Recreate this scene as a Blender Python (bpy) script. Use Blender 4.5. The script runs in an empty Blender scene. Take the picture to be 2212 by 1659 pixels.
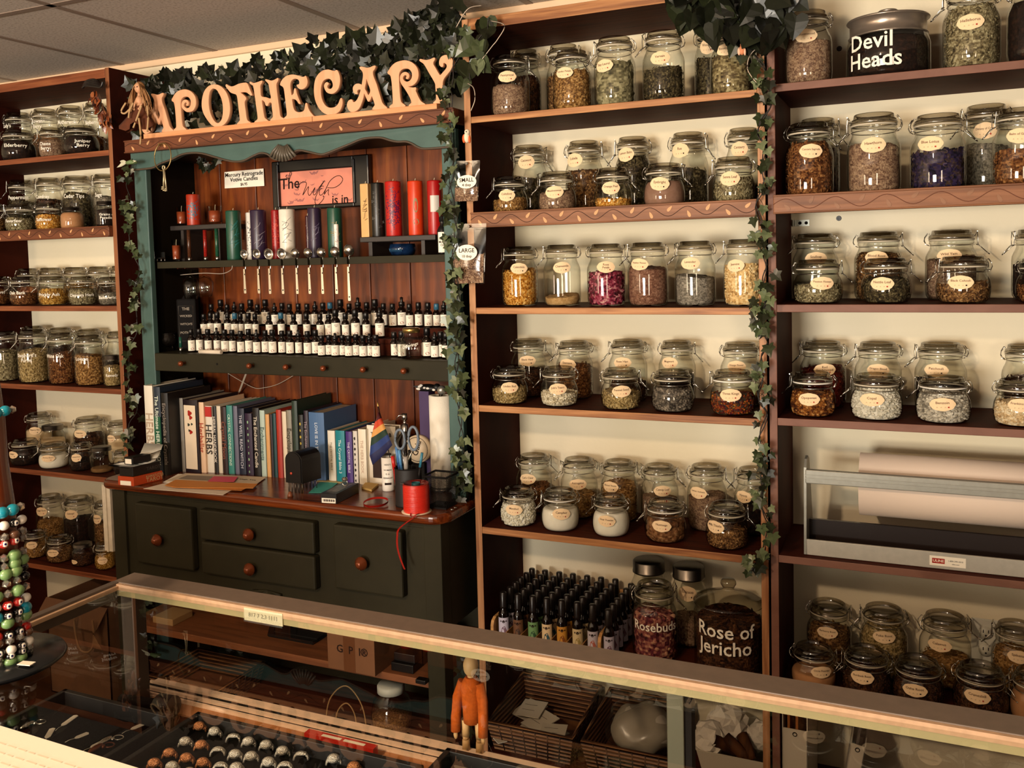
import bpy, bmesh, math, random
from mathutils import Vector as V, Matrix as M
random.seed(7)
R = random.Random(11)
C = bpy.context.scene.collection
PI = math.pi
# ---------------------------------------------------------------- camera
YAW, PITCH, ROLL = -0.4248, 0.0586, -0.0250
F, CX, CY = 1962.0, 1106.0, 671.0
CAM = V((0.0, -2.3, 1.5))
_f = V((math.sin(YAW)*math.cos(PITCH), math.cos(YAW)*math.cos(PITCH), -math.sin(PITCH)))
_r = V((math.cos(YAW), -math.sin(YAW), 0)); _u = _r.cross(_f)
_r, _u = _r*math.cos(ROLL)+_u*math.sin(ROLL), -_r*math.sin(ROLL)+_u*math.cos(ROLL)
cd = bpy.data.cameras.new('camera'); cam = bpy.data.objects.new('camera', cd); C.objects.link(cam)
cam.matrix_world = M(((_r.x,_u.x,-_f.x,CAM.x),(_r.y,_u.y,-_f.y,CAM.y),(_r.z,_u.z,-_f.z,CAM.z),(0,0,0,1)))
cd.sensor_width = 36; cd.sensor_fit = 'HORIZONTAL'; cd.lens = F/2212*36
cd.shift_y = (CY-829.5)/2212; cd.clip_start = 0.05
bpy.context.scene.camera = cam
def ray(px, py): return _f + _r*((px-CX)/F) - _u*((py-CY)/F)
def at(px, py, y):                       # the point of a pixel on the plane Y = y
    d = ray(px, py); return CAM + d*((y-CAM.y)/d.y)
def on(px, py, z):                       # the point of a pixel on the plane Z = z
    d = ray(px, py); return CAM + d*((z-CAM.z)/d.z)
def depth(p): return (V(p)-CAM).dot(_f)
# ---------------------------------------------------------------- view, world, light
sc = bpy.context.scene
sc.view_settings.view_transform = 'Standard'; sc.view_settings.look = 'None'
sc.view_settings.gamma = 1.0; sc.view_settings.use_curve_mapping = False
sc.view_settings.exposure = 0.30
sc.cycles.max_bounces = 6; sc.cycles.diffuse_bounces = 2; sc.cycles.glossy_bounces = 3
sc.cycles.transmission_bounces = 4; sc.cycles.transparent_max_bounces = 28
sc.cycles.caustics_reflective = False; sc.cycles.caustics_refractive = False
sc.cycles.use_denoising = True; sc.cycles.sample_clamp_indirect = 4.0
w = bpy.data.worlds.new('world'); sc.world = w; w.use_nodes = True
w.node_tree.nodes['Background'].inputs[0].default_value = (1.0, 0.74, 0.55, 1)
w.node_tree.nodes['Background'].inputs[1].default_value = 0.022
def area(name, loc, target, sx, sy, power, col):
    l = bpy.data.lights.new(name, 'AREA'); l.shape = 'RECTANGLE'; l.size = sx; l.size_y = sy
    l.energy = power; l.color = col
    o = bpy.data.objects.new(name, l); C.objects.link(o); o.location = loc
    o.rotation_euler = (V(target)-V(loc)).to_track_quat('-Z', 'Y').to_euler(); return o
# daylight through the shop front behind the camera: one wide bay and two narrower side bays
area('window_light_main', (-1.5, -6.2, 1.08), (-1.3, 0, 1.2), 1.5, 1.12, 260, (1.0, 0.93, 0.82))
area('window_light_side', (-4.2, -5.6, 1.2), (-1.3, 0, 1.3), 0.55, 1.3, 45, (1.0, 0.76, 0.54))
area('window_light_side', (1.5, -5.6, 1.2), (-1.0, 0, 1.3), 0.55, 1.3, 45, (1.0, 0.78, 0.56))
# warm bulb of the shop's ceiling lamp, above the display case
l = bpy.data.lights.new('ceiling_lamp_light', 'POINT'); l.energy = 74; l.color = (1.0, 0.73, 0.48); l.shadow_soft_size = 0.06
o = bpy.data.objects.new('ceiling_lamp_light', l); C.objects.link(o); o.location = (-0.95, -2.75, 2.17)
# ---------------------------------------------------------------- materials
def lin(c):
    if isinstance(c, str): c = tuple(int(c[i:i+2], 16) for i in (0, 2, 4))
    return tuple(((x/255)/12.92 if x/255 <= .04045 else ((x/255+.055)/1.055)**2.4) for x in c) + (1,)
MATS = {}
def newmat(key):
    m = bpy.data.materials.new(key); m.use_nodes = True; MATS[key] = m
    return m, m.node_tree.nodes, m.node_tree.links, m.node_tree.nodes['Principled BSDF']
def ramp(N, stops):
    r = N.new('ShaderNodeValToRGB'); e = r.color_ramp.elements
    while len(e) < len(stops): e.new(0.5)
    for i, (p, c) in enumerate(stops): e[i].position = p; e[i].color = lin(c)
    return r
def noise(N, L, scale, stretch=(1,1,1), detail=3, coord='Object'):
    t = N.new('ShaderNodeTexCoord'); mp = N.new('ShaderNodeMapping'); n = N.new('ShaderNodeTexNoise')
    mp.inputs['Scale'].default_value = stretch; n.inputs['Scale'].default_value = scale; n.inputs['Detail'].default_value = detail
    L.new(t.outputs[coord], mp.inputs[0]); L.new(mp.outputs[0], n.inputs[0]); return n
def flat(c, rough=.6, metal=0, spec=.5, key=None, var=0.0, vscale=40, bump=0, emit=0):
    key = key or f'm_{c}_{rough}_{metal}_{var}_{bump}_{spec}_{emit}'
    if key in MATS: return MATS[key]
    m, N, L, b = newmat(key)
    b.inputs['Base Color'].default_value = lin(c); b.inputs['Roughness'].default_value = rough
    b.inputs['Metallic'].default_value = metal; b.inputs['Specular IOR Level'].default_value = spec
    if var or bump:
        n = noise(N, L, vscale)
        if var:
            l = lin(c); rr = ramp(N, [(0.3, (0,0,0)), (0.7, (255,255,255))])
            rr.color_ramp.elements[0].color = tuple(x*(1-var) for x in l[:3])+(1,)
            rr.color_ramp.elements[1].color = tuple(min(1, x*(1+var)) for x in l[:3])+(1,)
            L.new(n.outputs[0], rr.inputs[0]); L.new(rr.outputs[0], b.inputs['Base Color'])
        if bump:
            bp = N.new('ShaderNodeBump'); bp.inputs['Strength'].default_value = bump; bp.inputs['Distance'].default_value = .01
            L.new(n.outputs[0], bp.inputs['Height']); L.new(bp.outputs[0], b.inputs['Normal'])
    return m
def wood(key, c1, c2, stretch=(2, 30, 30), rough=.45, scale=1.0, c3=None, spec=.3):
    if key in MATS: return MATS[key]
    m, N, L, b = newmat(key)
    n = noise(N, L, scale*3, stretch, 5); n.inputs['Distortion'].default_value = .6
    r = ramp(N, [(0.3, c1), (0.55, c2)] + ([(0.75, c3)] if c3 else []))
    L.new(n.outputs[0], r.inputs[0]); L.new(r.outputs[0], b.inputs['Base Color'])
    b.inputs['Roughness'].default_value = rough; b.inputs['Specular IOR Level'].default_value = spec
    bp = N.new('ShaderNodeBump'); bp.inputs['Strength'].default_value = .15; bp.inputs['Distance'].default_value = .004
    L.new(n.outputs[0], bp.inputs['Height']); L.new(bp.outputs[0], b.inputs['Normal'])
    return m
def glassmat(key, tint=(.955, .965, .94), base=.045, rough=.02, gain=.75, edge=None):
    if key in MATS: return MATS[key]
    m, N, L, b = newmat(key); N.remove(b); out = N['Material Output']
    lw = N.new('ShaderNodeLayerWeight'); lw.inputs[0].default_value = .5
    p = N.new('ShaderNodeMath'); p.operation = 'POWER'; p.inputs[1].default_value = 4.0
    q = N.new('ShaderNodeMath'); q.operation = 'MULTIPLY_ADD'; q.inputs[1].default_value = gain; q.inputs[2].default_value = base
    t = N.new('ShaderNodeBsdfTransparent'); t.inputs[0].default_value = tint+(1,)
    g = N.new('ShaderNodeBsdfGlossy'); g.inputs['Roughness'].default_value = rough
    mx = N.new('ShaderNodeMixShader')
    if edge:                                     # longer path through the wall of the vessel near its outline
        e = N.new('ShaderNodeMath'); e.operation = 'POWER'; e.inputs[1].default_value = 3.0; cm = N.new('ShaderNodeMix'); cm.data_type = 'RGBA'
        cm.inputs[6].default_value = tint+(1,); cm.inputs[7].default_value = edge+(1,); L.new(lw.outputs['Facing'], e.inputs[0]); L.new(e.outputs[0], cm.inputs[0]); L.new(cm.outputs[2], t.inputs[0])
    L.new(lw.outputs['Facing'], p.inputs[0]); L.new(p.outputs[0], q.inputs[0]); L.new(q.outputs[0], mx.inputs[0])
    L.new(t.outputs[0], mx.inputs[1]); L.new(g.outputs[0], mx.inputs[2]); L.new(mx.outputs[0], out.inputs[0]); return m
def herb(key, cols, scale=180, rough=.85, bump=.5):
    """dried stuff: every bit has its own colour (attribute rnd) broken up by fine noise"""
    key = 'herb_'+key
    if key in MATS: return MATS[key]
    m, N, L, b = newmat(key)
    a = N.new('ShaderNodeAttribute'); a.attribute_name = 'rnd'
    n = noise(N, L, scale, detail=2)
    ad = N.new('ShaderNodeMath'); ad.operation = 'MULTIPLY_ADD'; ad.inputs[1].default_value = .55
    su = N.new('ShaderNodeMath'); su.operation = 'MULTIPLY_ADD'; su.inputs[1].default_value = 1.2; su.inputs[2].default_value = -.38
    L.new(n.outputs[0], su.inputs[0]); L.new(a.outputs['Fac'], ad.inputs[0]); L.new(su.outputs[0], ad.inputs[2])
    k = len(cols)-1
    r = ramp(N, [(0.08+.84*i/max(1, k), c) for i, c in enumerate(cols)])
    L.new(ad.outputs[0], r.inputs[0]); L.new(r.outputs[0], b.inputs['Base Color'])
    b.inputs['Roughness'].default_value = rough; b.inputs['Specular IOR Level'].default_value = .2
    bp = N.new('ShaderNodeBump'); bp.inputs['Strength'].default_value = bump; bp.inputs['Distance'].default_value = .004
    L.new(n.outputs[0], bp.inputs['Height']); L.new(bp.outputs[0], b.inputs['Normal']); return m
GLASS = glassmat('jar_glass', edge=(.42, .38, .32)); LIDG = glassmat('lid_glass', (.70, .67, .60), .08, .03, .8, edge=(.18, .14, .11))
PANE = glassmat('pane_glass', (.90, .90, .86), .03, .004, .55)
AMBER = flat('120905', .12, key='amber_glass', spec=.6)
STEEL = flat('c9c4ba', .25, 1, key='steel'); DSTEEL = flat('6b645c', .35, 1, key='dark_steel')
INK = flat('2a1c18', .8, key='ink', spec=.1); WHITEINK = flat('fff6e4', .7, key='white_ink', spec=.1)
REDINK = flat('a82c22', .8, key='red_ink', spec=.1)
LABELP = flat('f3d3a8', .75, key='label_paper', spec=.15); PAPER = flat('fbf1de', .8, key='paper', spec=.15)
RUBBER = flat('c9bda6', .7, key='gasket_rubber'); RUBBERW = flat('f6eee0', .7, key='gasket_rubber_white')
BLACK = flat('0f0b0a', .35, key='black_plastic'); BLACKM = flat('120e0c', .8, key='black_matte', spec=.2)
DARKW = wood('dark_stain', '240803', '3a1207', (2, 2, 2), .7, spec=.08)
DARKX = wood('dark_stain_x', '2c0d05', '481b0a', (1.5, 25, 25), .65, spec=.1)
EDGEX = wood('worn_edge_x', '7e4c2a', 'b07848', (1.5, 25, 25), .5, c3='c89460')
EDGEZ = wood('worn_edge_z', '8a5836', 'b07c52', (25, 25, 1.5), .5, c3='c49268')
LEDGEX = wood('left_edge_x', '623018', '84482a', (1.5, 25, 25), .5, c3='985c36')
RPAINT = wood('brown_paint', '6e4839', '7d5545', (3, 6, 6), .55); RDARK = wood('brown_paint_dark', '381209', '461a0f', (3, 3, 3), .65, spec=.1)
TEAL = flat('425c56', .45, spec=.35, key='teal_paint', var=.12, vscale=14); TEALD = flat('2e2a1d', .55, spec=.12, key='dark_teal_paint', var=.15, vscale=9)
COUNTER = wood('counter_varnish', '3d1507', '6b2e0f', (1.2, 22, 22), .22, c3='8a4418', spec=.6)
PLANKM = wood('plank_varnish', '42190a', '733612', (9, 9, 1.1), .38, c3='925020')
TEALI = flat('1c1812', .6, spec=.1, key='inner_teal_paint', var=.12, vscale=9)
PINE = wood('pale_pine', 'cf8a58', 'dd9c6c', (1.5, 20, 20), .6, c3='e6aa7c')
# ---------------------------------------------------------------- mesh helpers
def BM(): return bmesh.new()
def box(bm, a, b, mi=0, rot=None, bev=0):
    a, b = V(a), V(b); c = (a+b)/2; s = b-a
    mm = M.Translation(c) @ (rot.to_4x4() if rot else M()) @ M.Diagonal((abs(s.x), abs(s.y), abs(s.z), 1))
    r = bmesh.ops.create_cube(bm, size=1, matrix=mm); fs = set()
    for v in r['verts']: fs.update(v.link_faces)
    for f in fs: f.material_index = mi
    if bev:
        es = set(e for v in r['verts'] for e in v.link_edges)
        bmesh.ops.bevel(bm, geom=list(es), offset=bev, segments=2, profile=.5, affect='EDGES')
    return r['verts']
def lathe(bm, prof, seg=28, o=(0,0,0), mi=0, cap=False, mat=None):
    o = V(o); rings = []
    for r, z in prof:
        if r < 1e-6: rings.append([bm.verts.new(o+V((0,0,z)))])
        else: rings.append([bm.verts.new(o+V((r*math.cos(2*PI*i/seg), r*math.sin(2*PI*i/seg), z))) for i in range(seg)])
    for A, B in zip(rings, rings[1:]):
        for i in range(seg):
            j = (i+1) % seg
            if len(A) == 1 and len(B) == 1: continue
            if len(A) == 1: f = bm.faces.new((A[0], B[j], B[i])) if len(B) > 1 else None
            elif len(B) == 1: f = bm.faces.new((A[i], A[j], B[0]))
            else: f = bm.faces.new((A[i], A[j], B[j], B[i]))
            f.material_index = mi; f.smooth = True
    if cap:
        for A, fl in ((rings[0], True), (rings[-1], False)):
            if len(A) > 1:
                f = bm.faces.new(A[::-1] if fl else A); f.material_index = mi
    vs = [v for A in rings for v in A]
    if mat is not None: bmesh.ops.transform(bm, matrix=mat, verts=vs)
    return vs
def cyl(bm, a, b, r, seg=12, mi=0, r2=None):
    a, b = V(a), V(b); d = b-a; q = d.to_track_quat('Z', 'Y').to_matrix().to_4x4()
    return lathe(bm, [(r, 0), (r if r2 is None else r2, d.length)], seg, mi=mi, cap=True, mat=M.Translation(a) @ q)
def tube(bm, pts, r, seg=6, mi=0, closed=False):
    pts = [V(p) for p in pts]; n = len(pts); rings = []; up = V((0,0,1))
    for i, p in enumerate(pts):
        t = (pts[(i+1) % n] - pts[i-1]) if closed else (pts[min(i+1, n-1)]-pts[max(i-1, 0)])
        if t.length < 1e-9: t = V((0,0,1))
        t.normalize(); s = t.cross(up)
        if s.length < 1e-3: s = t.cross(V((0,1,0)))
        s.normalize(); up2 = s.cross(t).normalized()
        rr = r[i] if isinstance(r, (list, tuple)) else r
        rings.append([bm.verts.new(p+(s*math.cos(2*PI*k/seg)+up2*math.sin(2*PI*k/seg))*rr) for k in range(seg)])
    for i in range(n if closed else n-1):
        A, B = rings[i], rings[(i+1) % n]
        for k in range(seg):
            f = bm.faces.new((A[k], A[(k+1) % seg], B[(k+1) % seg], B[k])); f.material_index = mi; f.smooth = True
    if not closed:
        bm.faces.new(rings[0][::-1]).material_index = mi; bm.faces.new(rings[-1]).material_index = mi
def prism(bm, poly, d, mi=0, mi_side=None):
    """closed polygon (3D points) pushed along vector d"""
    d = V(d); A = [bm.verts.new(V(p)) for p in poly]; B = [bm.verts.new(V(p)+d) for p in poly]; n = len(A)
    bm.faces.new(A).material_index = mi; bm.faces.new(B[::-1]).material_index = mi
    for i in range(n):
        bm.faces.new((A[i], B[i], B[(i+1) % n], A[(i+1) % n])).material_index = mi if mi_side is None else mi_side
    bmesh.ops.recalc_face_normals(bm, faces=list(bm.faces))
def sphere(bm, c, r, seg=12, rings=8, mi=0, sc3=(1,1,1), rot=None):
    mm = M.Translation(V(c)) @ (rot.to_4x4() if rot else M()) @ M.Diagonal((r*sc3[0], r*sc3[1], r*sc3[2], 1))
    v = bmesh.ops.create_uvsphere(bm, u_segments=seg, v_segments=rings, radius=1, matrix=mm)['verts']
    for x in v:
        for f in x.link_faces: f.material_index = mi; f.smooth = True
    return v
def quad(bm, p, mi=0):
    f = bm.faces.new([bm.verts.new(V(x)) for x in p]); f.material_index = mi; return f
def catmull(pts, n=4, closed=True):
    out = []; k = len(pts)
    for i in range(k if closed else k-1):
        P = [V(pts[(i+j-1) % k] if closed else pts[max(0, min(k-1, i+j-1))]) for j in range(4)]
        for s in range(n):
            t = s/n
            out.append(.5*((2*P[1])+(P[2]-P[0])*t+(2*P[0]-5*P[1]+4*P[2]-P[3])*t*t+(3*P[1]-P[0]-3*P[2]+P[3])*t**3))
    if not closed: out.append(V(pts[-1]))
    return out
def wmat(o):
    return (wmat(o.parent) if o.parent else M()) @ o.matrix_basis
def mesh(bm, name, mats, smooth=None):
    me = bpy.data.meshes.new(name); bm.to_mesh(me); bm.free()
    for m in (mats if isinstance(mats, (list, tuple)) else [mats]): me.materials.append(m)
    if smooth is not None:
        me.polygons.foreach_set('use_smooth', [smooth]*len(me.polygons))
    return me
def obj(name, bm, mats, parent=None, smooth=None, local=False):
    """one mesh object; bm is in world space unless local"""
    if parent and not local: bmesh.ops.transform(bm, matrix=wmat(parent).inverted(), verts=bm.verts)
    o = bpy.data.objects.new(name, mesh(bm, name, mats, smooth)); C.objects.link(o)
    if parent: o.parent = parent
    return o
def tag(o, label, cat, group=None, kind=None):
    o['label'] = label; o['category'] = cat
    if group: o['group'] = group
    if kind: o['kind'] = kind
    return o
def thing(name, label, cat, loc=(0,0,0), rz=0, group=None):
    o = bpy.data.objects.new(name, None); C.objects.link(o); o.location = loc; o.rotation_euler = (0, 0, rz)
    o.empty_display_size = .02
    return tag(o, label, cat, group)
def struct(name, bm, mats, label=None):
    o = obj(name, bm, mats); o['kind'] = 'structure'
    if label: o['label'] = label
    return o
def mo(name, me, parent, mat=None, group=None):
    o = bpy.data.objects.new(name, me); C.objects.link(o); o.parent = parent
    if mat is not None:
        o.material_slots[0].link = 'OBJECT'; o.material_slots[0].material = mat
    return o
# ---------------------------------------------------------------- lettering (built-in font, turned into mesh)
_T = {}
def textmeshes(strings):
    obs = []
    for s in strings:
        if s in _T: continue
        cu = bpy.data.curves.new('t', 'FONT'); cu.body = s; cu.size = 1; cu.align_x = 'CENTER'; cu.align_y = 'CENTER'
        cu.resolution_u = 2; cu.offset = .012; cu.space_line = .95
        o = bpy.data.objects.new('t', cu); C.objects.link(o); obs.append((s, o))
    bpy.context.view_layer.update(); dg = bpy.context.evaluated_depsgraph_get()
    for s, o in obs:
        me = bpy.data.meshes.new_from_object(o.evaluated_get(dg))
        vs = [v.co.copy() for v in me.vertices]; fs = [tuple(p.vertices) for p in me.polygons]
        wd = max([v.x for v in vs])-min([v.x for v in vs]) if vs else 1
        _T[s] = (vs, fs, wd); bpy.data.meshes.remove(me)
    for s, o in obs:
        cu = o.data; bpy.data.objects.remove(o); bpy.data.curves.remove(cu)
def text(bm, s, fn, width=None, height=None, mi=0):
    """add the string, letter shapes mapped by fn(x, y) -> 3D; scaled to width or to letter height"""
    if s not in _T: textmeshes([s])
    vs, fs, wd = _T[s]; k = height if height else width/max(wd, 1e-6)
    if height and width and k*wd > width: k = width/wd
    nv = [bm.verts.new(fn(v.x*k, v.y*k)) for v in vs]
    for f in fs:
        try: bm.faces.new([nv[i] for i in f]).material_index = mi
        except ValueError: pass
def onplane(o, ax, ay):
    o, ax, ay = V(o), V(ax), V(ay); return lambda x, y: o+ax*x+ay*y
# ================================================================ the room
WALLY = 0.285
CEIL = 2.262
wallm, N, L, b = newmat('wall_plaster')
n = noise(N, L, 55, detail=4); bp = N.new('ShaderNodeBump'); bp.inputs['Strength'].default_value = .22; bp.inputs['Distance'].default_value = .004
L.new(n.outputs[0], bp.inputs['Height']); L.new(bp.outputs[0], b.inputs['Normal'])
n2 = noise(N, L, 2.2, detail=2); r2 = ramp(N, [(.35, 'eadcbc'), (.7, 'f3e6c9')]); L.new(n2.outputs[0], r2.inputs[0]); L.new(r2.outputs[0], b.inputs['Base Color'])
b.inputs['Roughness'].default_value = .7
ceilm, N, L, b = newmat('ceiling_tile')
n = noise(N, L, 130, detail=3); r = ramp(N, [(.3, 'a8988a'), (.48, 'cbbdb0'), (.7, 'd3c6ba')]); L.new(n.outputs[0], r.inputs[0]); L.new(r.outputs[0], b.inputs['Base Color']); b.inputs['Roughness'].default_value = .95
bm = BM(); box(bm, (-4.6, WALLY, 0), (1.6, WALLY+.1, CEIL+.1)); struct('wall_back', bm, wallm)
bm = BM(); box(bm, (-4.6, -6.9, -.1), (1.6, WALLY+.1, 0)); struct('floor', bm, wood('floor_boards', '2a160c', '452613', (1, 8, 8), .4))
bm = BM()
xs = [-4.6, -3.95, -3.34, -2.75, -2.30, -1.69, -1.08, -.47, .14, .75, 1.6]; ys = [WALLY+.1, -.40, -1.01, -1.62, -2.23, -2.84, -3.45, -4.06, -4.67]
for x0, x1 in zip(xs, xs[1:]):
    for y1, y0 in zip(ys, ys[1:]):
        box(bm, (x0+.009, y0+.009, CEIL), (x1-.009, y1-.009, CEIL+.02), 0)
for x in xs: box(bm, (x-.012, -4.67, CEIL-.002), (x+.012, WALLY, CEIL+.006), 1)
for y in ys[1:]: box(bm, (-4.6, y-.012, CEIL-.002), (1.6, y+.012, CEIL+.006), 1)
box(bm, (-4.6, -6.9, CEIL+.025), (1.6, WALLY+.1, CEIL+.06), 0)
struct('ceiling', bm, [ceilm, flat('8d7a6c', .6, key='ceiling_grid')])
bm = BM(); box(bm, (-4.6, WALLY-.014, CEIL-.022), (1.6, WALLY, CEIL), bev=.002); struct('trim_1', bm, flat('e9c7a2', .5, key='ceiling_angle'))
bm = BM(); box(bm, (-4.7, -6.9, 0), (-4.6, WALLY+.1, CEIL+.1)); struct('wall_left', bm, wallm)
bm = BM(); box(bm, (-4.6, -2.86, 0), (-1.5, -2.75, 1.03)); struct('added_shade_wall', bm, wallm)          # low partition added out of view to shade the lower left shelves and drawers
# ================================================================ bookcases
def stencil_leaf(bm, c, ax, ay, ang, s, mi, nrm):
    pts = []
    for k in range(14):
        t = k/14*2*PI; x = math.cos(t); y = .42*math.sin(t)*(1-.45*x)
        ca, sa = math.cos(ang), math.sin(ang); px, py = s*(x*ca-y*sa), s*(x*sa+y*ca)
        pts.append(c+ax*px+ay*py)
    prism(bm, pts, nrm, mi)
def vine_board(parent, name, p1, p2, h, y, mat, leafm, vinem, n, deep=.018):
    """a stencilled trim board: p1, p2 = the ends of its top edge; leaves and vine as raised paint"""
    bm = BM(); box(bm, (p1.x, y, p1.z-h), (p2.x, y+deep, p1.z), bev=.002)
    box(bm, (p1.x, y-.004, p1.z-.005), (p2.x, y+.002, p1.z), bev=.0015); box(bm, (p1.x, y-.004, p1.z-h), (p2.x, y+.002, p1.z-h+.004), bev=.0015)
    o = obj(name, bm, mat, parent)
    bm = BM(); ax, ay = V((1,0,0)), V((0,0,1)); Lx = p2.x-p1.x; zc = p1.z-h/2; am = h*.27
    f = lambda x: zc+am*math.sin((x-p1.x)/Lx*n*PI)
    tube(bm, [(p1.x+Lx*i/(n*8), y-.0003, f(p1.x+Lx*i/(n*8))) for i in range(n*8+1)], h*.018, 4, 0)
    vo = obj('vine_line', bm, vinem, o)
    bm = BM()
    for i in range(n):
        x = p1.x+Lx*(i+.5)/n; up = 1 if i % 2 else -1
        stencil_leaf(bm, V((x+.004, y-.0012, zc+up*h*.17)), ax, ay, (PI*.68 if up < 0 else PI*.28)+R.uniform(-.2, .2), h*.21, 0, (0, .001, 0))
    obj('stencilled_leaves', bm, leafm, o)
    return o
def board(bm, x0, x1, z1, th, y0=0.0, y1=WALLY, edge=1):
    """shelf board: dark faces, its front face in the worn edge material"""
    vs = box(bm, (x0, y0, z1-th), (x1, y1, z1), 0, bev=.0015)
    bm.normal_update()
    for f in bm.faces:
        if f.normal.y < -.7 and f.calc_center_median().y < y0+.003: f.material_index = edge
def post(bm, x0, x1, z0, z1, edge=1):
    box(bm, (x0, 0, z0), (x1, WALLY, z1), 0, bev=.0015); bm.normal_update()
    for f in bm.faces:
        if f.normal.y < -.7 and f.calc_center_median().y < .003: f.material_index = edge
SH = {}
def shelfz(key, a, b): z = (at(a[0], a[1], 0).z+at(b[0], b[1], 0).z)/2; SH[key] = z; return z
LEAFP = flat('cf9a68', .6, key='stencil_paint'); VINEP = flat('3a1a0d', .7, key='vine_paint')
CARVE = flat('6b3a22', .6, key='carved_line')
# ---- centre bookcase
mx0, mx1, mx2, mx3 = at(1014,660,0).x, at(1028,660,0).x, at(1639.5,690,0).x, at(1656,690,0).x
mtop = at(1003,42,0).z
cb = thing('bookcase', 'dark stained wooden bookcase of clip jars right of the green hutch', 'bookcase', ((mx0+mx3)/2, .14, 0))
for x0, x1 in ((mx0, mx1), (mx2, mx3)):
    bm = BM(); post(bm, x0, x1, 0, mtop); obj('side_panel', bm, [DARKW, EDGEZ], cb)
bm = BM(); board(bm, mx1, mx2, mtop, .032); obj('top_board', bm, [DARKX, EDGEX], cb)
for k, a, bb, th in (('M1', (1034,253), (1625,191), .018), ('M3', (1029,666.5), (1639,662.4), .018), ('M4', (1040,875), (1641,905), .019), ('M5', (1045,1138), (1640,1204), .020)):
    z = shelfz(k, a, bb); bm = BM(); board(bm, mx1, mx2, z, th); obj('shelf', bm, [DARKX, EDGEX], cb)
za = shelfz('M2', (1019.5,463.4), (1632,426.6)); SH['M2'] = za-.012
bm = BM(); board(bm, mx1, mx2, SH['M2'], .018); obj('shelf', bm, [DARKX, DARKX], cb)
TRIMW = wood('trim_wood', '643c24', '845434', (1.5, 20, 20), .5, c3='966444')
TRIMD = wood('trim_wood_dark', '57301d', '714028', (1.5, 20, 20), .5)
vine_board(cb, 'trim_board', V((mx1, 0, za)), V((mx2, 0, za)), .043, -.018, TRIMW, LEAFP, VINEP, 16)
SH['M6'] = .385; SH['M7'] = .065
for k in ('M6', 'M7'):
    bm = BM(); board(bm, mx1, mx2, SH[k], .02); obj('shelf', bm, [DARKX, DARKX], cb)
# ---- right bookcase
rx0, rx1, rx2, rx3 = at(1660,627,0).x, at(1677.4,627,0).x, .52, .54
rb = thing('bookcase', 'brown painted bookcase with paper roll cutter at the right edge', 'bookcase', ((rx0+rx3)/2, .14, 0))
for x0, x1 in ((rx0, rx1), (rx2, rx3)):
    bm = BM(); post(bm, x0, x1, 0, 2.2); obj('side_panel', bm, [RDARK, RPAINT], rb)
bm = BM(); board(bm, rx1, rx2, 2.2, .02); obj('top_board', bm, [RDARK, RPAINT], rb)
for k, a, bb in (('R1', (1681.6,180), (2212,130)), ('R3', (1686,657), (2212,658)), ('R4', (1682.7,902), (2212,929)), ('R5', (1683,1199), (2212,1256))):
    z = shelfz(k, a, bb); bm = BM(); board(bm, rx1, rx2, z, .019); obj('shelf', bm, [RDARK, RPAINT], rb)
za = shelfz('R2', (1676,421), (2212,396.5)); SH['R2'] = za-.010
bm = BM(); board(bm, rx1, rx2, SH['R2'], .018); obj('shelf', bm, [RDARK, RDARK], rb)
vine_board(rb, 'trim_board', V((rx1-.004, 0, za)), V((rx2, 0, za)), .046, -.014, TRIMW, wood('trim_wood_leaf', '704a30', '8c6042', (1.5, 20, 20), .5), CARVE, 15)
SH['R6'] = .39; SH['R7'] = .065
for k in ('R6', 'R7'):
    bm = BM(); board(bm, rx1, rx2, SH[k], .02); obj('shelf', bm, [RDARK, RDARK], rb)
# ---- left bookcase
lx2, lx3 = at(251.7,661,0).x, at(260.3,661,0).x; lx1 = at(62,560,WALLY).x; lx0 = lx1-.02
ltop = at(236,145,0).z
lb = thing('bookcase', 'orange brown wooden bookcase left of the green hutch', 'bookcase', ((lx0+lx3)/2, .14, 0))
for x0, x1 in ((lx0, lx1), (lx2, lx3)):
    bm = BM(); post(bm, x0, x1, 0, ltop); obj('side_panel', bm, [DARKW, wood('left_edge_z', '744226', '8e5836', (25, 25, 1.5), .5)], lb)
bm = BM(); board(bm, lx1, lx2, at(150,160,0).z, .03); obj('top_board', bm, [DARKX, LEDGEX], lb)
for k, a, bb in (('L1', (0,341), (235,329.7)), ('L3', (0,658), (253,664)), ('L4', (29,826), (263,844)), ('L5', (12.7,1006), (245,1036)), ('L6', (67,1216), (253,1248))):
    z = shelfz(k, a, bb); bm = BM(); board(bm, lx1, lx2, z, .019); obj('shelf', bm, [DARKX, LEDGEX], lb)
za = shelfz('L2', (0,497), (243,490.5)); SH['L2'] = za-.004
bm = BM(); board(bm, lx1, lx2, SH['L2'], .018); obj('shelf', bm, [DARKX, DARKX], lb)
vine_board(lb, 'trim_board', V((lx1, 0, za)), V((lx2, 0, za)), .038, -.016, TRIMD, LEAFP, VINEP, 15)
bm = BM(); board(bm, lx1, lx2, .1, .02); obj('shelf', bm, [DARKX, DARKX], lb)
# white painted board standing between the left bookcase and the hutch
wx = at(241,1150,-.10)
bm = BM(); box(bm, (wx.x-.020, -.115, .54), (wx.x+.018, -.095, .768), bev=.002); box(bm, (wx.x-.004, -.119, .54), (wx.x+.003, -.114, .768))
tag(obj('white_board', bm, flat('d9cbb4', .6, key='white_board', var=.1)), 'narrow off-white board standing beside the green hutch base', 'board')
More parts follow.
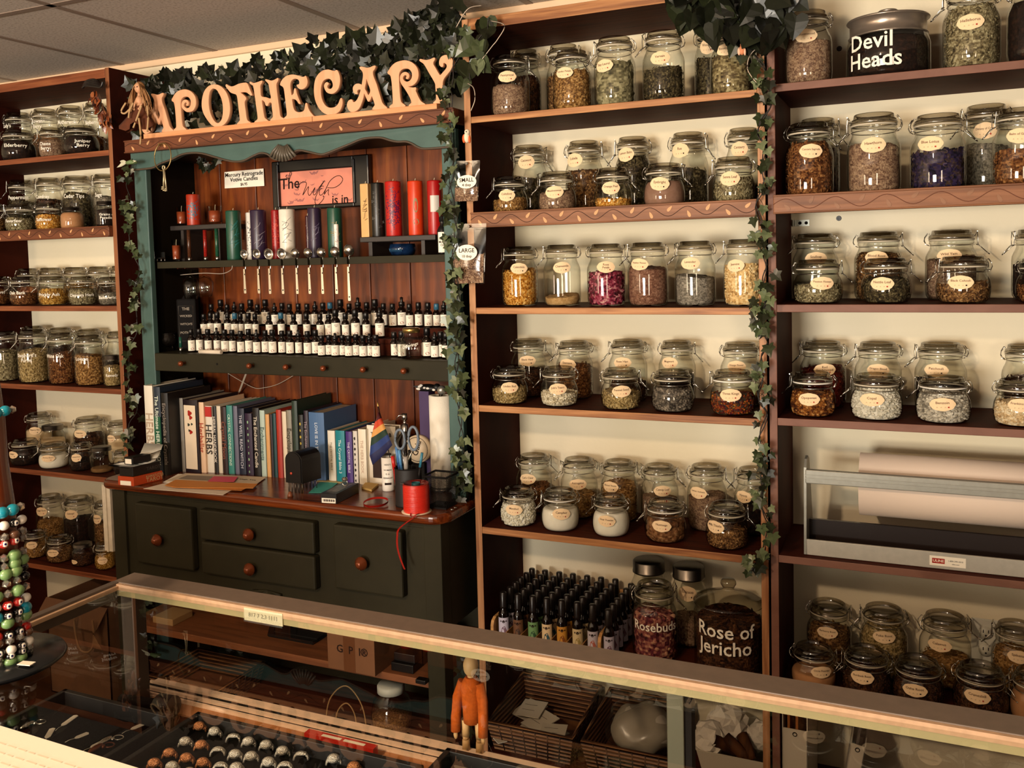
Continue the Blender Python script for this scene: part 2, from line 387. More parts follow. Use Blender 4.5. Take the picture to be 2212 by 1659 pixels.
# ================================================================ the hutch
HZ = 0.80                                     # counter top
hx0, hx1 = -2.49, -1.185
hu = thing('hutch', 'dark green painted hutch with planked back and varnished counter', 'hutch', ((hx0+hx1)/2, .06, 0))
cy0 = -.165
bm = BM(); pts = []
def rc(cx, cy, r, a0, a1, z): return [V((cx+r*math.cos(a), cy+r*math.sin(a), z)) for a in [a0+(a1-a0)*i/8 for i in range(9)]]
pts = [V((hx0, .27, HZ-.03)), *rc(hx0+.05, cy0+.05, .05, PI, 1.5*PI, HZ-.03), *rc(hx1-.06, cy0+.06, .06, 1.5*PI, 2*PI, HZ-.03), V((hx1, .27, HZ-.03))]
prism(bm, pts, (0, 0, .03)); es = [e for e in bm.edges if abs(e.verts[0].co.z-e.verts[1].co.z) < 1e-5 and not (e.verts[0].co.y > .26 and e.verts[1].co.y > .26)]
bmesh.ops.bevel(bm, geom=es, offset=.011, segments=4, profile=.5, affect='EDGES')
obj('counter', bm, COUNTER, hu, smooth=False)
bx0, bx1, by = at(246,1150,-.14).x, at(955,1250,-.14).x, -.14
pz = .315
bm = BM()                                     # the base carcass: posts, rails, apron with an arch, back
for x0, x1 in ((bx0, bx0+.055), (bx1-.055, bx1)):
    box(bm, (x0, by, 0), (x1, by+.05, HZ-.03), bev=.002); box(bm, (x0, .22, 0), (x1, .27, HZ-.03), bev=.002)
box(bm, (bx0, by+.05, .46), (bx0+.02, .22, HZ-.03)); box(bm, (bx1-.02, by+.05, .46), (bx1, .22, HZ-.03))
box(bm, (bx0, .25, 0), (bx1, .27, HZ-.03)); box(bm, (bx0+.05, by+.012, HZ-.075), (bx1-.05, by+.04, HZ-.03))
box(bm, (bx0+.05, by+.02, .47), (bx1-.05, .2, .50))
d1, d4 = at(409,1098,by).x, at(717,1133,by).x
ap = [V((bx0+.05, by+.01, HZ-.05)), V((bx0+.05, by+.01, .44))]; Lx = bx1-bx0-.1
for i in range(33):
    t = i/32; zz = .455 + .03*abs(math.sin(t*PI*3)) - .022*math.exp(-((t-.5)/.06)**2); ap.append(V((bx0+.05+Lx*t, by+.01, zz)))
ap += [V((bx1-.05, by+.01, .44)), V((bx1-.05, by+.01, HZ-.05))]
prism(bm, ap, (0, .018, 0))
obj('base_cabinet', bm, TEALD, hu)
KNOB = flat('7b3c1e', .25, key='copper_knob', metal=.35)
def drawer(p, knob):
    a, c = at(p[0][0], p[0][1], by-.02), at(p[2][0], p[2][1], by-.02); b2 = at(p[1][0], p[1][1], by-.02)
    bm = BM(); x0, x1, z0, z1 = a.x, (c.x+b2.x)/2, c.z, (a.z+b2.z)/2
    box(bm, (x0, by-.018, z0), (x1, by+.012, z1), bev=.006); d = obj('drawer', bm, TEALD, hu)
    k = at(knob[0], knob[1], by-.03); bm = BM()
    lathe(bm, [(.007, 0), (.007, .010), (.013, .012), (.019, .016), (.0195, .022), (.015, .025), (.0145, .029), (.010, .031), (.009, .035), (.004, .037), (0, .037)], 24, mat=M.Translation((k.x, by-.017, k.z)) @ M.Rotation(PI/2, 4, 'X'))
    obj('knob', bm, KNOB, d)
drawer([(289,1088),(409,1098),(418,1235)], (342,1165.6)); drawer([(428,1099.5),(677,1130.7),(676.5,1199)], (539.6,1154))
drawer([(432.6,1170),(680,1204),(678,1277)], (541.5,1228.6)); drawer([(717,1133),(862,1149.5),(872,1295)], (782.7,1216))
sx = at(575,1290,by); bm = BM()
for i in range(9):
    a = PI+(i+.5)*PI/9; tube(bm, [(sx.x, by+.008, sx.z+.018), (sx.x+.055*math.cos(a), by+.004, sx.z+.018+.05*math.sin(a))], [.002, .007], 6)
obj('carved_shell', bm, TEALD, hu)
bm = BM(); box(bm, (bx0+.02, by+.005, pz-.022), (bx1-.02, .25, pz), bev=.002); obj('lower_shelf', bm, wood('pot_board', '6b3f27', '8a5433', (1.3, 14, 14), .6, c3='7a4829'), hu)
bm = BM(); box(bm, (bx0+.02, by+.02, .03), (bx1-.02, .25, .055), bev=.002); obj('bottom_board', bm, DARKX, hu)
# upper part
ux0, ux1, ux2, ux3 = at(305,700,0).x, at(331,700,0).x, at(964,700,0).x, at(995,700,0).x
utop = 1.880
for x0, x1 in ((ux0, ux1), (ux2, ux3)):
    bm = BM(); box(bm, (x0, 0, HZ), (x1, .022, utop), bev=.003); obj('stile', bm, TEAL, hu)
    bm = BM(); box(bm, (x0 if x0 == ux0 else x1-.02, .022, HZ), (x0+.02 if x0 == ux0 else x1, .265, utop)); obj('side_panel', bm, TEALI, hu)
bm = BM()
xs = [at(p, 430, .26).x for p in (398,478.6,555,635,715,795,882)]; xs = [ux0+.02]+[x for x in xs if x > ux0+.06]+[ux3-.02]
for x0, x1 in zip(xs, xs[1:]): box(bm, (x0+.0015, .258, HZ), (x1-.0015, .27, utop), bev=.002)
obj('plank_back', bm, PLANKM, hu)
bm = BM(); box(bm, (ux0, 0, utop-.012), (ux3, .27, utop)); obj('top_board', bm, TEALD, hu)
val = [(311,368),(336,365),(354,356),(380,346),(401,336),(423,332.5),(445,334),(472,341.5),(499,349),(517,351.5),(535,349),(553,340),(571,333),(586,336),(597,345),(616,348.5),(630,343),(640,332.5),(652.6,327),(671,330),(698,336),(711.5,334),(737,324),(763,313.6),(789,303),(814.6,300),(832,300.7),(849,306),(866,309),(883,308.5),(897,313.6),(909,320.5),(926,324),(954,322)]
vp = [at(x, y, .004) for x, y in val]; vp[0].x = ux0+.002; vp[-1].x = ux3-.002
sm = catmull(vp, 4, False)
bm = BM(); prism(bm, [V((vp[0].x, .002, utop)), *sm, V((vp[-1].x, .002, utop))], (0, -.014, 0)); va = obj('valance', bm, TEAL, hu)
bm = BM(); tube(bm, [p+V((0, -.016, .002)) for p in sm], .0035, 6); obj('bead_moulding', bm, flat('4d3e30', .5, key='bead'), va)
fc, bm = at(613,300,-.016), BM(); lft, rgt = at(585,338,-.016), at(640,336,-.016)
for i in range(9):
    t = i/8; e = at(585+55*t, 338+11*math.sin(t*PI), -.016); tube(bm, [fc+(e-fc)*.32+V((0,-.004,0)), fc+(e-fc)*.7+V((0,-.006,0)), e+V((0,-.002,0))], [.0025, .0045, .005], 6)
obj('carved_shell', bm, flat('5c5346', .4, key='shell_paint'), va)
# upper shelf with spoon slots, ledge with peg drawers
uz = (at(331,563.8,.03).z+at(959,552.5,.03).z)/2
scx = [at(px, 577, .03).x for px in (527,557,581,609,640,667,695,725,752)]
bm = BM(); box(bm, (ux1, .045, uz-.022), (ux2, .26, uz)); xa = ux1
for x in scx+[ux2]:
    box(bm, (xa, .03, uz-.022), ((x-.004) if x != ux2 else x, .045, uz), bev=.001); xa = x+.004
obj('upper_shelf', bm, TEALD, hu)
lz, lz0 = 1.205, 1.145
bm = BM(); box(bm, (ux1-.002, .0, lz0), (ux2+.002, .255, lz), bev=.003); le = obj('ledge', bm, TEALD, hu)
for px, py in ((390,785.7),(537.7,790.8),(616.7,793.6),(697.5,795.3),(783.3,797.7),(871.3,800.5)):
    p = at(px, py, -.02); bm = BM()
    lathe(bm, [(.004, 0), (.004, .012), (.0085, .016), (.0095, .022), (.007, .028), (0, .030)], 16, mat=M.Translation((p.x, .002, (lz+lz0)/2)) @ M.Rotation(PI/2, 4, 'X')); obj('peg', bm, KNOB, le)
p = at(469,787,0); bm = BM(); cyl(bm, (p.x, .001, (lz+lz0)/2), (p.x, -.0006, (lz+lz0)/2), .004); obj('peg_hole', bm, BLACKM, le)
ct = thing('crown_trim', 'brown trim board with stencilled leaves along the hutch top', 'trim board', ((ux0+ux3)/2, -.02, utop))
p1, p2 = at(306.8,297.4,-.03), at(940,241,-.03); p1.x = ux0-.005; p2.x = ux3+.012; p1.z = p2.z = utop+.0415
vine_board(ct, 'trim_board', p1, p2, .0415, -.03, TRIMD, LEAFP, VINEP, 18, deep=.25)
# ================================================================ glass display case
GZ = 1.017; CX0, CX1 = -1.137, .62; CY1, CY0 = -1.267, -1.95; DZ = .817
dc = thing('display_case', 'long glass display case with metal frame in the foreground', 'display case', (-.3, -1.6, 0))
SATIN = flat('75665a', .42, .2, key='satin_metal', var=.08, vscale=60); LAM = flat('c6a282', .35, key='laminate_edge', var=.10, vscale=90); LAM2 = flat('b0a67c', .35, key='laminate_edge_pale')
bm = BM(); box(bm, (CX0, CY1-.038, GZ-.012), (CX1, CY1+.004, GZ), 0, bev=.001)
box(bm, (CX0+.012, CY1-.043, GZ-.0105), (CX1, CY1-.038, GZ-.0015), 1); box(bm, (CX0+.012, CY1-.042, GZ-.0195), (CX1, CY1-.014, GZ-.0105), 2)
obj('back_rail', bm, [SATIN, LAM, LAM2], dc)
bm = BM(); box(bm, (CX0-.001, CY0, GZ-.026), (CX0+.012, CY1-.036, GZ), 0, bev=.001); box(bm, (CX0+.012, CY0, GZ-.010), (CX0+.017, CY1-.041, GZ-.004), 1)
obj('end_rail', bm, [flat('5d5148', .35, .3, key='end_metal'), LAM], dc)
bm = BM(); box(bm, (CX0, CY0-.03, GZ-.026), (CX1, CY0, GZ), bev=.002); obj('front_rail', bm, SATIN, dc)
for (x, y) in ((CX0, CY1-.026), (CX0, CY0-.026), (CX1-.026, CY0-.026), (CX1-.026, CY1-.026)):
    bm = BM(); box(bm, (x, y, .02), (x+.026, y+.026, GZ-.012), bev=.002); obj('corner_post', bm, flat('4a3f37', .4, .4, key='post_metal'), dc)
mp = at(1464,1490,CY1-.02); bm = BM(); box(bm, (mp.x-.010, CY1-.034, DZ), (mp.x+.010, CY1-.006, GZ-.019), bev=.001); box(bm, (mp.x+.010, CY1-.030, DZ), (mp.x+.018, CY1-.012, GZ-.019), 1)
obj('back_post', bm, [flat('6d6a58', .35, .5, key='mid_post'), BLACKM], dc)
bm = BM(); quad(bm, [(CX0+.014, CY0, GZ-.006), (CX1, CY0, GZ-.006), (CX1, CY1-.038, GZ-.006), (CX0+.014, CY1-.038, GZ-.006)]); obj('glass_top', bm, PANE, dc)
bm = BM(); quad(bm, [(CX0+.006, CY0, DZ), (CX0+.006, CY1-.026, DZ), (CX0+.006, CY1-.026, GZ-.02), (CX0+.006, CY0, GZ-.02)]); obj('end_glass', bm, PANE, dc)
bm = BM(); quad(bm, [(CX0, CY0-.015, .1), (CX1, CY0-.015, .1), (CX1, CY0-.015, GZ-.02), (CX0, CY0-.015, GZ-.02)]); obj('front_glass', bm, PANE, dc)
DECKM = wood('case_deck', '4a230d', '6a3616', (1.2, 30, 30), .35, c3='7b431e')
bm = BM(); box(bm, (CX0+.004, CY0, DZ-.03), (CX1, CY1+.012, DZ), bev=.001); obj('deck', bm, DECKM, dc)
bm = BM(); box(bm, (CX0+.01, CY0+.04, .05), (CX1, CY1, DZ-.03)); obj('cabinet_body', bm, DARKX, dc)
ty1, ty0 = on(319,1474,DZ).y, on(294,1497,DZ).y; tx = CX0-.012
bm = BM(); box(bm, (tx, ty0-.004, DZ), (CX1, ty1+.012, DZ+.004), 0)
for y in (ty0+.004, ty1-.012): box(bm, (tx, y, DZ+.004), (CX1, y+.0045, DZ+.0048), 1)
for y in (ty0-.002, ty0+.011, ty1-.006): box(bm, (tx, y, DZ+.004), (CX1, y+.003, DZ+.008), 0)
obj('sliding_track', bm, [flat('f0d2b8', .5, key='track_white', var=.06), BLACKM], dc)
bm = BM(); box(bm, (CX0+.028, ty0-.03, DZ), (CX1, ty0-.004, DZ+.003)); obj('wood_strip', bm, wood('strip_wood', '9a5c30', 'b97a48', (1.3, 20, 20), .5), dc)
st1, st2 = at(529,1310,CY1-.042), at(612,1330,CY1-.042)
bm = BM(); box(bm, (st1.x, CY1-.0442, GZ-.021), (st2.x, CY1-.0425, GZ-.003)); stk = obj('case_sticker', bm, flat('d6cfae', .5, key='case_sticker'), dc)
bm = BM(); text(bm, '817 7 2:3 1111', onplane(((st1.x+st2.x)/2, CY1-.0446, GZ-.012), (1,0,0), (0,0,1)), width=.05); obj('lettering', bm, flat('8f8a72', .8, key='faded_ink'), stk)
# ================================================================ clip-top jars
HT, HS, RJ = .18, .115, .055
def jar_profiles(k):
    if k == 'T':
        body = [(0,.002),(.040,.0),(.049,.003),(.0535,.012),(.055,.026),(.055,.100),(.0537,.111),(.050,.121),(.0462,.129),(.0445,.135),(.0445,.142),(.0468,.144),(.0468,.150),(.044,.152)]
        lid = [(0,.168),(.033,.168),(.035,.1665),(.040,.1665),(.043,.168),(.046,.166),(.0478,.162),(.0478,.155),(.0455,.1535),(.042,.1535)]
        lid2 = [(.034,.1685),(.0365,.176),(.039,.1785),(.041,.177),(.0425,.1685)]
        inner = [(.046,.004),(.0505,.014),(.0518,.028),(.0518,.100),(.050,.112),(.045,.124),(.0425,.134)]
        zg, zr = .1525, .1395
    else:
        body = [(0,.002),(.036,0),(.046,.003),(.0525,.012),(.0550,.026),(.0552,.040),(.053,.056),(.049,.067),(.0455,.073),(.0445,.078),(.0468,.080),(.0468,.086),(.044,.0875)]
        lid = [(0,.104),(.033,.104),(.035,.1025),(.040,.1025),(.043,.104),(.046,.102),(.0478,.098),(.0478,.0905),(.0455,.089),(.042,.089)]
        lid2 = [(.034,.1045),(.0365,.111),(.039,.1135),(.041,.112),(.0425,.1045)]
        inner = [(.044,.004),(.0495,.013),(.0518,.026),(.052,.040),(.0498,.055),(.0455,.066),(.0425,.076)]
        zg, zr = .088, .0755
    return body, lid, lid2, inner, zg, zr
def clampmesh(k):
    _, _, _, _, zg, zr = jar_profiles(k); bm = BM(); zt = zg+.027; w_ = .0011
    tube(bm, [(.0462*math.cos(a), .0462*math.sin(a), zr) for a in [i*PI/14 for i in range(28)]], w_, 5, closed=True)
    tube(bm, [(.0485*math.cos(a), .0485*math.sin(a), zg+.006) for a in [i*PI/14 for i in range(28)]], w_*.9, 5, closed=True)
    for s in (1, -1):                                                  # lever side
        tube(bm, [(.047, s*.014, zg+.008), (.0525, s*.013, zt-.006), (.0535, s*.012, zg+.004), (.054, s*.010, zr+.002), (.057, s*.009, zr-.003)], w_, 5)
        tube(bm, [(.0505, s*.009, zr+.001), (.058, s*.009, zr-.003), (.064, s*.007, zr-.010), (.073, s*.003, zr-.020)], w_, 5)
    tube(bm, [(.0525, -.017, zt-.006), (.0525, .017, zt-.006)], w_*1.3, 5); tube(bm, [(.073, -.003, zr-.020), (.077, 0, zr-.024), (.073, .003, zr-.020)], w_*1.3, 5)
    for s in (1, -1):                                                  # hinge side: the wire eye
        tube(bm, [(-.0465, s*.012, zr), (-.053, s*.012, zr+.004), (-.0565, s*.011, zr+.012), (-.0555, s*.010, zr+.021), (-.049, s*.010, zt-.008), (-.046, s*.012, zt-.010)], w_, 5)
    tube(bm, [(-.0535, -.012, zr+.004), (-.0535, .012, zr+.004)], w_*1.2, 5)
    return mesh(bm, 'wire_clamp', STEEL)
PRO = {}
for k in 'TS':
    body, lid, lid2, inner, zg, zr = jar_profiles(k)
    bm = BM(); lathe(bm, body, 40); PRO[k, 'body'] = mesh(bm, 'glass_body', GLASS)
    bm = BM(); lathe(bm, lid, 36); lathe(bm, lid2, 36); PRO[k, 'lid'] = mesh(bm, 'lid', LIDG)
    bm = BM(); lathe(bm, [(.0445, zg-.001), (.0472, zg-.001), (.0478, zg+.001), (.0472, zg+.003), (.0445, zg+.003)], 36); PRO[k, 'gasket'] = mesh(bm, 'gasket', RUBBER)
    PRO[k, 'clamp'] = clampmesh(k); PRO[k, 'inner'] = inner; PRO[k, 'H'] = HT if k == 'T' else HS
def rim_mason(H):
    return [(0,.002),(.034,0),(.040,.004),(.042,.012),(.042,H*.62),(.040,H*.70),(.034,H*.78),(.0325,H*.82),(.0325,H*.9)]
HM = .135                                            # jars with a plain metal screw lid
bm = BM(); lathe(bm, rim_mason(HM), 36); PRO['M', 'body'] = mesh(bm, 'glass_body', GLASS)
bm = BM(); lathe(bm, [(0,HM),(.033,HM),(.0355,HM-.002),(.0355,HM*.875),(.0365,HM*.87),(.0365,HM*.85),(.034,HM*.85)], 36); PRO['M', 'lid'] = mesh(bm, 'metal_lid', DSTEEL)
PRO['M', 'inner'] = [(.035,.004),(.039,.012),(.0395,.03),(.0395,HM*.62),(.037,HM*.70),(.031,HM*.78)]; PRO['M', 'H'] = HM
def wrap(Rr, z0=0):
    return lambda x, y: V((Rr*math.sin(x/Rr), -Rr*math.cos(x/Rr), z0+y))
bm = BM(); ring = []; K = 48
for q in (.0, .5, .8, 1.0):
    row = []
    for i in range(K if q else 1):
        t = 2*PI*i/K; s = q*(1+.045*abs(math.cos(t*4))*(q > .9)-.03*(q > .9)); row.append(bm.verts.new(wrap(.0556)(.0262*s*math.cos(t), .0165*s*math.sin(t))))
    ring.append(row)
for i in range(K): bm.faces.new((ring[0][0], ring[1][i], ring[1][(i+1) % K]))
for A, B in zip(ring[1:], ring[2:]):
    for i in range(K): bm.faces.new((A[i], B[i], B[(i+1) % K], A[(i+1) % K]))
PRO['label'] = mesh(bm, 'paper_label', LABELP)
HERBS = {  # kind of pieces, colours dark to light, fineness of the noise, words
 'brown': ('flake', ['23120a','5b3a20','8a6238','b89062'], 200, 'brown cut bark'),
 'tanbrown': ('flake', ['4a2c14','7a5228','a87c46','caa068'], 200, 'tan brown shreds'),
 'greybrown': ('fine', ['3a2618','6e5040','9a7c62','b89c80'], 320, 'grey brown crumbs'),
 'green': ('flake', ['171209','2d2415','51452d','7a6d4e'], 200, 'dark green leaf'),
 'palegreen': ('flake', ['3a3020','6c5e42','988a68','b6ab88'], 200, 'pale green leaf'),
 'dark': ('fine', ['0c0503','1c0e08','341c10'], 120, 'near black pieces'),
 'darkroot': ('flake', ['120804','2c160b','4e2c18','70482a'], 200, 'dark brown root'),
 'orange': ('flake', ['7c420c','b8741f','dca24a','ecc480'], 220, 'orange petals'),
 'rust': ('flake', ['281206','542c12','80502a','a87848'], 200, 'rust red chips'),
 'tan': ('fine', ['9a7446','b8905c','d4b080'], 420, 'fine tan meal'),
 'rose': ('petal', ['1e040c','4c0c1e','84203a','b05a6c','dcb0a4'], 90, 'magenta petals'),
 'pink': ('petal', ['7a3018','b05c38','d48c5c','eab890'], 90, 'pink orange petals'),
 'mauve': ('fine', ['3a2016','6b4434','8c6450','b08a74'], 400, 'mauve brown flowers'),
 'lavgrey': ('fine', ['332e28','645c52','90867a','b8ae9e'], 380, 'grey lavender buds'),
 'cream': ('chunk', ['a47c48','d2a86c','eccb92','f6deb0'], 60, 'cream flower heads'),
 'crystal': ('chunk', ['d6cab0','f0e8d4','fffaf0'], 60, 'white crystals'),
 'white': ('powder', ['f2e8d4','fff8ea'], 40, 'white powder'),
 'creampow': ('powder', ['e0bd92','eccfa6'], 40, 'cream powder'),
 'peach': ('powder', ['b07a50','c08a60'], 40, 'peach tan powder'),
 'pearl': ('chunk', ['a49270','d8cab0','f6ecd6'], 80, 'pearly white seeds'),
 'eyeb': ('powder', ['84604c','947060'], 60, 'pinkish brown powder'),
 'seed': ('flake', ['5a4424','8c7448','b89c68','d8c090'], 260, 'pale seeds'),
 'pebble': ('chunk', ['28201c','4e463e','786c60','968878'], 60, 'grey brown lumps'),
 'multi': ('chunk', ['0e1634','5a1410','26362c','a04416','30100a','c07830'], 70, 'mixed coloured berries'),
 'nutmeg': ('ball', ['4a2a14','7c5030','a88058'], 120, 'whole round nutmegs'),
 'bay': ('leaf', ['3a3422','645c42','8e8462','b0a682'], 60, 'whole long leaves'),
 'euc': ('leafr', ['2e2214','5e4e32','8c7c56','b8a880'], 60, 'round dried leaves'),
 'bud': ('bud', ['2e0c12','6a2834','a86658','d8ac88'], 90, 'dried rosebuds'),
 'copal': ('chunk', ['b4ac98','dad2c2','f2eadc'], 60, 'pale resin grains'),
 'benz': ('chunk', ['6e665a','a49a8c','d0c6b6','efe6d8'], 60, 'grey resin lumps'),
 'opop': ('chunk', ['2a1008','5a2c10','9a5c24','d8a262'], 70, 'amber resin lumps'),
 'frank': ('chunk', ['b89468','e0c49a','f4e4c8'], 70, 'peach resin grains'),
 'purple': ('petal', ['0a0710','19112a','2c2042','40301f','5c4c66'], 90, 'purple flowers'),
 'redwood': ('flake', ['220604','4a100a','6e1e12','8c3422'], 220, 'dark red chips'),
 'grey': ('fine', ['2a2620','524a3e','7a7060','94897a'], 260, 'grey leaf'),
 'gold': ('flake', ['5e360e','96651f','c09040','dcb66c'], 240, 'golden brown flakes'),
 'empty': ('powder', ['6e4c2c','8c6840'], 60, 'a little brown dust'),
}
def chip(bm, lay, c, n, kind, rr):
    n = V(n); s = n.cross(V((0,0,1))); s = s.normalized() if s.length > .1 else V((1,0,0)); t = n.cross(s)
    a = rr.uniform(0, 2*PI); e1 = s*math.cos(a)+t*math.sin(a); e2 = -s*math.sin(a)+t*math.cos(a); v = rr.random(); fs = []
    if kind in ('flake', 'petal'):
        w_, h_ = (rr.uniform(.0035, .0065), rr.uniform(.0012, .0024)) if kind == 'flake' else (rr.uniform(.005, .009), rr.uniform(.004, .006))
        k = n*rr.uniform(-.002, .001); vs = [bm.verts.new(c+e1*w_*x+e2*h_*y+k*z) for x, y, z in ((-1,-.4,1),(0,-1,-.3),(1,-.3,1),(.8,.6,.8),(-.2,1,-.2))]
        fs = [bm.faces.new(vs)]
    elif kind in ('leaf', 'leafr'):
        w_, h_ = (rr.uniform(.020, .030), rr.uniform(.006, .008)) if kind == 'leaf' else (rr.uniform(.009, .012),)*2
        P = [(-1,0),(-.5,-.8),(.2,-1),(.8,-.5),(1,0),(.8,.5),(.2,1),(-.5,.8)]
        vs = [bm.verts.new(c+e1*w_*x*.8+e2*h_*y+n*(-.004*abs(x)-.002*abs(y))) for x, y in P]; m_ = bm.verts.new(c)
        fs = [bm.faces.new((vs[i], vs[(i+1) % 8], m_)) for i in range(8)]
    else:
        r = {'chunk': rr.uniform(.0028, .0048), 'bud': rr.uniform(.0055, .0075), 'ball': rr.uniform(.0105, .0125), 'big': .007}[kind]
        q = M.Rotation(rr.uniform(0, PI), 4, e1) @ M.Rotation(rr.uniform(0, PI), 4, n)
        if kind == 'chunk': vv = bmesh.ops.create_icosphere(bm, subdivisions=1, radius=r, matrix=M.Translation(c-n*r*.4) @ q @ M.Diagonal((1, rr.uniform(.6, .9), rr.uniform(.6, .9), 1)))['verts']
        else: vv = bmesh.ops.create_icosphere(bm, subdivisions=2, radius=r, matrix=M.Translation(c-n*r*.7) @ q @ M.Diagonal((1, .85, .85, 1)))['verts']
        st = set()
        for x in vv: st.update(x.link_faces)
        fs = list(st)
        if kind != 'chunk':
            for f in fs: f.smooth = True
    for f in fs: f[lay] = v
    return fs
def rad_at(inner, z):
    for (r0, z0), (r1, z1) in zip(inner, inner[1:]):
        if z <= z1: return r0+(r1-r0)*max(0, (z-z0)/(z1-z0))
    return inner[-1][0]
def contents(k, kind, fill):
    key = (k, kind, round(fill*10)/10)
    if key in PRO: return PRO[key]
    inner = PRO[k, 'inner']; z0 = inner[0][1]; zt = z0+(inner[-1][1]-z0)*key[2]; rr = random.Random(len(k)*97+len(kind)*13+int(key[2]*10))
    bm = BM(); lay = bm.faces.layers.float.new('rnd'); fine = kind in ('powder', 'fine')
    nz, seg = max(4, int((zt-z0)/.005)), 44; bump = .0 if kind == 'powder' else .0012; slope = 0 if kind == 'powder' else .006
    sh = .0 if fine else .003; ph = rr.uniform(0, 6)
    prof = [(0, z0)]+[(rad_at(inner, z0+(zt-z0)*i/nz)-sh-(.002 if i == nz else 0), z0+(zt-z0)*i/nz) for i in range(nz+1)]+[(rad_at(inner, zt)*q, zt+.002*(1-q)) for q in (.8, .55, .3)]+[(0, zt+.003)]
    lathe(bm, prof, seg)
    for v in bm.verts:
        r = math.hypot(v.co.x, v.co.y)
        if v.co.z > zt-.0005: v.co.z += slope*v.co.x/.05*math.cos(ph)+slope*v.co.y/.05*math.sin(ph)+rr.uniform(-1, 1)*bump*1.5*(kind != 'powder')
        if bump and r > .01: v.co.x *= 1-rr.uniform(0, bump)/r; v.co.y *= 1-rr.uniform(0, bump)/r
    for f in bm.faces: f[lay] = rr.random() if not fine else .2+.6*rr.random()*(kind == 'fine')+.3*(kind == 'powder'); f.smooth = kind in ('powder', 'fine')
    if not fine:
        dens = {'flake': 620, 'petal': 330, 'leaf': 70, 'leafr': 90, 'chunk': 520, 'bud': 150, 'ball': 40}[kind]
        ns = int(dens*(.25+.75*key[2]))
        for i in range(ns):
            z = z0+.004+(zt-z0-.004)*rr.random(); a = rr.uniform(0, 2*PI); r = rad_at(inner, z)-(.0005 if kind in ('flake', 'petal', 'chunk') else .002)
            nn = V((math.cos(a), math.sin(a), 0)); c = V((r*nn.x, r*nn.y, z))
            if kind == 'ball': c = V((nn.x*(r-.001), nn.y*(r-.001), z0+.012+(i % 3)*.019)); 
            chip(bm, lay, c, (nn+V((rr.uniform(-.3, .3), rr.uniform(-.3, .3), rr.uniform(-.3, .3)))*(.5 if kind in ('leaf', 'leafr') else 1)).normalized(), kind, rr)
        for i in range(int(ns*.22)):
            a, q = rr.uniform(0, 2*PI), math.sqrt(rr.random())*.92; r = rad_at(inner, zt)*q
            z = zt+slope*(r*math.cos(a)/.05*math.cos(ph)+r*math.sin(a)/.05*math.sin(ph))+.001
            chip(bm, lay, V((r*math.cos(a), r*math.sin(a), z)), V((rr.uniform(-.5, .5), rr.uniform(-.5, .5), 1)).normalized(), kind if kind != 'ball' else 'bud', rr)
    PRO[key] = mesh(bm, 'contents', HERBMATS[next(iter(HERBMATS))]); return PRO[key]
HERBMATS = {k: herb(k, v[1], v[2]) for k, v in HERBS.items()}
FR, BK = .064, .206
PLACE = {'M': 'centre bookcase', 'R': 'right bookcase', 'L': 'left bookcase'}
ORD = ['', 'first', 'second', 'third', 'fourth', 'fifth', 'lowest']
SYM = {}
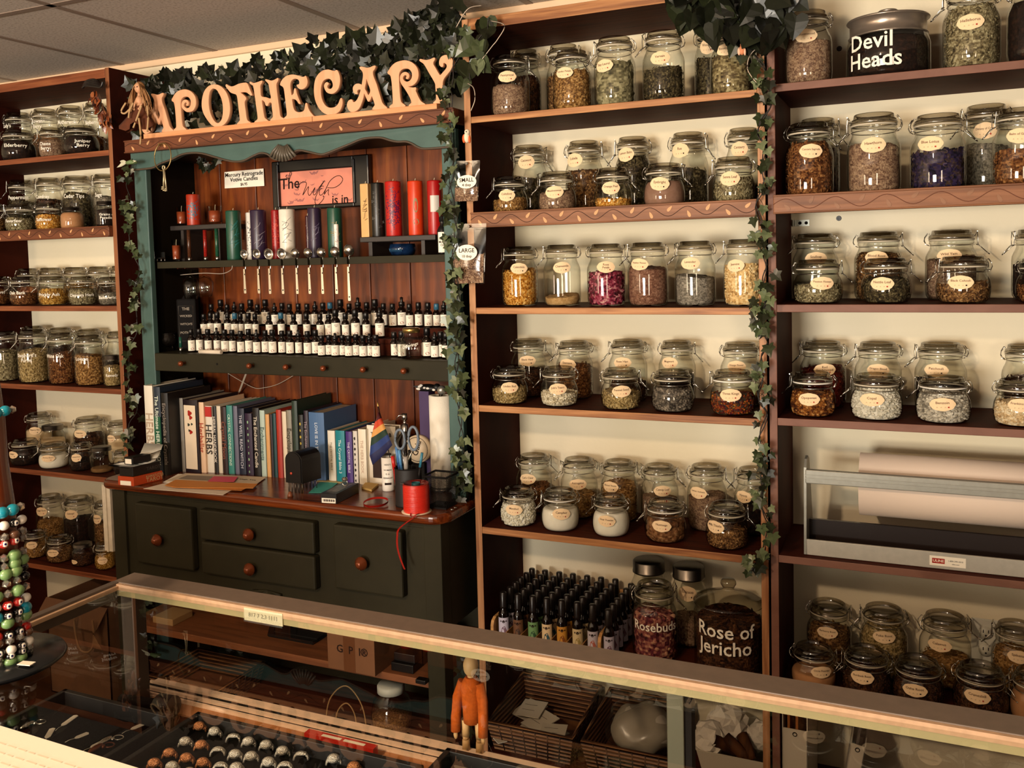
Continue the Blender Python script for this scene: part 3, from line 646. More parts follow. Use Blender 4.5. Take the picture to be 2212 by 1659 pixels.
def jar(shelf, row, k, xl, xr, yt, her, fill, lab=None, lx=None, ly=None, style='o', words=None, white=False, sq=None):
    yc = row if isinstance(row, float) else (FR if row == 'f' else BK); z = SH[shelf]; cx = (xl+xr)/2
    c = at(cx, yt+(xr-xl)*.8, yc); r = (xr-xl)*depth(c)/F/2; c.z = z
    r = min(r, .0605)
    topz = at(cx, yt, yc+(.035 if z < 1.38 else -.035)).z; h = topz-z
    H = PRO[k, 'H']; lo, hi = {'T': (.145, .215), 'S': (.088, .14), 'M': (.08, .25)}[k]; h = max(lo, min(hi, h)); R0 = .042 if k == 'M' else RJ
    d = CAM-c; rz = math.atan2(d.y, d.x)+PI/2
    pl = f"{PLACE[shelf[0]]} {ORD[int(shelf[1])]} shelf"
    nm = {'T': 'tall clip jar', 'S': 'squat clip jar', 'M': 'screw-lid jar'}[k]
    wl = words or (f"{nm} {'lettered' if style == 'w' else 'labelled'} {lab.replace(chr(10), ' ')}, {HERBS[her][3]}, {pl}" if lab else f"{nm} of {HERBS[her][3]}, {pl}")
    t = thing('storage_jar' if k != 'M' else 'screw_jar', wl, 'jar', c, rz, 'herb jars on the '+PLACE[shelf[0]])
    t.scale = (r/R0, r/R0, h/H)
    b_ = mo('glass_body', PRO[k, 'body'], t); mo('contents', contents(k, HERBS[her][0], fill), t, HERBMATS[her]).rotation_euler.z = R.uniform(0, 6)
    mo('lid' if k != 'M' else 'metal_lid', PRO[k, 'lid'], t)
    if k != 'M':
        mo('gasket', PRO[k, 'gasket'], t, RUBBERW if white else RUBBER)
        g = mo('wire_clamp', PRO[k, 'clamp'], t); g.rotation_euler.z = R.choice([0, PI])+R.uniform(-.35, .35)
    if lab is None: return t
    zl = .47*H if k != 'S' else .40*H; az = R.uniform(-.3, .3)
    if lx is not None:
        az = math.asin(max(-.85, min(.85, (lx-cx)/((xr-xl)/2)*.9)))
        zl = (at(lx, ly, yc-r).z-z)/h*H
    Rl = RJ*1.012 if k != 'M' else .0425
    if style == 'o':
        lo_ = mo('paper_label', PRO['label'], t); lo_.location.z = zl; lo_.rotation_euler = (0, R.uniform(-.06, .06), az)
        if k == 'M': lo_.scale = (.77, .77, .8)
        bm = BM(); n = lab.count('\n')
        text(bm, lab, wrap(.0560, .004 if not n else .003), width=.040, height=.0085, mi=0)
        s = len(lab) % 3
        for q, x in enumerate((-.011, -.003, .005)): 
            for p in [wrap(.0560)(x, -.007)]: tube(bm, [p+V((-.0012, 0, -.0012)), p+V((0, 0, .0012)), p+V((.0012, 0, -.001))], .0003, 3, 2)
        quad(bm, [wrap(.0561)(.0115+a, -.007+b2) for a, b2 in ((-.0016,-.0016),(.0016,-.0016),(.0016,.0016),(-.0016,.0016))], 1)
        obj('lettering', bm, [flat('6d5140', .8, key='label_ink', spec=.1), REDINK if s else INK, flat('8a6a55', .8, key='faint_ink')], lo_, local=True)
    else:
        bm = BM(); text(bm, lab, wrap(Rl*1.004, zl), width=RJ*(1.75 if lab != 'Rosebuds' else 2.1), height=.0175 if lab != 'Rosebuds' else .032); o = obj('white_lettering', bm, WHITEINK, t, local=True); o.rotation_euler.z = az
    return t
J = [
 # ---- centre bookcase
 ('M1','f','T',1060,1144,114,'greybrown',.65,'Pennyroyal',1095,165), ('M1','f','T',1194,1278,105,'tanbrown',.9,'Linden Petals',1217,157),
 ('M1','f','T',1283,1373,75,'bay',.85,'Bay Laurel',1302,142), ('M1','f','T',1388,1478,62,'green',.6,'Vervain',1425,125),
 ('M1','f','T',1534,1626,64,'euc',.8,'Eucalyptus',1567,107), ('M1','b','T',1106,1168,102,'darkroot',.8), ('M1','b','T',1180,1256,90,'brown',.8),
 ('M1','b','T',1500,1568,50,'green',.8,'Woodruff',1527,101),
 ('M2','f','S',1064,1141,378,'tanbrown',.6,'Coltsfoot',1094,422), ('M2','f','S',1162,1246,368,'greybrown',.75,'Meadowsweet',1197,415),
 ('M2','f','S',1283,1366,360,'orange',.4,'Orange Peel',1319,406), ('M2','f','S',1390,1480,350,'eyeb',.9,'Eyebright',1424,397),
 ('M2','f','S',1540,1630,336,'palegreen',.85,'Senna Leaf',1576,386),
 ('M2','b','T',1105,1182,304,'green',.7,'Catswort',1136,350), ('M2','b','T',1221,1303,294,'brown',.75,'Lobelia',1238,346),
 ('M2','b','T',1328,1407,284,'green',.95,'Lemon Balm',1350,334), ('M2','b','T',1445,1529,273,'green',.7,'Rue',1467,325), ('M2','b','T',1567,1645,261,'palegreen',.4,'Centaury',1596,322),
 ('M3',.10,'T',1084,1162,532,'orange',.85,'Calendula',1121,580), ('M3',.10,'T',1174,1254,528,'tan',.25,'Chamomile',1214,578),
 ('M3',.10,'T',1268,1351,526,'rose',.7,'Rose\nPetals',1309,577), ('M3',.10,'T',1356,1443,523,'mauve',.75,'Heather Flower',1379,571),
 ('M3',.10,'T',1458,1545,520,'lavgrey',.65,'Lavender',1490,569), ('M3',.10,'T',1564,1648,516,'cream',.75,'Jasmine',1587,574),
 ('M4','f','S',1062,1141,786,'seed',.6,'Linden Bud',1101,838), ('M4','f','S',1167,1249,788,'pearl',.5,"Job's Tears",1205,841),
 ('M4','f','S',1298,1385,791,'seed',.6,'Fennel Seed',1343,846), ('M4','f','S',1408,1499,795,'pebble',.75), ('M4','f','S',1535,1631,795,'multi',.7,'Three Kings',1578,854),
 ('M4','b','T',1104,1181,729,'darkroot',.65,'Black Haw',1139,780), ('M4','b','T',1201,1281,733,'rust',.85,'Damiana',1224,787),
 ('M4','b','T',1315,1398,730,'darkroot',.35,'Rose Hips',1343,784), ('M4','b','T',1423,1502,732,'dark',.6,'Mugwort',1444,784), ('M4','b','T',1557,1642,736,'tan',.2,'Orange Flower',1590,792),
 ('M5','f','S',1080,1160,1045,'crystal',.9,'Menthol',1109,1102), ('M5','f','S',1169,1252,1049,'white',.85,'Camphor',1213,1112),
 ('M5','f','S',1279,1361,1062,'white',.9,'Guar Powder',1309,1126), ('M5','f','S',1393,1482,1072,'nutmeg',.8,'Nutmegs',1428,1137), ('M5','f','S',1525,1616,1079,'brown',.65,'Milk Thistle',1542,1139),
 ('M5','b','T',1115,1192,975,'rust',.6,"Cat's Claw",1138,1035), ('M5','b','T',1211,1291,983,'tanbrown',.5,'Astragalus',1248,1047),
 ('M5','b','T',1298,1378,988,'tanbrown',.75,'Blessed Thistle',1316,1052), ('M5','b','T',1385,1465,997,'greybrown',.6,'Catnip Leaf',1432,1062),
 ('M5','b','T',1485,1569,997,'greybrown',.7,'Lemon Verbena',1506,1065), ('M5','b','T',1587,1668,1004,'dark',.55,'Hyssop',1604,1074),
 # ---- right bookcase
 ('R1','f','T',1697,1795,19,'greybrown',.8,'Wormwood',1741,77), ('R1','f','T',2039,2158,-38,'palegreen',.95,'Helleborus',2096,47), ('R1','f','T',2181,2290,-55,'dark',.95),
 ('R2','f','T',1697,1798,262,'rust',.95,'Cascara Sagrada',1752,326), ('R2','b','T',1722,1812,250,'darkroot',.8), ('R2','f','T',1831,1944,241,'greybrown',.75,'Hawthorn',1886,313),
 ('R2','f','T',1968,2084,243,'purple',.7,'Blue Lotus',2008,310), ('R2','b','T',2080,2180,202,'grey',.7,'Dittany of Crete',2128,282), ('R2','f','T',2149,2255,230,'rust',.6,'Balm of Gilead',2202,293),
 ('R3','f','S',1715,1818,559,'palegreen',.6,'Passion Flower',1777,612), ('R3','f','S',1863,1965,556,'green',.8,'Nettle Leaf',1905,613),
 ('R3','f','S',2026,2134,552,'brown',.6,'Black Cohosh',2075,610), ('R3','f','S',2200,2300,556,'rust',.6),
 ('R3','b','T',1714,1809,504,'grey',.3,'Scullcap',1763,558), ('R3','b','T',1848,1947,500,'brown',.9,'Blood Root',1893,556), ('R3','b','T',2003,2107,496,'greybrown',.75,'Wild Yam',2050,552), ('R3','b','T',2191,2290,494,'dark',.7),
 ('R4','f','S',1708,1803,799,'opop',.75,'Opoponax',1747,863), ('R4','f','S',1840,1946,803,'copal',.95,'Copal',1883,864),
 ('R4','f','S',1982,2092,808,'benz',.95,'Benzoin',2036,874), ('R4','f','S',2151,2252,814,'frank',.85,'Frankincense',2204,876),
 ('R4','b','T',1730,1825,733,'redwood',.8,'Red\nSandalwood',1782,799), ('R4','b','T',1849,1944,735,'rust',.5,'Dragon Blood',1897,800), ('R4','b','T',1980,2083,736,'dark',.6,'Patchouli',2022,800), ('R4','b','T',2169,2262,740,'darkroot',.7),
 ('R6','b','T',1745,1836,1290,'brown',.8,'Barberry Root',1787,1367), ('R6','b','T',1860,1957,1300,'seed',.95,'Poke Root',1910,1377),
 ('R6','b','T',1989,2093,1316,'tanbrown',.5,'Calamus',2029,1395), ('R6','b','T',2147,2245,1336,'tanbrown',.85,'Spikenard',2202,1420),
 ('R6','f','S',1710,1805,1382,'peach',.6,'Orris Powder',1776,1455), ('R6','f','S',1821,1922,1389,'darkroot',.85,'Burdock Root',1862,1464),
 ('R6','f','S',1930,2036,1411,'darkroot',.85,'Osha Root',1976,1492), ('R6','f','S',2062,2173,1425,'darkroot',.9,'Cranesbill',2111,1506), ('R6','f','S',2186,2290,1436,'peach',.9),
 # ---- left bookcase
 ('L1','b','T',11,69,230,'green',.7,"Lady's",15,272,'w'), ('L1','b','T',70,127,225,'peach',.7,'Rowan\nBerry',80,267,'w'), ('L1','b','T',126,181,219,'green',.8,'Motherwort',143,263,'w'), ('L1','b','T',182,231,216,'rust',.5,'Bayberry',196,264,'w'),
 ('L1','f','S',5,78,277,'dark',.9,'Elderberry',33,312,'w'), ('L1','f','S',85,141,272,'greybrown',.9,'Chaste\nBerry',97,315,'w'), ('L1','f','S',141,213,268,'dark',.9,'Juniper\nBerry',180,306,'w'),
 ('L2','b','T',18,76,383,'green',.85,'Peppermint',38,426,'w'), ('L2','b','T',79,134,380,'darkroot',.85,'Comfrey',90,425,'w'), ('L2','b','T',137,200,377,'green',.9,'Cedar Tips',158,423,'w'), ('L2','b','T',201,258,373,'grey',.8,'Sage',212,421,'w'),
 ('L2','f','S',-48,12,438,'brown',.8,None), ('L2','f','S',14,76,438,'palegreen',.7,'Feverfew',28,477,'w'), ('L2','f','S',78,133,436,'orange',.75,'Safflower',94,474,'w'), ('L2','f','M',133,181,455,'peach',.95,None), ('L2','f','M',208,250,433,'dark',.9,'Grains of\nParadise',231,466,'w'),
 ('L3','b','S',36,83,556,'pink',.55,None), ('L3','b','S',84,136,554,'creampow',.5,None), ('L3','b','S',137,188,554,'gold',.8,None), ('L3','b','S',189,237,554,'brown',.8,None), ('L3','b','S',238,276,554,'greybrown',.8,None),
 ('L3','f','S',-38,21,596,'rust',.75,'Leaves',-2,632,'w'), ('L3','f','S',24,83,596,'rust',.65,'Oak Bark',36,633,'w'), ('L3','f','S',85,148,596,'gold',.75,'Prickly Ash',105,637,'w'), ('L3','f','S',150,211,596,'palegreen',.85,'Cleavers Herb',176,638,'w'), ('L3','f','S',213,262,597,'grey',.6,'Bladderwrack',232,643,'w'),
 ('L4','f','T',-16,37,713,'palegreen',.75,None), ('L4','f','T',40,102,710,'seed',.75,"Shepherd's\nPurse",55,774,'w'), ('L4','f','T',104,161,717,'rust',.8,'White Oak',115,770,'w'), ('L4','f','T',162,225,722,'tanbrown',.8,'Lovage',175,776,'w'), ('L4','f','M',224,262,764,'seed',.8,'Remedy',240,812,'w'),
 ('L4','b','T',50,98,702,'dark',.8), ('L4','b','T',106,160,705,'darkroot',.8), ('L4','b','T',166,222,708,'darkroot',.6), ('L4','b','T',231,276,713,'dark',.5),
 ('L5','b','T',58,110,887,'creampow',.85,'Slippery Elm',75,932), ('L5','b','M',90,140,913,'creampow',.7,None), ('L5','b','T',161,224,896,'darkroot',.85,'Valerian',172,938), ('L5','b','T',233,280,904,'creampow',.75,'Marshmallow',238,948),
 ('L5','f','S',25,86,943,'dark',.9,'Indigo',28,983), ('L5','f','S',86,148,951,'white',.75,'Arrow Root',104,992), ('L5','f','S',152,200,949,'dark',.5,'Activated Root',164,990), ('L5','f','M',196,244,959,'empty',.2,None), ('L5','f','S',246,286,975,'dark',.6,None),
 ('L6','b','T',80,137,1062,'tanbrown',.6,'Ginger Root',89,1106), ('L6','b','T',139,200,1066,'dark',.8,'Galangal',153,1113), ('L6','b','T',203,250,1075,'brown',.85,'Elecampane',208,1122),
 ('L6','f','S',52,100,1138,'tanbrown',.7,'Licorice',68,1180), ('L6','f','S',102,157,1149,'brown',.7,'Yellow Dock',113,1196), ('L6','f','M',158,203,1178,'darkroot',.6,'Wild Cherry',158,1214), ('L6','f','S',205,250,1163,'gold',.8,'Turmeric Root',220,1213),
]
textmeshes(sorted({j[8] for j in J if len(j) > 8 and j[8]}))
WORDS = {('M1',1106): 'tall clip jar half hidden behind the Pennyroyal jar', ('M1',1180): 'tall clip jar tucked behind the Linden Petals jar', ('M4',1408): 'squat clip jar of grey brown lumps between Fennel Seed and Three Kings',
 ('R1',2181): 'dark filled jar cut off by the frame beside the Helleborus jar', ('R2',1722): 'tall clip jar half hidden behind the Cascara Sagrada jar', ('R3',2200): 'squat clip jar cut off by the frame right of Black Cohosh',
 ('R3',2191): 'tall clip jar at the right edge behind a squat jar, third shelf', ('R4',2169): 'tall clip jar behind the Frankincense jar at the right edge', ('R6',2186): 'peach filled clip jar at the lower right edge beside Cranesbill',
 ('L2',-48): 'clip jar cut off at the left edge beside the Feverfew jar', ('L2',133): 'small metal-lidded jar of orange meal right of the Safflower jar', ('L3',36): 'clip jar of pink orange petals behind the Oak Bark jar',
 ('L3',84): 'clip jar of cream powder behind the Prickly Ash jar', ('L3',137): 'clip jar of golden flakes behind the Cleavers Herb jar', ('L3',189): 'brown filled clip jar behind the gap left of Bladderwrack', ('L3',238): 'clip jar against the side panel behind the Bladderwrack jar',
 ('L4',-16): 'tall jar of pale leaf cut off by the left edge, fourth shelf', ('L4',50): 'tall clip jar hidden behind the Shepherd\'s Purse jar', ('L4',106): 'tall clip jar hidden behind the White Oak jar', ('L4',166): 'tall clip jar hidden behind the Lovage jar',
 ('L4',231): 'dark filled clip jar by the side panel behind the Remedy jar', ('L5',90): 'cream filled jar with dark metal lid behind the Arrow Root jar', ('L5',196): 'nearly empty jar with a metal lid left of the tarot boxes', ('L5',246): 'dark jar partly hidden behind the bookcase edge and tarot boxes'}
for j in J:
    a = list(j)+[None]*(12-len(j))
    jar(a[0], a[1], a[2], a[3], a[4], a[5], a[6], a[7], a[8], a[9], a[10], a[11] or 'o', WORDS.get((a[0], a[3])), white=(a[0], a[3]) in (('M4',1535),('M5',1393),('R4',1708),('R4',1982),('M5',1169)))
# ---- big jars
def bigjar(name, label, c, prof, lidprof, lidmat, her, inner, fill, lid='lid', h=1, kind=None):
    d = CAM-V(c); t = thing(name, label, 'jar', c, math.atan2(d.y, d.x)+PI/2); bm = BM(); lathe(bm, prof, 44); obj('glass_body', bm, GLASS, t, local=True)
    bm = BM(); lathe(bm, lidprof, 40); obj(lid, bm, lidmat, t, local=True); PRO[name+label, 'inner'] = inner
    o = mo('contents', contents(name+label, kind or HERBS[her][0], fill), t, HERBMATS[her]); return t
c = at(1918,150,.09); r = 170*depth(c)/F/2; c.z = SH['R1']; zt = at(1918,58,.09-.08).z-c.z
t = bigjar('lidded_canister', 'wide glass jar lettered Devil Heads with a steel knob lid', c, [(0,.002),(r*.95,0),(r,.008),(r,zt-.03),(r*.95,zt-.012),(r*.88,zt-.006),(r*.88,zt)],
    [(0,zt+.056),(.020,zt+.056),(.024,zt+.053),(.020,zt+.050),(.006,zt+.048),(.005,zt+.038),(r*.86,zt+.036),(r*.97,zt+.034),(r*.99,zt+.031),(r*.97,zt+.029),(r*.91,zt+.026),(r*.91,zt-.004),(r*.95,zt-.006),(r*.9,zt-.008)], flat('9a8c7e', .3, .7, key='brushed_lid'), 'dark', [(r*.9,.005),(r*.95,.012),(r*.95,zt-.03),(r*.86,zt-.012)], .95, 'steel_lid')
bm = BM()
for s, px, py, hh in (('Devil', 1878, 88, .052), ('Heads', 1888, 128, .052)):
    p = at(px, py, .09-r); text(bm, s, (lambda z0, x0: (lambda x, y: V((r*1.004*math.sin((x+x0)/r), -r*1.004*math.cos((x+x0)/r), z0+y))))(p.z-c.z, -.042 if s == 'Devil' else -.034), height=hh)
obj('white_lettering', bm, WHITEINK, t, local=True)
c = at(1575,1400,.10); r = 148*depth(c)/F/2; c.z = SH['M6']; zt = at(1575,1300,.1).z-c.z
t = bigjar('lidded_canister', 'large glass jar lettered Rose of Jericho with domed glass lid', c, [(0,.002),(r*.93,0),(r,.012),(r,zt-.02),(r*.96,zt-.006),(r*.97,zt)],
    [(0,zt+.062),(.016,zt+.062),(.020,zt+.057),(.021,zt+.050),(.014,zt+.038),(.018,zt+.032),(r*.55,zt+.022),(r*.85,zt+.012),(r*1.0,zt+.006),(r*1.02,zt+.002),(r*.98,zt)], LIDG, 'darkroot', [(r*.85,.005),(r*.95,.012),(r*.95,zt-.03)], .9, 'glass_lid', kind='leaf')
bm = BM()
for s, px, py in (('Rose of', 1563, 1368), ('Jericho', 1566, 1404)):
    p = at(px, py, .1-r); text(bm, s, (lambda z0: (lambda x, y: V((r*1.004*math.sin((x-.012)/r), -r*1.004*math.cos((x-.012)/r), z0+y))))(p.z-c.z), height=.052)
obj('white_lettering', bm, WHITEINK, t, local=True)
SH['B'] = SH['M6']
t = jar('M6', .09, 'T', 1363, 1466, 1250, 'bud', .75, 'Rosebuds', 1415, 1358, 'w', 'clip jar of dried rosebuds lettered Rosebuds beside the spray bottles'); t.scale = (1.13, 1.13, (at(1415,1250,.12).z-SH['M6'])/HT)
for xl, xr, yt, lab, lx, ly, wd in ((1362,1442,1200,None,0,0,'tall jar with dark metal lid behind the Rosebuds jar'), (1448,1528,1212,'Echinacea',1485,1283,'tall jar with metal lid labelled Echinacea left of Rose of Jericho')):
    t = jar('M6', .22, 'M', xl, xr, yt, 'greybrown', .45, lab, lx, ly, 'o', wd)
# ================================================================ upper shelf of the hutch: candles, spoons, signs
WICK = flat('e8d8b8', .8, key='wick')
def wickmesh(parent, c, h=.010):
    bm = BM(); tube(bm, [(c.x, c.y, c.z-.001), (c.x+.0005, c.y, c.z+h*.6), (c.x+.002, c.y, c.z+h)], .0009, 5); obj('wick', bm, WICK, parent)
def wax(c, **k): return flat(c, .35, var=.06, vscale=60, spec=.5, key='wax_'+c)
def pillar(xl, xr, yt, col, label, y=.10, z=None, deco=None, square=False):
    z = uz if z is None else z; cx = (xl+xr)/2; c = at(cx, yt, y); r = (xr-xl)*depth(c)/F/2; h = c.z-z; c.z = z
    t = thing('pillar_candle', label, 'candle', c, 0, 'pillar candles in the hutch'); bm = BM()
    d = CAM-c; face = math.atan2(d.y, d.x)
    if square: box(bm, (-r, -r*.7, 0), (r, r*.7, h), bev=.002)
    else: lathe(bm, [(r*.97, 0), (r, .002), (r, h-.004), (r*.96, h-.001), (r*.75, h), (0, h-.002)], 28, cap=False); 
    bd = obj('wax_body', bm, wax(col), t, local=True); wickmesh(t, V((c.x, c.y, z+h-.002)))
    P = lambda x, zz: V((r*1.01*math.cos(face+x/r), r*1.01*math.sin(face+x/r), zz))
    if deco:
        kind, dc_, n = deco; bm = BM(); rr = random.Random(int(xl))
        if kind == 'specks':
            for i in range(n):
                x, zz = rr.gauss(0, r*.5), h*(.5+rr.gauss(0, .16)); s = rr.uniform(.0012, .003); quad(bm, [P(x-s, zz), P(x, zz-s), P(x+s, zz), P(x, zz+s)])
        if kind == 'stars':
            for i in range(n):
                x, zz = rr.uniform(-r*.9, r*.9), h*(.15+.7*(i+.5)/n); s = .006
                pts = [P(x+s*math.cos(a*PI*.8), zz+s*math.sin(a*PI*.8)) for a in range(5)]; tube(bm, pts, .0006, 4, closed=True)
        if kind == 'lines':
            for i in range(n):
                a, x, zz = rr.uniform(-.9, .9), rr.uniform(-r*.5, r*.5), h*rr.uniform(.3, .75); pts = [P(x+(q-.5)*.02*math.cos(a)+.003*math.sin(q*5+i), zz+(q-.5)*.03*math.sin(a+.6)) for q in (0,.25,.5,.75,1)]; tube(bm, pts, .0005, 4)
        if kind == 'band':
            K = 10
            for i in range(K): quad(bm, [P((q-.5)*r*1.3, zz) for q, zz in ((i/K, h*.42), ((i+1)/K, h*.42), ((i+1)/K, h*.72), (i/K, h*.72))])
        if kind == 'leaf':
            pts = [P(.008*math.sin(q)*(.9), h*.55+.022*-math.cos(q)) for q in [2*PI*i/14 for i in range(14)]]; bm.faces.new([bm.verts.new(p) for p in pts])
            pts = [P(.009*math.cos(q), h*.25+.009*math.sin(q)) for q in [2*PI*i/16 for i in range(16)]]; bm.faces.new([bm.verts.new(p) for p in pts])
        obj('decoration', bm, flat(dc_, .4, key='deco_'+dc_), bd, local=True)
    return t
def votive(xl, xr, yt, label, y, z):
    cx = (xl+xr)/2; c = at(cx, yt, y); r = (xr-xl)*depth(c)/F/2; h = max(.04, min(.075, c.z-z)); c.z = z
    t = thing('votive_candle', label, 'candle', c, 0, 'votive candles in clear glasses'); bm = BM()
    lathe(bm, [(0, .003), (r*.85, .001), (r*.9, .004), (r, h), (r*.94, h), (r*.84, .008), (0, .008)], 24); obj('votive_glass', bm, GLASS, t, local=True)
    bm = BM(); lathe(bm, [(0, .009), (r*.80, .009), (r*.88, h*.74), (0, h*.72)], 20); obj('wax_body', bm, wax('a84a28'), t, local=True); wickmesh(t, V((c.x, c.y, z+h*.72)), .022)
def riser(xl, xr, yt, y0, y1, legs, label):
    a, b = at(xl, yt[0], y0), at(xr, yt[1], y0); zt = (a.z+b.z)/2
    t = thing('display_riser', label, 'riser', ((a.x+b.x)/2, (y0+y1)/2, uz)); bm = BM(); box(bm, (a.x, y0, zt-.016), (b.x, y1, zt), bev=.002)
    RM = flat('2c2521', .5, key='riser_black'); obj('top', bm, RM, t)
    for f in legs:
        x = a.x+(b.x-a.x)*f; bm = BM(); box(bm, (x-.006, y0+.01, uz), (x+.006, y1-.01, zt-.016)); obj('leg', bm, RM, t)
    return zt
z1 = riser(367, 488, (487, 484), .09, .21, (.18, .82), 'small black wooden riser holding votives on the left')
z2 = riser(777, 940, (511, 508), .06, .20, (.12, .82), 'black wooden riser holding red candles on the right')
votive(379.5, 403, 447, 'votive candle on the left riser beside the red and blue candle', .12, z1)
votive(448, 480, 445, 'votive candle in glass at the right end of the left riser', .13, z1)
votive(501, 528, 446, 'votive candle half hidden behind the tall green pillar', .20, uz+.062)
votive(370, 390, 518, 'votive candle on the shelf below the left riser', .07, uz)
pillar(402, 431, 420, 'a83018', 'short red candle with blue foot standing on the left riser', .13, z1, ('specks', '2c6a80', 90))
GREEN, PURP = '1c4a38', '2c1c34'
pillar(487, 519, 455, GREEN, 'tall dark green pillar candle beside the left riser', .09, None, ('lines', '3a8a8a', 16))
pillar(530, 546, 459, 'e8e0d4', 'slim white candle half hidden behind the first purple pillar', .14, None, ('specks', '1a1512', 60))
pillar(540, 574, 453.6, PURP, 'dark purple pillar candle with etched star, left of red pillar', .09, None, ('lines', 'b8b0b8', 9))
pillar(585, 604, 453.6, '9a1c1c', 'slim crimson candle left of the white pillar', .13, None, ('specks', 'd04838', 70))
pillar(602, 636, 452, 'e6dccb', 'white pillar candle with an ink drawing', .09, None, ('lines', '4a4440', 12))
pillar(659, 668, 466, '3a1018', 'thin dark red candle beside the second purple pillar', .13, None, ('specks', 'd0c8c0', 20))
pillar(664, 693, 449, PURP, 'dark purple pillar candle left of the short green pillar', .09, None, ('lines', '8a8298', 8))
pillar(706, 738, 449, GREEN, 'green pillar candle with gold star behind a small white taper', .11, None, ('lines', 'b89850', 12))
pillar(721, 731, 484, 'efe6da', 'small white taper candle in front of the green pillar', .065, None, ('specks', '7a1c2c', 40))
pillar(779, 799, 397, 'd8a868', 'square tan candle with carved lines on the right riser', .12, z2, ('lines', '4a2c14', 10), True)
pillar(800, 829, 395, '14120f', 'black pillar candle with silver stars', .11, z2, ('stars', 'c8c4bc', 9))
pillar(831, 866, 392, 'b81e16', 'red pillar candle with purple glitter patch', .11, z2, ('specks', '5a1440', 260))
pillar(879.5, 913, 391, 'd03a14', 'orange red pillar candle with pressed leaf and round seal', .11, z2, ('leaf', '8a7a50', 1))
pillar(922, 953, 390, 'a81414', 'dark red pillar candle with a silver band, rightmost', .11, z2, ('band', 'cfc8be', 1))
for i, (xl, xr, yt, col, w_) in enumerate(((403,411,497,'4a2a18','bronze'),(438,446,497,'8a1c14','red'),(463,471,494,'1e4a34','green'))):
    c = at((xl+xr)/2, yt, .075); r = (xr-xl)*depth(c)/F/2; t = thing('glitter_taper', f'thin glittery {w_} taper candle standing under the left riser', 'candle', (c.x, c.y, uz), 0, 'taper candles under the riser')
    bm = BM(); cyl(bm, (c.x, c.y, uz+.012), (c.x, c.y, c.z), r, 14); obj('wax_body', bm, flat(col, .3, var=.5, vscale=300, key='glit'+col), t)
    bm = BM(); cyl(bm, (c.x, c.y, uz), (c.x, c.y, uz+.014), r*1.1, 14); obj('foil_foot', bm, STEEL, t)
# blue glazed cat dish under the right riser
c = at(870, 548, .12); t = thing('glazed_dish', 'dark blue glazed dish under the right riser', 'dish', (c.x, c.y, uz)); bm = BM()
lathe(bm, [(0, .002), (.03, 0), (.036, .004), (.042, .02), (.038, .036), (.034, .036), (.036, .02), (0, .008)], 28); obj('bowl', bm, flat('0e2240', .15, key='blue_glaze', var=.4, vscale=50), t, local=True)
bm = BM(); 
for i in range(9): tube(bm, [V((-.02+i*.005, -.040, .012)), V((-.022+i*.005, -.0415, .022))], .0006, 4)
obj('painted_lines', bm, flat('4a86a8', .3, key='pale_blue'), t, local=True)
# small black bottle with hand lettered label at the right end
c = at(947, 548, .03); t = thing('ink_bottle', 'small black bottle with hand lettered label at the shelf end', 'bottle', (c.x, c.y+.03, uz)); bm = BM(); h = at(947, 467, .06).z-uz
lathe(bm, [(0, 0), (.016, .001), (.017, .004), (.017, h*.62), (.012, h*.72), (.008, h*.76), (.008, h*.86)], 20); obj('glass_body', bm, BLACK, t, local=True)
bm = BM(); lathe(bm, [(0, h), (.009, h), (.010, h*.97), (.010, h*.85), (0, h*.85)], 16); obj('cap', bm, BLACKM, t, local=True)
bm = BM()
for i in range(8): quad(bm, [wrap(.0173)(x, z) for x, z in ((-.014+i*.0035, .006), (-.0105+i*.0035, .006), (-.0105+i*.0035, h*.58), (-.014+i*.0035, h*.58))])
lb_ = obj('paper_label', bm, PAPER, t, local=True); t.rotation_euler.z = PI*.12
bm = BM(); text(bm, 'Dark\nMoon\nOil', wrap(.0176, h*.32), width=.022); obj('lettering', bm, INK, lb_, local=True)
# miniature chair
c = at(348, 562, .05); t = thing('miniature_chair', 'tiny silver chair at the left end of the shelf', 'ornament', (c.x, c.y, uz)); bm = BM()
box(bm, (-.010, -.009, .012), (.010, .009, .015)); obj('seat', bm, STEEL, t, local=True)
bm = BM(); box(bm, (-.010, .007, .015), (.010, .009, .034)); obj('backrest', bm, STEEL, t, local=True)
for x in (-.009, .009):
    for y in (-.008, .008): bm = BM(); cyl(bm, (x, y, 0), (x, y, .013), .0012, 6); obj('leg', bm, STEEL, t, local=True)
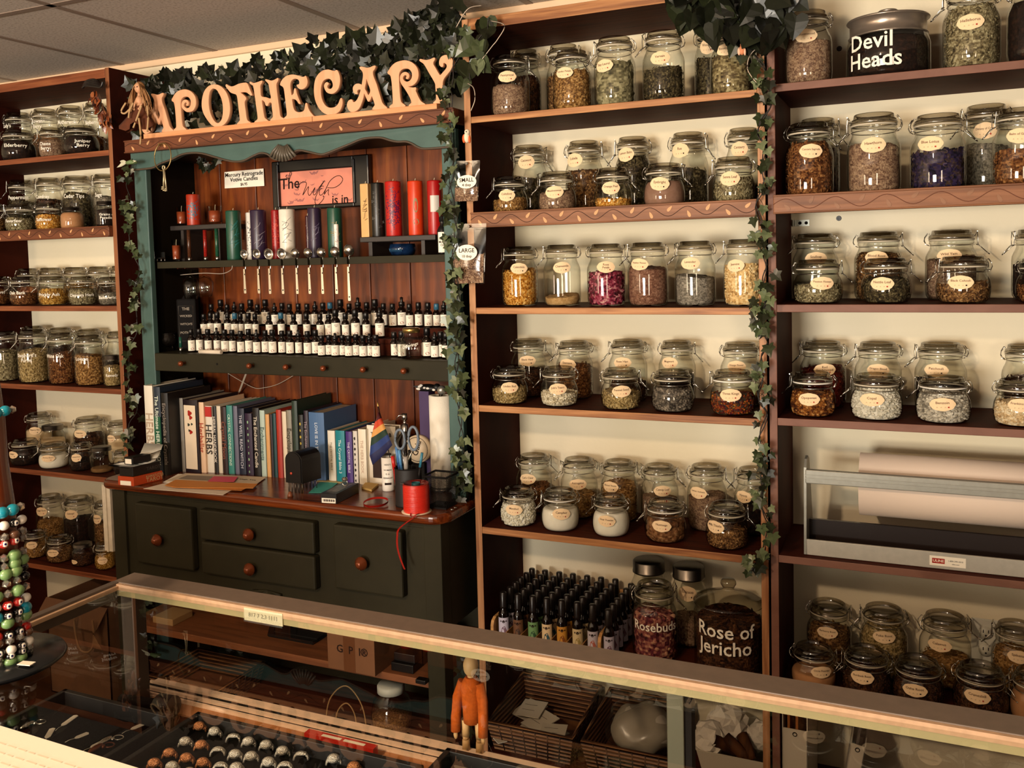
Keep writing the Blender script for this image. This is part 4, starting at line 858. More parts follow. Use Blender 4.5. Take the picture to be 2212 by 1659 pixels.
# measuring spoons hung through the slots
SP = [(527,549,10.5,1,634),(554,548,11,1,634),(580,549,13,1,635),(608,548,13,1,635),(638,547,12,0,635),(665.6,546,11.5,0,635),(694,545.6,12,0,635),(724,544.6,13,0,635),(754,540,13.5,0,650)]
for i, (px, py, rp, op, yb) in enumerate(SP):
    c = at(px, py, .022); r = rp*depth(c)/F*.95; e = at(px+3, yb, .026); x = scx[i]
    t = thing('measuring_spoon', ['open bowled steel spoon, {} of the hanging spoons', 'steel spoon showing its rounded back, {} of the hanging spoons'][0 if op else 1].format(['leftmost', 'second from left', 'third from left', 'fourth from left', 'fifth from left', 'fourth from right', 'third from right', 'second from right', 'rightmost'][i]), 'spoon', (x, .03, uz), 0, 'steel measuring spoons hanging from the shelf')
    bm = BM(); mt = M.Translation((c.x, .022, c.z)) @ M.Rotation(-PI/2 if not op else PI/2, 4, 'X') @ M.Rotation(.25, 4, 'X')
    lathe(bm, [(0, -r*.75), (r*.45, -r*.66), (r*.78, -r*.42), (r*.96, -r*.1), (r, 0), (r*.95, 0), (r*.9, -r*.12), (r*.72, -r*.40), (r*.4, -r*.60), (0, -r*.68)], 26, mat=mt); obj('bowl', bm, STEEL, t)
    bm = BM(); tube(bm, [(c.x, .030, c.z-r*.9), (x, .0375, uz+.002), (x, .0375, uz-.02), (x+.002, .030, uz-.05)], .0022, 6)
    prism(bm, [V((x+dx, .031, z)) for dx, z in ((-.003, uz-.03), (.003, uz-.03), (.006, e.z+.004), (.005, e.z), (-.003, e.z), (-.004, e.z+.004))], (0, -.0016, 0)); o = obj('handle', bm, STEEL, t)
    bm = BM(); cyl(bm, (x+.001, .0285, e.z+.012), (x+.001, .0312, e.z+.012), .0022, 10); obj('hanging_hole', bm, BLACKM, o)
# framed sign
fx = [at(px, 420, .225) for px in (587, 796)]; zb, ztp = at(590, 456, .225).z, at(590, 349, .225).z
t = thing('framed_sign', 'black framed pink sign reading The Witch is in', 'sign', ((fx[0].x+fx[1].x)/2, .235, zb)); bm = BM()
X0, X1 = fx[0].x, fx[1].x; fw_ = .03
ia, ib = at(604.7, 371.5, .235), at(764.5, 363, .235); ic = at(607.7, 445.5, .235); IX0, IX1, IZ0, IZ1 = ia.x, ib.x, ic.z, (ia.z+ib.z)/2
for (a, b2) in (((X0, zb), (IX0, ztp)), ((IX1, zb), (X1, ztp)), ((IX0, zb), (IX1, IZ0)), ((IX0, IZ1), (IX1, ztp))): box(bm, (a[0], .228, a[1]), (b2[0], .25, b2[1]), bev=.004)
box(bm, (IX0-.008, .222, zb+.012), (IX0, .23, ztp-.012), bev=.002); box(bm, (IX1, .222, zb+.012), (IX1+.008, .23, ztp-.012), bev=.002); obj('frame', bm, flat('0d0908', .3, key='frame_black'), t)
bm = BM(); box(bm, (IX0, .236, IZ0), (IX1, .240, IZ1)); pr = obj('print', bm, flat('e28a72', .6, key='print_pink', var=.08, vscale=20), t)
rr = random.Random(4); W_, H_ = IX1-IX0, IZ1-IZ0
for i in range(26):
    x, z, s = IX0+W_*rr.uniform(.05, .95), IZ0+H_*rr.uniform(.08, .95), rr.choice([.006, .009, .015, .02])
    bat = [(-1,.25),(-.6,.1),(-.45,-.1),(-.25,-.02),(-.1,.12),(0,.05),(.1,.12),(.25,-.02),(.45,-.1),(.6,.1),(1,.3),(.7,-.25),(.4,-.42),(.15,-.3),(0,-.5),(-.15,-.3),(-.4,-.42),(-.7,-.22)]
    a = rr.uniform(-.25, .25); pts = [(min(IX1-.001, max(IX0+.001, x+s*(u*math.cos(a)-v*math.sin(a)))), min(IZ1-.001, max(IZ0+.001, z+s*(u*math.sin(a)+v*math.cos(a))))) for u, v in bat]
    bm = BM(); bm.faces.new([bm.verts.new((u, .2358-.00001*i, v)) for u, v in pts]); obj('printed_bat', bm, flat('a8645c', .6, key='bat_mauve'), pr)
def ppx(px, py): return at(560+px/9.217, 340+py/9.217, .2352)
bm = BM(); p = ppx(610, 530); text(bm, 'The', onplane(p, (1,0,.02), (.03,0,1)), height=.052)
p = ppx(1610, 840); text(bm, 'is in', onplane(p, (1,0,.02), (.05,0,1)), height=.042)
for st in ([(560,345),(530,370),(545,400),(590,410),(600,340),(620,290),(640,310),(600,440)], [(775,640),(770,580),(840,500),(910,490),(940,530),(900,650),(865,750),(900,700),(980,580),(970,680),(985,750),(1020,740),(1110,600),(1075,700),(1085,745),(1120,730),(1180,620),(1300,460),(1200,620),(1120,800),(1110,900),(1150,945),(1220,900),(1285,810),(1270,760)],
           [(1190,590),(1260,570),(1280,580)], [(1250,620),(1210,640),(1195,710),(1215,755),(1270,720),(1340,600),(1400,480),(1500,390),(1600,365),(1660,430),(1620,520),(1500,600),(1360,605)], [(1340,590),(1290,740),(1340,670),(1385,640),(1370,700),(1385,755)]):
    tube(bm, catmull([ppx(*q) for q in st], 4, False), .0011, 4)
obj('lettering', bm, INK, pr)
# paper card
ca = [at(x, y, .252) for x, y in ((485.4,407),(570.9,401.5),(569,364),(484.8,371.7))]
t = thing('price_card', 'white card reading Mercury Retrograde Votive Candles', 'card', ca[0]); bm = BM(); prism(bm, ca, (0, .001, 0)); pc = obj('card', bm, PAPER, t)
ctr = sum(ca, V())/4+V((0, -.0012, 0)); ax = (ca[1]-ca[0]+ca[2]-ca[3]).normalized(); ay = (ca[3]-ca[0]).normalized(); wd = (ca[1]-ca[0]).length; hh = (ca[3]-ca[0]).length; bm = BM()
for s, dy, w2 in (('Mercury Retrograde', .28, .95), ('Votive Candles', -.02, .70), ('$6.95', -.33, .17)): text(bm, s, onplane(ctr+ay*dy*hh, ax, ay), width=wd*w2)
obj('lettering', bm, INK, pc)
# ring of old keys on a hook
t = thing('key_ring', 'brass key ring with three skeleton keys hanging from trim board', 'keys', at(352, 314, -.05)); bm = BM()
kc = at(351.5, 339, -.045); krx, krz = .036, .045
tube(bm, [kc+V((krx*math.cos(a), .003*math.sin(a), krz*math.sin(a))) for a in [i*PI/20 for i in range(40)]], .0018, 6, closed=True); obj('ring', bm, flat('a08858', .35, .9, key='old_brass'), t)
bm = BM(); h_ = at(351, 314, -.034); tube(bm, [h_+V((0, .006, 0)), h_+V((0, -.016, 0)), h_+V((0, -.018, .006))], .0018, 6); obj('hook', bm, flat('a08858', .35, .9, key='old_brass'), t)
for i, (a, b2) in enumerate((((353,366),(356,412)), ((355,366),(360,413)), ((354,366),(353,409)))):
    bm = BM(); p, q = at(*a, -.047-.003*i), at(*b2, -.047-.003*i); tube(bm, [p, q], .0022, 6); n_ = q-p
    tube(bm, [p+V((.005*math.cos(k), 0, .006+.006*math.sin(k))) for k in [j*PI/6 for j in range(12)]], .0013, 5, closed=True); box(bm, q+V((-.008, -.001, .0)), q+V((0, .001, .003))); box(bm, q+V((-.007, -.001, .006)), q+V((0, .001, .009)))
    obj('key', bm, flat('d8c8a0', .4, .6, key='pale_brass'), t)
# ================================================================ bottles on the ledge
BH = .078
bm = BM(); lathe(bm, [(0, 0), (.0120, .0005), (.0130, .003), (.0130, .045), (.0115, .050), (.0075, .054), (.0072, .058)], 18); BB = mesh(bm, 'glass_body', AMBER)
bm = BM(); lathe(bm, [(0, .078), (.0075, .078), (.0086, .0765), (.0088, .058), (0, .058)], 16); BC = mesh(bm, 'cap', BLACK)
bm = BM(); lathe(bm, [(0, .070), (.0078, .070), (.0086, .0685), (.0088, .058), (0, .058)], 16); lathe(bm, [(.004, .070), (.0045, .082), (0, .084)], 10); BD = mesh(bm, 'dropper_cap', BLACK)
bm = BM()
for i in range(10):
    a0, a1 = -1.15+2.3*i/10, -1.15+2.3*(i+1)/10; q = .01315
    quad(bm, [(q*math.sin(a), -q*math.cos(a), z) for a, z in ((a0, .006), (a1, .006), (a1, .041), (a0, .041))])
BL = mesh(bm, 'paper_label', PAPER)
bm = BM(); rr = random.Random(2)
for z, w2 in ((.034, .011), (.030, .007)): 
    for q in range(5): x = -w2/2+w2*q/5; quad(bm, [wrap(.0133)(x+a, z+b2) for a, b2 in ((0, 0), (w2/7, 0), (w2/7, .0022), (0, .0018))], 0)
bm.faces.new([bm.verts.new(wrap(.0134)(.0055*math.cos(a), .0125+.0035*math.sin(a))) for a in [i*PI/8 for i in range(16)]]).material_index = 1
BP = mesh(bm, 'printed_mark', [flat('8a7868', .8, key='label_grey'), flat('a04830', .7, key='label_rust')])
tiers = {'back': (.200, 655), 'middle': (.130, 676), 'front': (.060, 704)}
tz = {}
for k, (y, yp) in tiers.items(): tz[k] = lz if k == 'front' else max(lz+.02, at(620, yp, y).z-BH)
t = thing('bottle_riser', 'dark stepped riser under the rows of black-capped bottles', 'riser', ((ux1+ux2)/2, .15, lz)); bm = BM()
box(bm, (ux1+.11, .095, lz), (ux2-.02, .165, tz['middle']), bev=.001); obj('lower_step', bm, DARKX, t); bm = BM(); box(bm, (ux1+.11, .165, lz), (ux2-.02, .245, tz['back']), bev=.001); obj('upper_step', bm, DARKX, t)
ROWS = [('back', [458,518,558,603,650,705,748,798,855,903,950,1005,1060,1110,1160,1205,1270,1325,1380,1435,1487,1540,1597,1655,1703,1760,1820,1873,1920], {518,705,798,1270,1380,1487,1655}),
        ('middle', [410,452,495,560,605,640,690,732,820,895,975,1055,1140,1195,1238,1300,1362,1430,1515], {1362,1238,1515}),
        ('front', [330,380,435,490,540,587,640,690,740,795,840,900,950,1003,1060,1110,1170,1215,1255,1300,1340,1385,1430,1470,1510,1605,1652,1812,1860,1898,1930], {1812})]
for k, xs, big in ROWS:
    n = len(xs)
    for i, u in enumerate(xs):
        px = 300+u/2.911; y = tiers[k][0]+(.012 if i % 2 else -.004); p = at(px, {'back': 690, 'middle': 705, 'front': 735}[k], y); low = k == 'front' and 1160 < u < 1520
        w_ = f'{i+1}' ; od = ['first','second','third','fourth','fifth','sixth','seventh','eighth','ninth','tenth','eleventh','twelfth','thirteenth','fourteenth','fifteenth','sixteenth'][min(i, n-1-i)]
        side = 'left' if i <= n-1-i else 'right'
        t = thing('dropper_bottle', f'dark dropper bottle, {od} from {side} in the {k} bottle row, hutch ledge', 'bottle', (p.x, y-(.018 if low else 0), tz[k]), 0, 'black capped bottles on the hutch ledge')
        d = CAM-p; t.rotation_euler.z = math.atan2(d.y, d.x)+PI/2+R.uniform(-.25, .25); s = 1.16 if u in big else R.uniform(.95, 1.03); t.scale = (s, s, s*(.88 if low else 1))
        mo('glass_body', BB, t); mo('cap' if i % 5 != 3 else 'dropper_cap', BC if i % 5 != 3 else BD, t, flat('2f6078', .4, key='blue_cap') if u in (1205, 1873, 605, 895) else None); q = mo('paper_label', BL, t); mo('printed_mark', BP, q)
# left end of the ledge: witch's potion bottle, cauldron, tube, chalk, hanging glasses
c = at(409, 745, .15); t = thing('potion_bottle', 'black square bottle lettered The Wicked Witch\'s Potion', 'bottle', (c.x, .15, lz)); bm = BM(); hb = at(409, 645, .15).z-lz
box(bm, (-.034, -.02, 0), (.034, .02, hb), bev=.006); lathe(bm, [(.02, hb-.001), (.011, hb+.012), (.011, hb+.04), (.013, hb+.042), (.013, hb+.05), (0, hb+.05)], 16); obj('glass_body', bm, BLACKM, t, local=True)
bm = BM(); tube(bm, [(-.026, -.0205, .03), (.024, -.0205, .03), (.024, -.0205, hb-.025), (-.026, -.0205, hb-.025)], .0008, 4, closed=True)
for s, z in (('THE', .80), ('WICKED', .66), ("WITCH'S", .50), ('POTION', .33)): text(bm, s, onplane((-.001, -.0206, hb*z), (1,0,0), (0,0,1)), width=.042 if s != 'THE' else .026, height=None)
obj('white_lettering', bm, flat('a89a88', .7, key='dull_white_ink'), t, local=True); t.rotation_euler.z = PI*.15
c = at(362, 757, .10); t = thing('cauldron', 'small black iron cauldron on three legs at ledge end', 'cauldron', (c.x, .10, lz)); bm = BM()
IRON = flat('1a1411', .5, .4, key='cast_iron', bump=.2, vscale=120)
lathe(bm, [(0, .012), (.018, .013), (.030, .022), (.034, .036), (.031, .05), (.027, .056), (.031, .060), (.029, .061), (.025, .056), (0, .054)], 26); obj('pot', bm, IRON, t, local=True)
bm = BM(); lathe(bm, [(.028, .061), (.015, .067), (.004, .069), (.004, .074), (0, .075)], 20); obj('lid', bm, IRON, t, local=True)
for a in (.3, 2.4, 4.5): bm = BM(); cyl(bm, (.02*math.cos(a), .02*math.sin(a), 0), (.018*math.cos(a), .018*math.sin(a), .017), .003, 8); obj('leg', bm, IRON, t, local=True)
bm = BM()
for s in (-1, 1): tube(bm, [V((s*.030, 0, .056)), V((s*.037, 0, .052)), V((s*.037, 0, .044)), V((s*.032, 0, .042))], .0016, 5)
obj('handle', bm, IRON, t, local=True)
c = at(391, 760, .045); t = thing('glass_vial', 'thin green and silver vial beside the cauldron', 'vial', (c.x, .045, lz)); bm = BM(); cyl(bm, (0, 0, .016), (0, 0, .052), .005, 12); obj('tube_body', bm, flat('1e5040', .3, key='vial_green'), t, local=True); bm = BM(); cyl(bm, (0, 0, 0), (0, 0, .017), .0056, 12); obj('metal_foot', bm, STEEL, t, local=True)
a, b2 = at(431, 752, .022), at(478, 755, .020); a.z = b2.z = lz+.007; bm = BM(); cyl(bm, a, b2, .0068, 16); tag(obj('chalk_stick', bm, flat('ead8c0', .8, key='chalk')), 'thick white chalk stick lying in front of the bottles', 'chalk')
for i, (px, rp) in enumerate(((411, 17), (441, 19))):
    c = at(px, 600, .10+.05*i); zt = uz-.024; t = thing('wine_glass', ['stemmed glass hanging upside down above the potion bottle', 'rounder stemmed glass hanging right of the first glass'][i], 'glass', (c.x, c.y, zt)); r = rp*depth(c)/F; bm = BM(); hz = zt-at(px, 645 if i == 0 else 642, .10).z
    lathe(bm, [(0, 0), (.026, -.001), (.026, -.003), (.004, -.006), (.0035, -.02), (.006, -.024), (r*.7, -.034), (r, -.05), (r*.98, -hz*.75), (r*.8, -hz), (r*.77, -hz), (r*.95, -hz*.75), (r*.96, -.05), (r*.6, -.036), (0, -.028)], 28); obj('glass_bowl', bm, GLASS, t, local=True)
    bm = BM()
    for s in (-1, 1): box(bm, (s*.016-.003, -.04, -.001), (s*.016+.003, .06, .0025))
    obj('hanging_rail', bm, DARKW, t, local=True)
bm = BM(); tube(bm, catmull([at(372,592,.25), at(373,640,.25), at(376,700,.25)], 5, False), .0012, 5); tube(bm, catmull([at(391,594,.24), at(392,620,.24), at(390,648,.24)], 5, False), .0012, 5); tube(bm, catmull([at(390,594,.12), at(440,590,.10), at(480,591,.07), at(499,583,.035), at(502,574,.028)], 5, False), .0014, 5)
tag(obj('light_cord', bm, flat('b0a090', .5, key='cord_grey')), 'thin grey cord under the hutch upper shelf at left', 'cord')
bm = BM(); tube(bm, catmull([at(492,806,.22), at(515,820,.24), at(547,837,.25), at(568,838,.25), at(600,830,.25), at(634,811,.24)], 5, False), .0012, 5); tag(obj('light_cord', bm, flat('c8b8a4', .5, key='cord_pale')), 'pale looping cord on the planks above the books', 'cord')
bm = BM(); p, q = at(531,808,.18), at(516,848,.245); s_ = V((.004, 0, 0)); prism(bm, [p-s_, p+s_, q+s_, q-s_], (0, .0015, 0)); tag(obj('cable_strap', bm, flat('c8b8a4', .5, key='cord_pale')), 'short flat pale strap hanging below the ledge', 'strap')
# offerings jar
c = at(890, 770, .045); t = thing('handled_jar', 'clear mug jar lettered Offerings with brass lid', 'jar', (c.x, .045, lz)); r = 24*depth(c)/F; h = at(890, 708, .045).z-lz; bm = BM()
lathe(bm, [(0, .003), (r*.9, .001), (r, .005), (r*1.02, h*.35), (r*.96, h*.62), (r*.74, h*.74), (r*.72, h*.86)], 32); obj('glass_body', bm, GLASS, t, local=True)
bm = BM(); lathe(bm, [(0, h), (r*.70, h), (r*.78, h*.97), (r*.78, h*.85), (0, h*.85)], 28); obj('brass_lid', bm, flat('b89858', .3, .9, key='brass_lid'), t, local=True)
bm = BM(); tube(bm, [(-r, 0, h*.6), (-r*1.35, 0, h*.55), (-r*1.4, 0, h*.35), (-r, 0, h*.2)], .003, 6); obj('handle', bm, GLASS, t, local=True)
bm = BM(); text(bm, 'Offerings', lambda x, y: V((r*1.03*math.sin(x/r), -r*1.03*math.cos(x/r), h*.45+y+.25*x)), width=r*1.5); obj('white_lettering', bm, WHITEINK, t, local=True); t.rotation_euler.z = PI*.12
# ---- bags pinned to the bookcase post
PLAST = glassmat('plastic_film', (.94, .93, .90), .05, .12, .6)
def bag(px, name_label, words, lab1, lab2, fillpy, lc, lr):
    q = [at(x, y, -.028) for x, y in px]; bl, br, tr, tl = q; t = thing('zip_bag', name_label, 'bag', tl+V((0, .02, 0))); nx, nz = 10, 14
    def P(u, v, s, k=1.0):
        p = (bl*(1-u)+br*u)*(1-v)+(tl*(1-u)+tr*u)*v; th = .011*k*math.sin(PI*u)**.5*max(0, math.sin(PI*min(1, v*1.05)))**.6*(1-.75*v); return p+V((0, -s*th*1.2, 0))
    bm = BM()
    for s in (1, -1):
        g = [[bm.verts.new(P(i/nx, j/nz, s)) for i in range(nx+1)] for j in range(nz+1)]
        for j in range(nz):
            for i in range(nx): bm.faces.new((g[j][i], g[j][i+1], g[j+1][i+1], g[j+1][i])).smooth = True
    obj('plastic_film', bm, PLAST, t)
    bm = BM(); lay = bm.faces.layers.float.new('rnd'); vf = (bl.z-at(px[0][0], fillpy, -.028).z)/(bl.z-tl.z); rr = random.Random(3)
    for s in (1, -1):
        g = [[bm.verts.new(P(.03+.94*i/nx, vf*j/8+.02, s, .92)+V((rr.uniform(-.001, .001), 0, (rr.uniform(-.004, .004)+(.014*(i/nx-.5) if lab1 == 'LARGE' else 0))*(j == 8)))) for i in range(nx+1)] for j in range(9)]
        for j in range(8):
            for i in range(nx): f = bm.faces.new((g[j][i], g[j][i+1], g[j+1][i+1], g[j+1][i])); f[lay] = rr.random()
    for i in range(240):
        u, v = rr.uniform(.06, .94), rr.uniform(.04, vf); chip(bm, lay, P(u, v, 1, .95), V((rr.uniform(-.3, .3), -1, rr.uniform(-.3, .3))).normalized(), 'flake', rr)
    obj('dried_herbs', bm, HERBMATS['greybrown'], t)
    bm = BM(); a, b2 = (tl*.12+bl*.0), 0
    for v in (.90, .93): tube(bm, [P(0, v, 1), P(.5, v, 1), P(1, v, 1)], .0008, 4)
    obj('zip_seal', bm, PLAST, t)
    c = at(*lc, -.043); rx, rz_ = lr[0]*depth(c)/F, lr[1]*depth(c)/F; bm = BM(); prism(bm, [c+V((rx*1.05*math.cos(a), 0, rz_*math.sin(a))) for a in [i*PI/16 for i in range(32)]], (0, .0006, 0)); lo = obj('paper_label', bm, PAPER, t)
    bm = BM(); text(bm, lab1, onplane(c+V((0, -.0006, rz_*.25)), (1,0,.0), (0,0,1)), width=rx*1.55); text(bm, lab2, onplane(c+V((0, -.0006, -rz_*.48)), (1,0,0), (0,0,1)), width=rx*.95); obj('lettering', bm, INK, lo)
    bm = BM(); c = tl*.5+tr*.5; cyl(bm, (c.x, -.030, c.z-.008), (c.x, -.035, c.z-.008), .004, 12); obj('push_pin', bm, DSTEEL, t)
bag([(982,437),(1033,435),(1037,346),(982,348)], 'small zip bag of herbs labelled SMALL pinned to bookcase post', '', 'SMALL', '4 tbsp', 407, (1007.7,392.7), (22.5, 14.5))
bag([(977,616),(1046,613),(1050.6,482),(977.5,484)], 'large zip bag of herbs labelled LARGE pinned to bookcase post', '', 'LARGE', '10 tbsp', 558, (1008,545.6), (24, 17))
# ================================================================ things on the hutch counter
BOOKS = [  # x left, x right, top y, front y-plane, colour, title, title colour, words
 (316.5,335,833,-.035,'efe6d4','HERBS','c0a890','tall cream book titled HERBS at the left end',.7),
 (336.5,351,836,-.035,'1c2a3a','The Ultimate HERB BOOK','e8f0e0','tall navy and green herb book beside the cream HERBS book',.8),
 (352,367,849,-.035,'0f0b0a','Encyclopedia of Crystals','8a8078','black book titled Encyclopedia of Crystals',.75),
 (389,399,860,.02,'8a8378','','','thin grey spiral binder left of the poppy book',.5),
 (399,430,864,.02,'1e1018','spells','c09060','thick dark book with red poppies on its cream spine',.3),
 (430.5,443.5,869,.03,'eec8a4','Herbalist','b04028','peach book titled Herbalist',.45),
 (444,461,877,.04,'ece4d4','HERBS','2a2420','white and red book titled HERBS',.5),
 (461.5,470,878,.045,'141110','HERBAL HANDBOOK','e8e0d4','black book titled Herbal Handbook',.7),
 (470.5,479.5,877,.045,'e6dac4','','','thin cream paperback right of the Herbal Handbook',.5),
 (480,491,879,.045,'2a1414','Crystal Moon','8a5040','dark maroon book left of the turquoise book',.6),
 (491.8,504.8,876,.045,'3a8a82','CRYSTAL CONNECTIONS','cfe6da','turquoise book titled Crystal Connections',.75),
 (506,515.5,877,.05,'6a6a80','','','grey violet book right of the turquoise one',.5),
 (516,530,882,.05,'22283c','THE WELL READ WITCH','c8cad8','navy book titled The Well Read Witch',.8),
 (531,546,893,.05,'2e1c38','','','purple book with torn green and white spine',.5),
 (547.5,562,881,.05,'120e0d','The Enchanted Candle','e0d8c8','black book titled The Enchanted Candle',.75),
 (563,574,886.5,.05,'b8ccc0','Enchantments','4a6a6a','pale green book titled Enchantments',.5),
 (575,583.5,895,.05,'e0a868','','','narrow orange tan book',.4),
 (584,590,895,.055,'2a1c24','','','very thin dark booklet beside the orange tan book',.4),
 (590.5,598,893,.055,'1c4448','','','thin dark teal booklet',.4),
 (598.5,609.5,885,.055,'b03020','','','bright red orange book',.4),
 (611,620.5,889,.06,'e8d8bc','','','stack of cream pamphlets right of the red book',.4),
 (621.5,632,886,.06,'8f8a7c','Encyclopedia','3a342c','grey book titled Encyclopedia',.6),
 (633,645,866,.06,'26382e','','','tall dark green book with a tab on top',.4),
 (646,657,896,.06,'14110e','','c8b050','short black book with gold spots',.4),
 (658,668,887,.065,'2e2430','The Enchanted Formulary','a09098','dark violet book left of the big blue book',.7),
 (669,702,891,.065,'4a6c98','LOVE IS IN THE EARTH','d8e0ea','thick blue book titled Love is in the Earth',.7),
 (708,724,930,.07,'e8e0d0','THE CRYSTAL BIBLE','8a7a60','white book titled The Crystal Bible',.55),
 (725,745,930,.07,'16808c','The Crystal Bible 3','e4f0ee','teal book titled The Crystal Bible 3',.65),
 (747,761,932,.07,'4a2c78','THE CRYSTAL BIBLE','e0d4ec','purple book titled Crystal Bible',.6),
 (762.5,772.5,931,.07,'d8d0c4','','','white book with black stone spots right of purple book',.4),
 (774,791,927,.07,'f0e4cc','THE HERB BOOK','c8a890','cream book titled The Herb Book',.6),
]
textmeshes(sorted({b_[5] for b_ in BOOKS if b_[5]}))
PAGES = flat('b8a68c', .85, key='book_pages', var=.12, vscale=90)
for xl, xr, yt, y, col, ti, tc, wd, frac in BOOKS:
    a, b2 = at(xl, 960, y), at(xr, 960, y); zt = at((xl+xr)/2, yt, y).z; w_ = b2.x-a.x; dp = min(.205, .250-y)*(.98 if w_ > .012 else .9)
    t = thing('book', wd+', on the counter' if len(wd.split()) < 12 else wd, 'book', ((a.x+b2.x)/2, y+dp/2, HZ), 0, 'books in a row on the hutch counter'); h = zt-HZ
    cm = flat(col, .45, key='cover_'+col); bm = BM(); x0, x1 = a.x+.0006, b2.x-.0006; e = min(.0022, w_*.2)
    box(bm, (x0, y, HZ), (x0+e, y+dp, zt), bev=.0004); box(bm, (x1-e, y, HZ), (x1, y+dp, zt), bev=.0004); n = 6
    P0 = [(x0+(x1-x0)*i/n, y-.0035*math.sin(PI*i/n)*min(1, w_/.02)) for i in range(n+1)]
    prism(bm, [V((u, v, HZ)) for u, v in P0]+[V((x1, y+e, HZ)), V((x0, y+e, HZ))], (0, 0, h)); co = obj('cover', bm, cm, t)
    bm = BM(); box(bm, (x0+e, y+e, HZ+.003), (x1-e, y+dp-.003, zt-.004)); obj('pages', bm, PAGES, t)
    cxm = (x0+x1)/2
    if ti:
        bm = BM(); ln = h*frac; k = min(ln, (w_*1.15)*max(2.2, len(ti)*.55)); zc = HZ+h*.5
        text(bm, ti, lambda u, v: V((cxm+v, y-.0042, zc-u)), width=k, height=w_*1.05); obj('title', bm, flat(tc, .6, key='ink_'+tc), co)
    if 'poppies' in wd:
        bm = BM(); box(bm, (x0+.006, y-.0046, HZ+.012), (x1-.006, y-.003, zt-.018), bev=.001); pl = obj('spine_panel', bm, flat('f0dcc0', .6, key='spine_panel'), co)
        bm = BM()
        for (fx_, fz, r_, m_) in ((.0, .82, .009, 0), (.004, .76, .007, 0), (.003, .56, .007, 0), (-.006, .66, .005, 1), (.008, .67, .004, 1), (-.004, .58, .004, 1)):
            bm.faces.new([bm.verts.new((cxm+fx_+r_*math.cos(q)*(1+.2*math.cos(3*q)), y-.0048, HZ+h*fz+r_*math.sin(q)*(1+.2*math.cos(3*q)))) for q in [i*PI/8 for i in range(16)]]).material_index = m_
        obj('printed_flowers', bm, [REDINK, flat('2a3020', .7, key='leaf_ink')], pl)
    if 'gold spots' in wd or 'stone spots' in wd or 'torn' in wd:
        bm = BM(); rr = random.Random(9); m_ = flat({'g': 'c0a840', 's': '14100e', 't': '8ab88a'}[wd[wd.index('spots')-5] if 'gold' in wd else ('s' if 'stone' in wd else 't')] if False else ('c0a840' if 'gold' in wd else '14100e' if 'stone' in wd else '8fb890'), .6, key='spots_'+wd[:9])
        for i in range(9): zz = HZ+h*(.06+.1*i); r_ = rr.uniform(.002, .0045); bm.faces.new([bm.verts.new((cxm+rr.uniform(-.001, .001)+r_*math.cos(q)*.8, y-.0042, zz+r_*1.4*math.sin(q))) for q in [j*PI/6 for j in range(12)]])
        obj('spine_spots', bm, m_, co)
    if 'red book titled HERBS' in wd or 'navy and green' in wd:
        bm = BM(); f0, f1 = (.84, .99) if 'red' in wd else (.30, .66); box(bm, (x0, y-.0040, HZ+h*f0), (x1, y-.0015, HZ+h*f1)); obj('spine_band', bm, flat('c02c28' if 'red' in wd else '1a5a40', .5, key='band_'+wd[:5]), co)
# herb book facing out behind the flag
a, b2 = at(795, 1000, .085), at(856, 1000, .085); zt = at(840, 921, .085).z
t = thing('book', 'white herb book facing outward behind the rainbow flag', 'book', ((a.x+b2.x)/2, .09, HZ), 0, 'books in a row on the hutch counter'); bm = BM(); box(bm, (a.x, .085, HZ), (b2.x, .088, zt)); box(bm, (a.x, .115, HZ), (b2.x, .118, zt)); cv = obj('cover', bm, flat('eee4d2', .5, key='cover_white'), t)
bm = BM(); box(bm, (a.x+.002, .088, HZ+.003), (b2.x-.003, .115, zt-.003)); obj('pages', bm, PAGES, t); bm = BM(); box(bm, (a.x+.018, .0842, HZ+.02), (b2.x-.018, .086, HZ+(zt-HZ)*.55)); obj('cover_picture', bm, flat('2a1410', .4, key='cover_dark'), cv)
bm = BM(); text(bm, 'THE HERB', onplane(((a.x+b2.x)/2, .0838, zt-.028), (1,0,0), (0,0,1)), width=.075); obj('title', bm, INK, cv)
# boxed decks on the left
def deck(name, label, cat, bl, fr, br, zb, ht, col, face=None):
    """a box lying flat: fr = near corner, bl = corner to its left, br = corner to its right"""
    e1, e2 = (bl-fr), (br-fr); t = thing(name, label, cat, (fr+bl+br)/3*1.0); t.location.z = zb; bm = BM(); prism(bm, [V((p.x, p.y, zb)) for p in (fr, br, bl+br-fr, bl)], (0, 0, ht)); bmesh.ops.bevel(bm, geom=list(bm.edges), offset=.0012, segments=1, affect='EDGES')
    return t, obj('box_body', bm, flat(col, .35, key='box_'+col), t), e1, e2
f0, f1, f2 = on(255, 1048, HZ), on(289, 1051, HZ), on(352, 1036, HZ); ht = .030
t, bo, e1, e2 = deck('tarot_box', 'orange tarot deck box at the bottom of the left stack', 'box', f0, f1, f2, HZ, ht, 'b8431c'); n2 = e2.normalized(); n1 = -e1.normalized(); o2 = V((n2.y, -n2.x, 0)); o1 = V((n1.y, -n1.x, 0))
bm = BM(); text(bm, 'KAMASUTRA', onplane(f1+e2*.72+V((0,0,ht*.72))+o2*.0006, n2, (0,0,1)), width=.062); text(bm, 'TAROT', onplane(f1+e2*.72+V((0,0,ht*.32))+o2*.0006, n2, (0,0,1)), width=.062); obj('lettering', bm, flat('c8a070', .6, key='gold_ink'), bo)
bm = BM(); c_ = f1+e1*.5+V((0,0,ht*.3))+o1*.0006; prism(bm, [c_+n1*u+V((0,0,v)) for u, v in ((-.022,-.007),(.022,-.007),(.022,.007),(-.022,.007))], -o1*.0005); obj('price_sticker', bm, PAPER, bo)
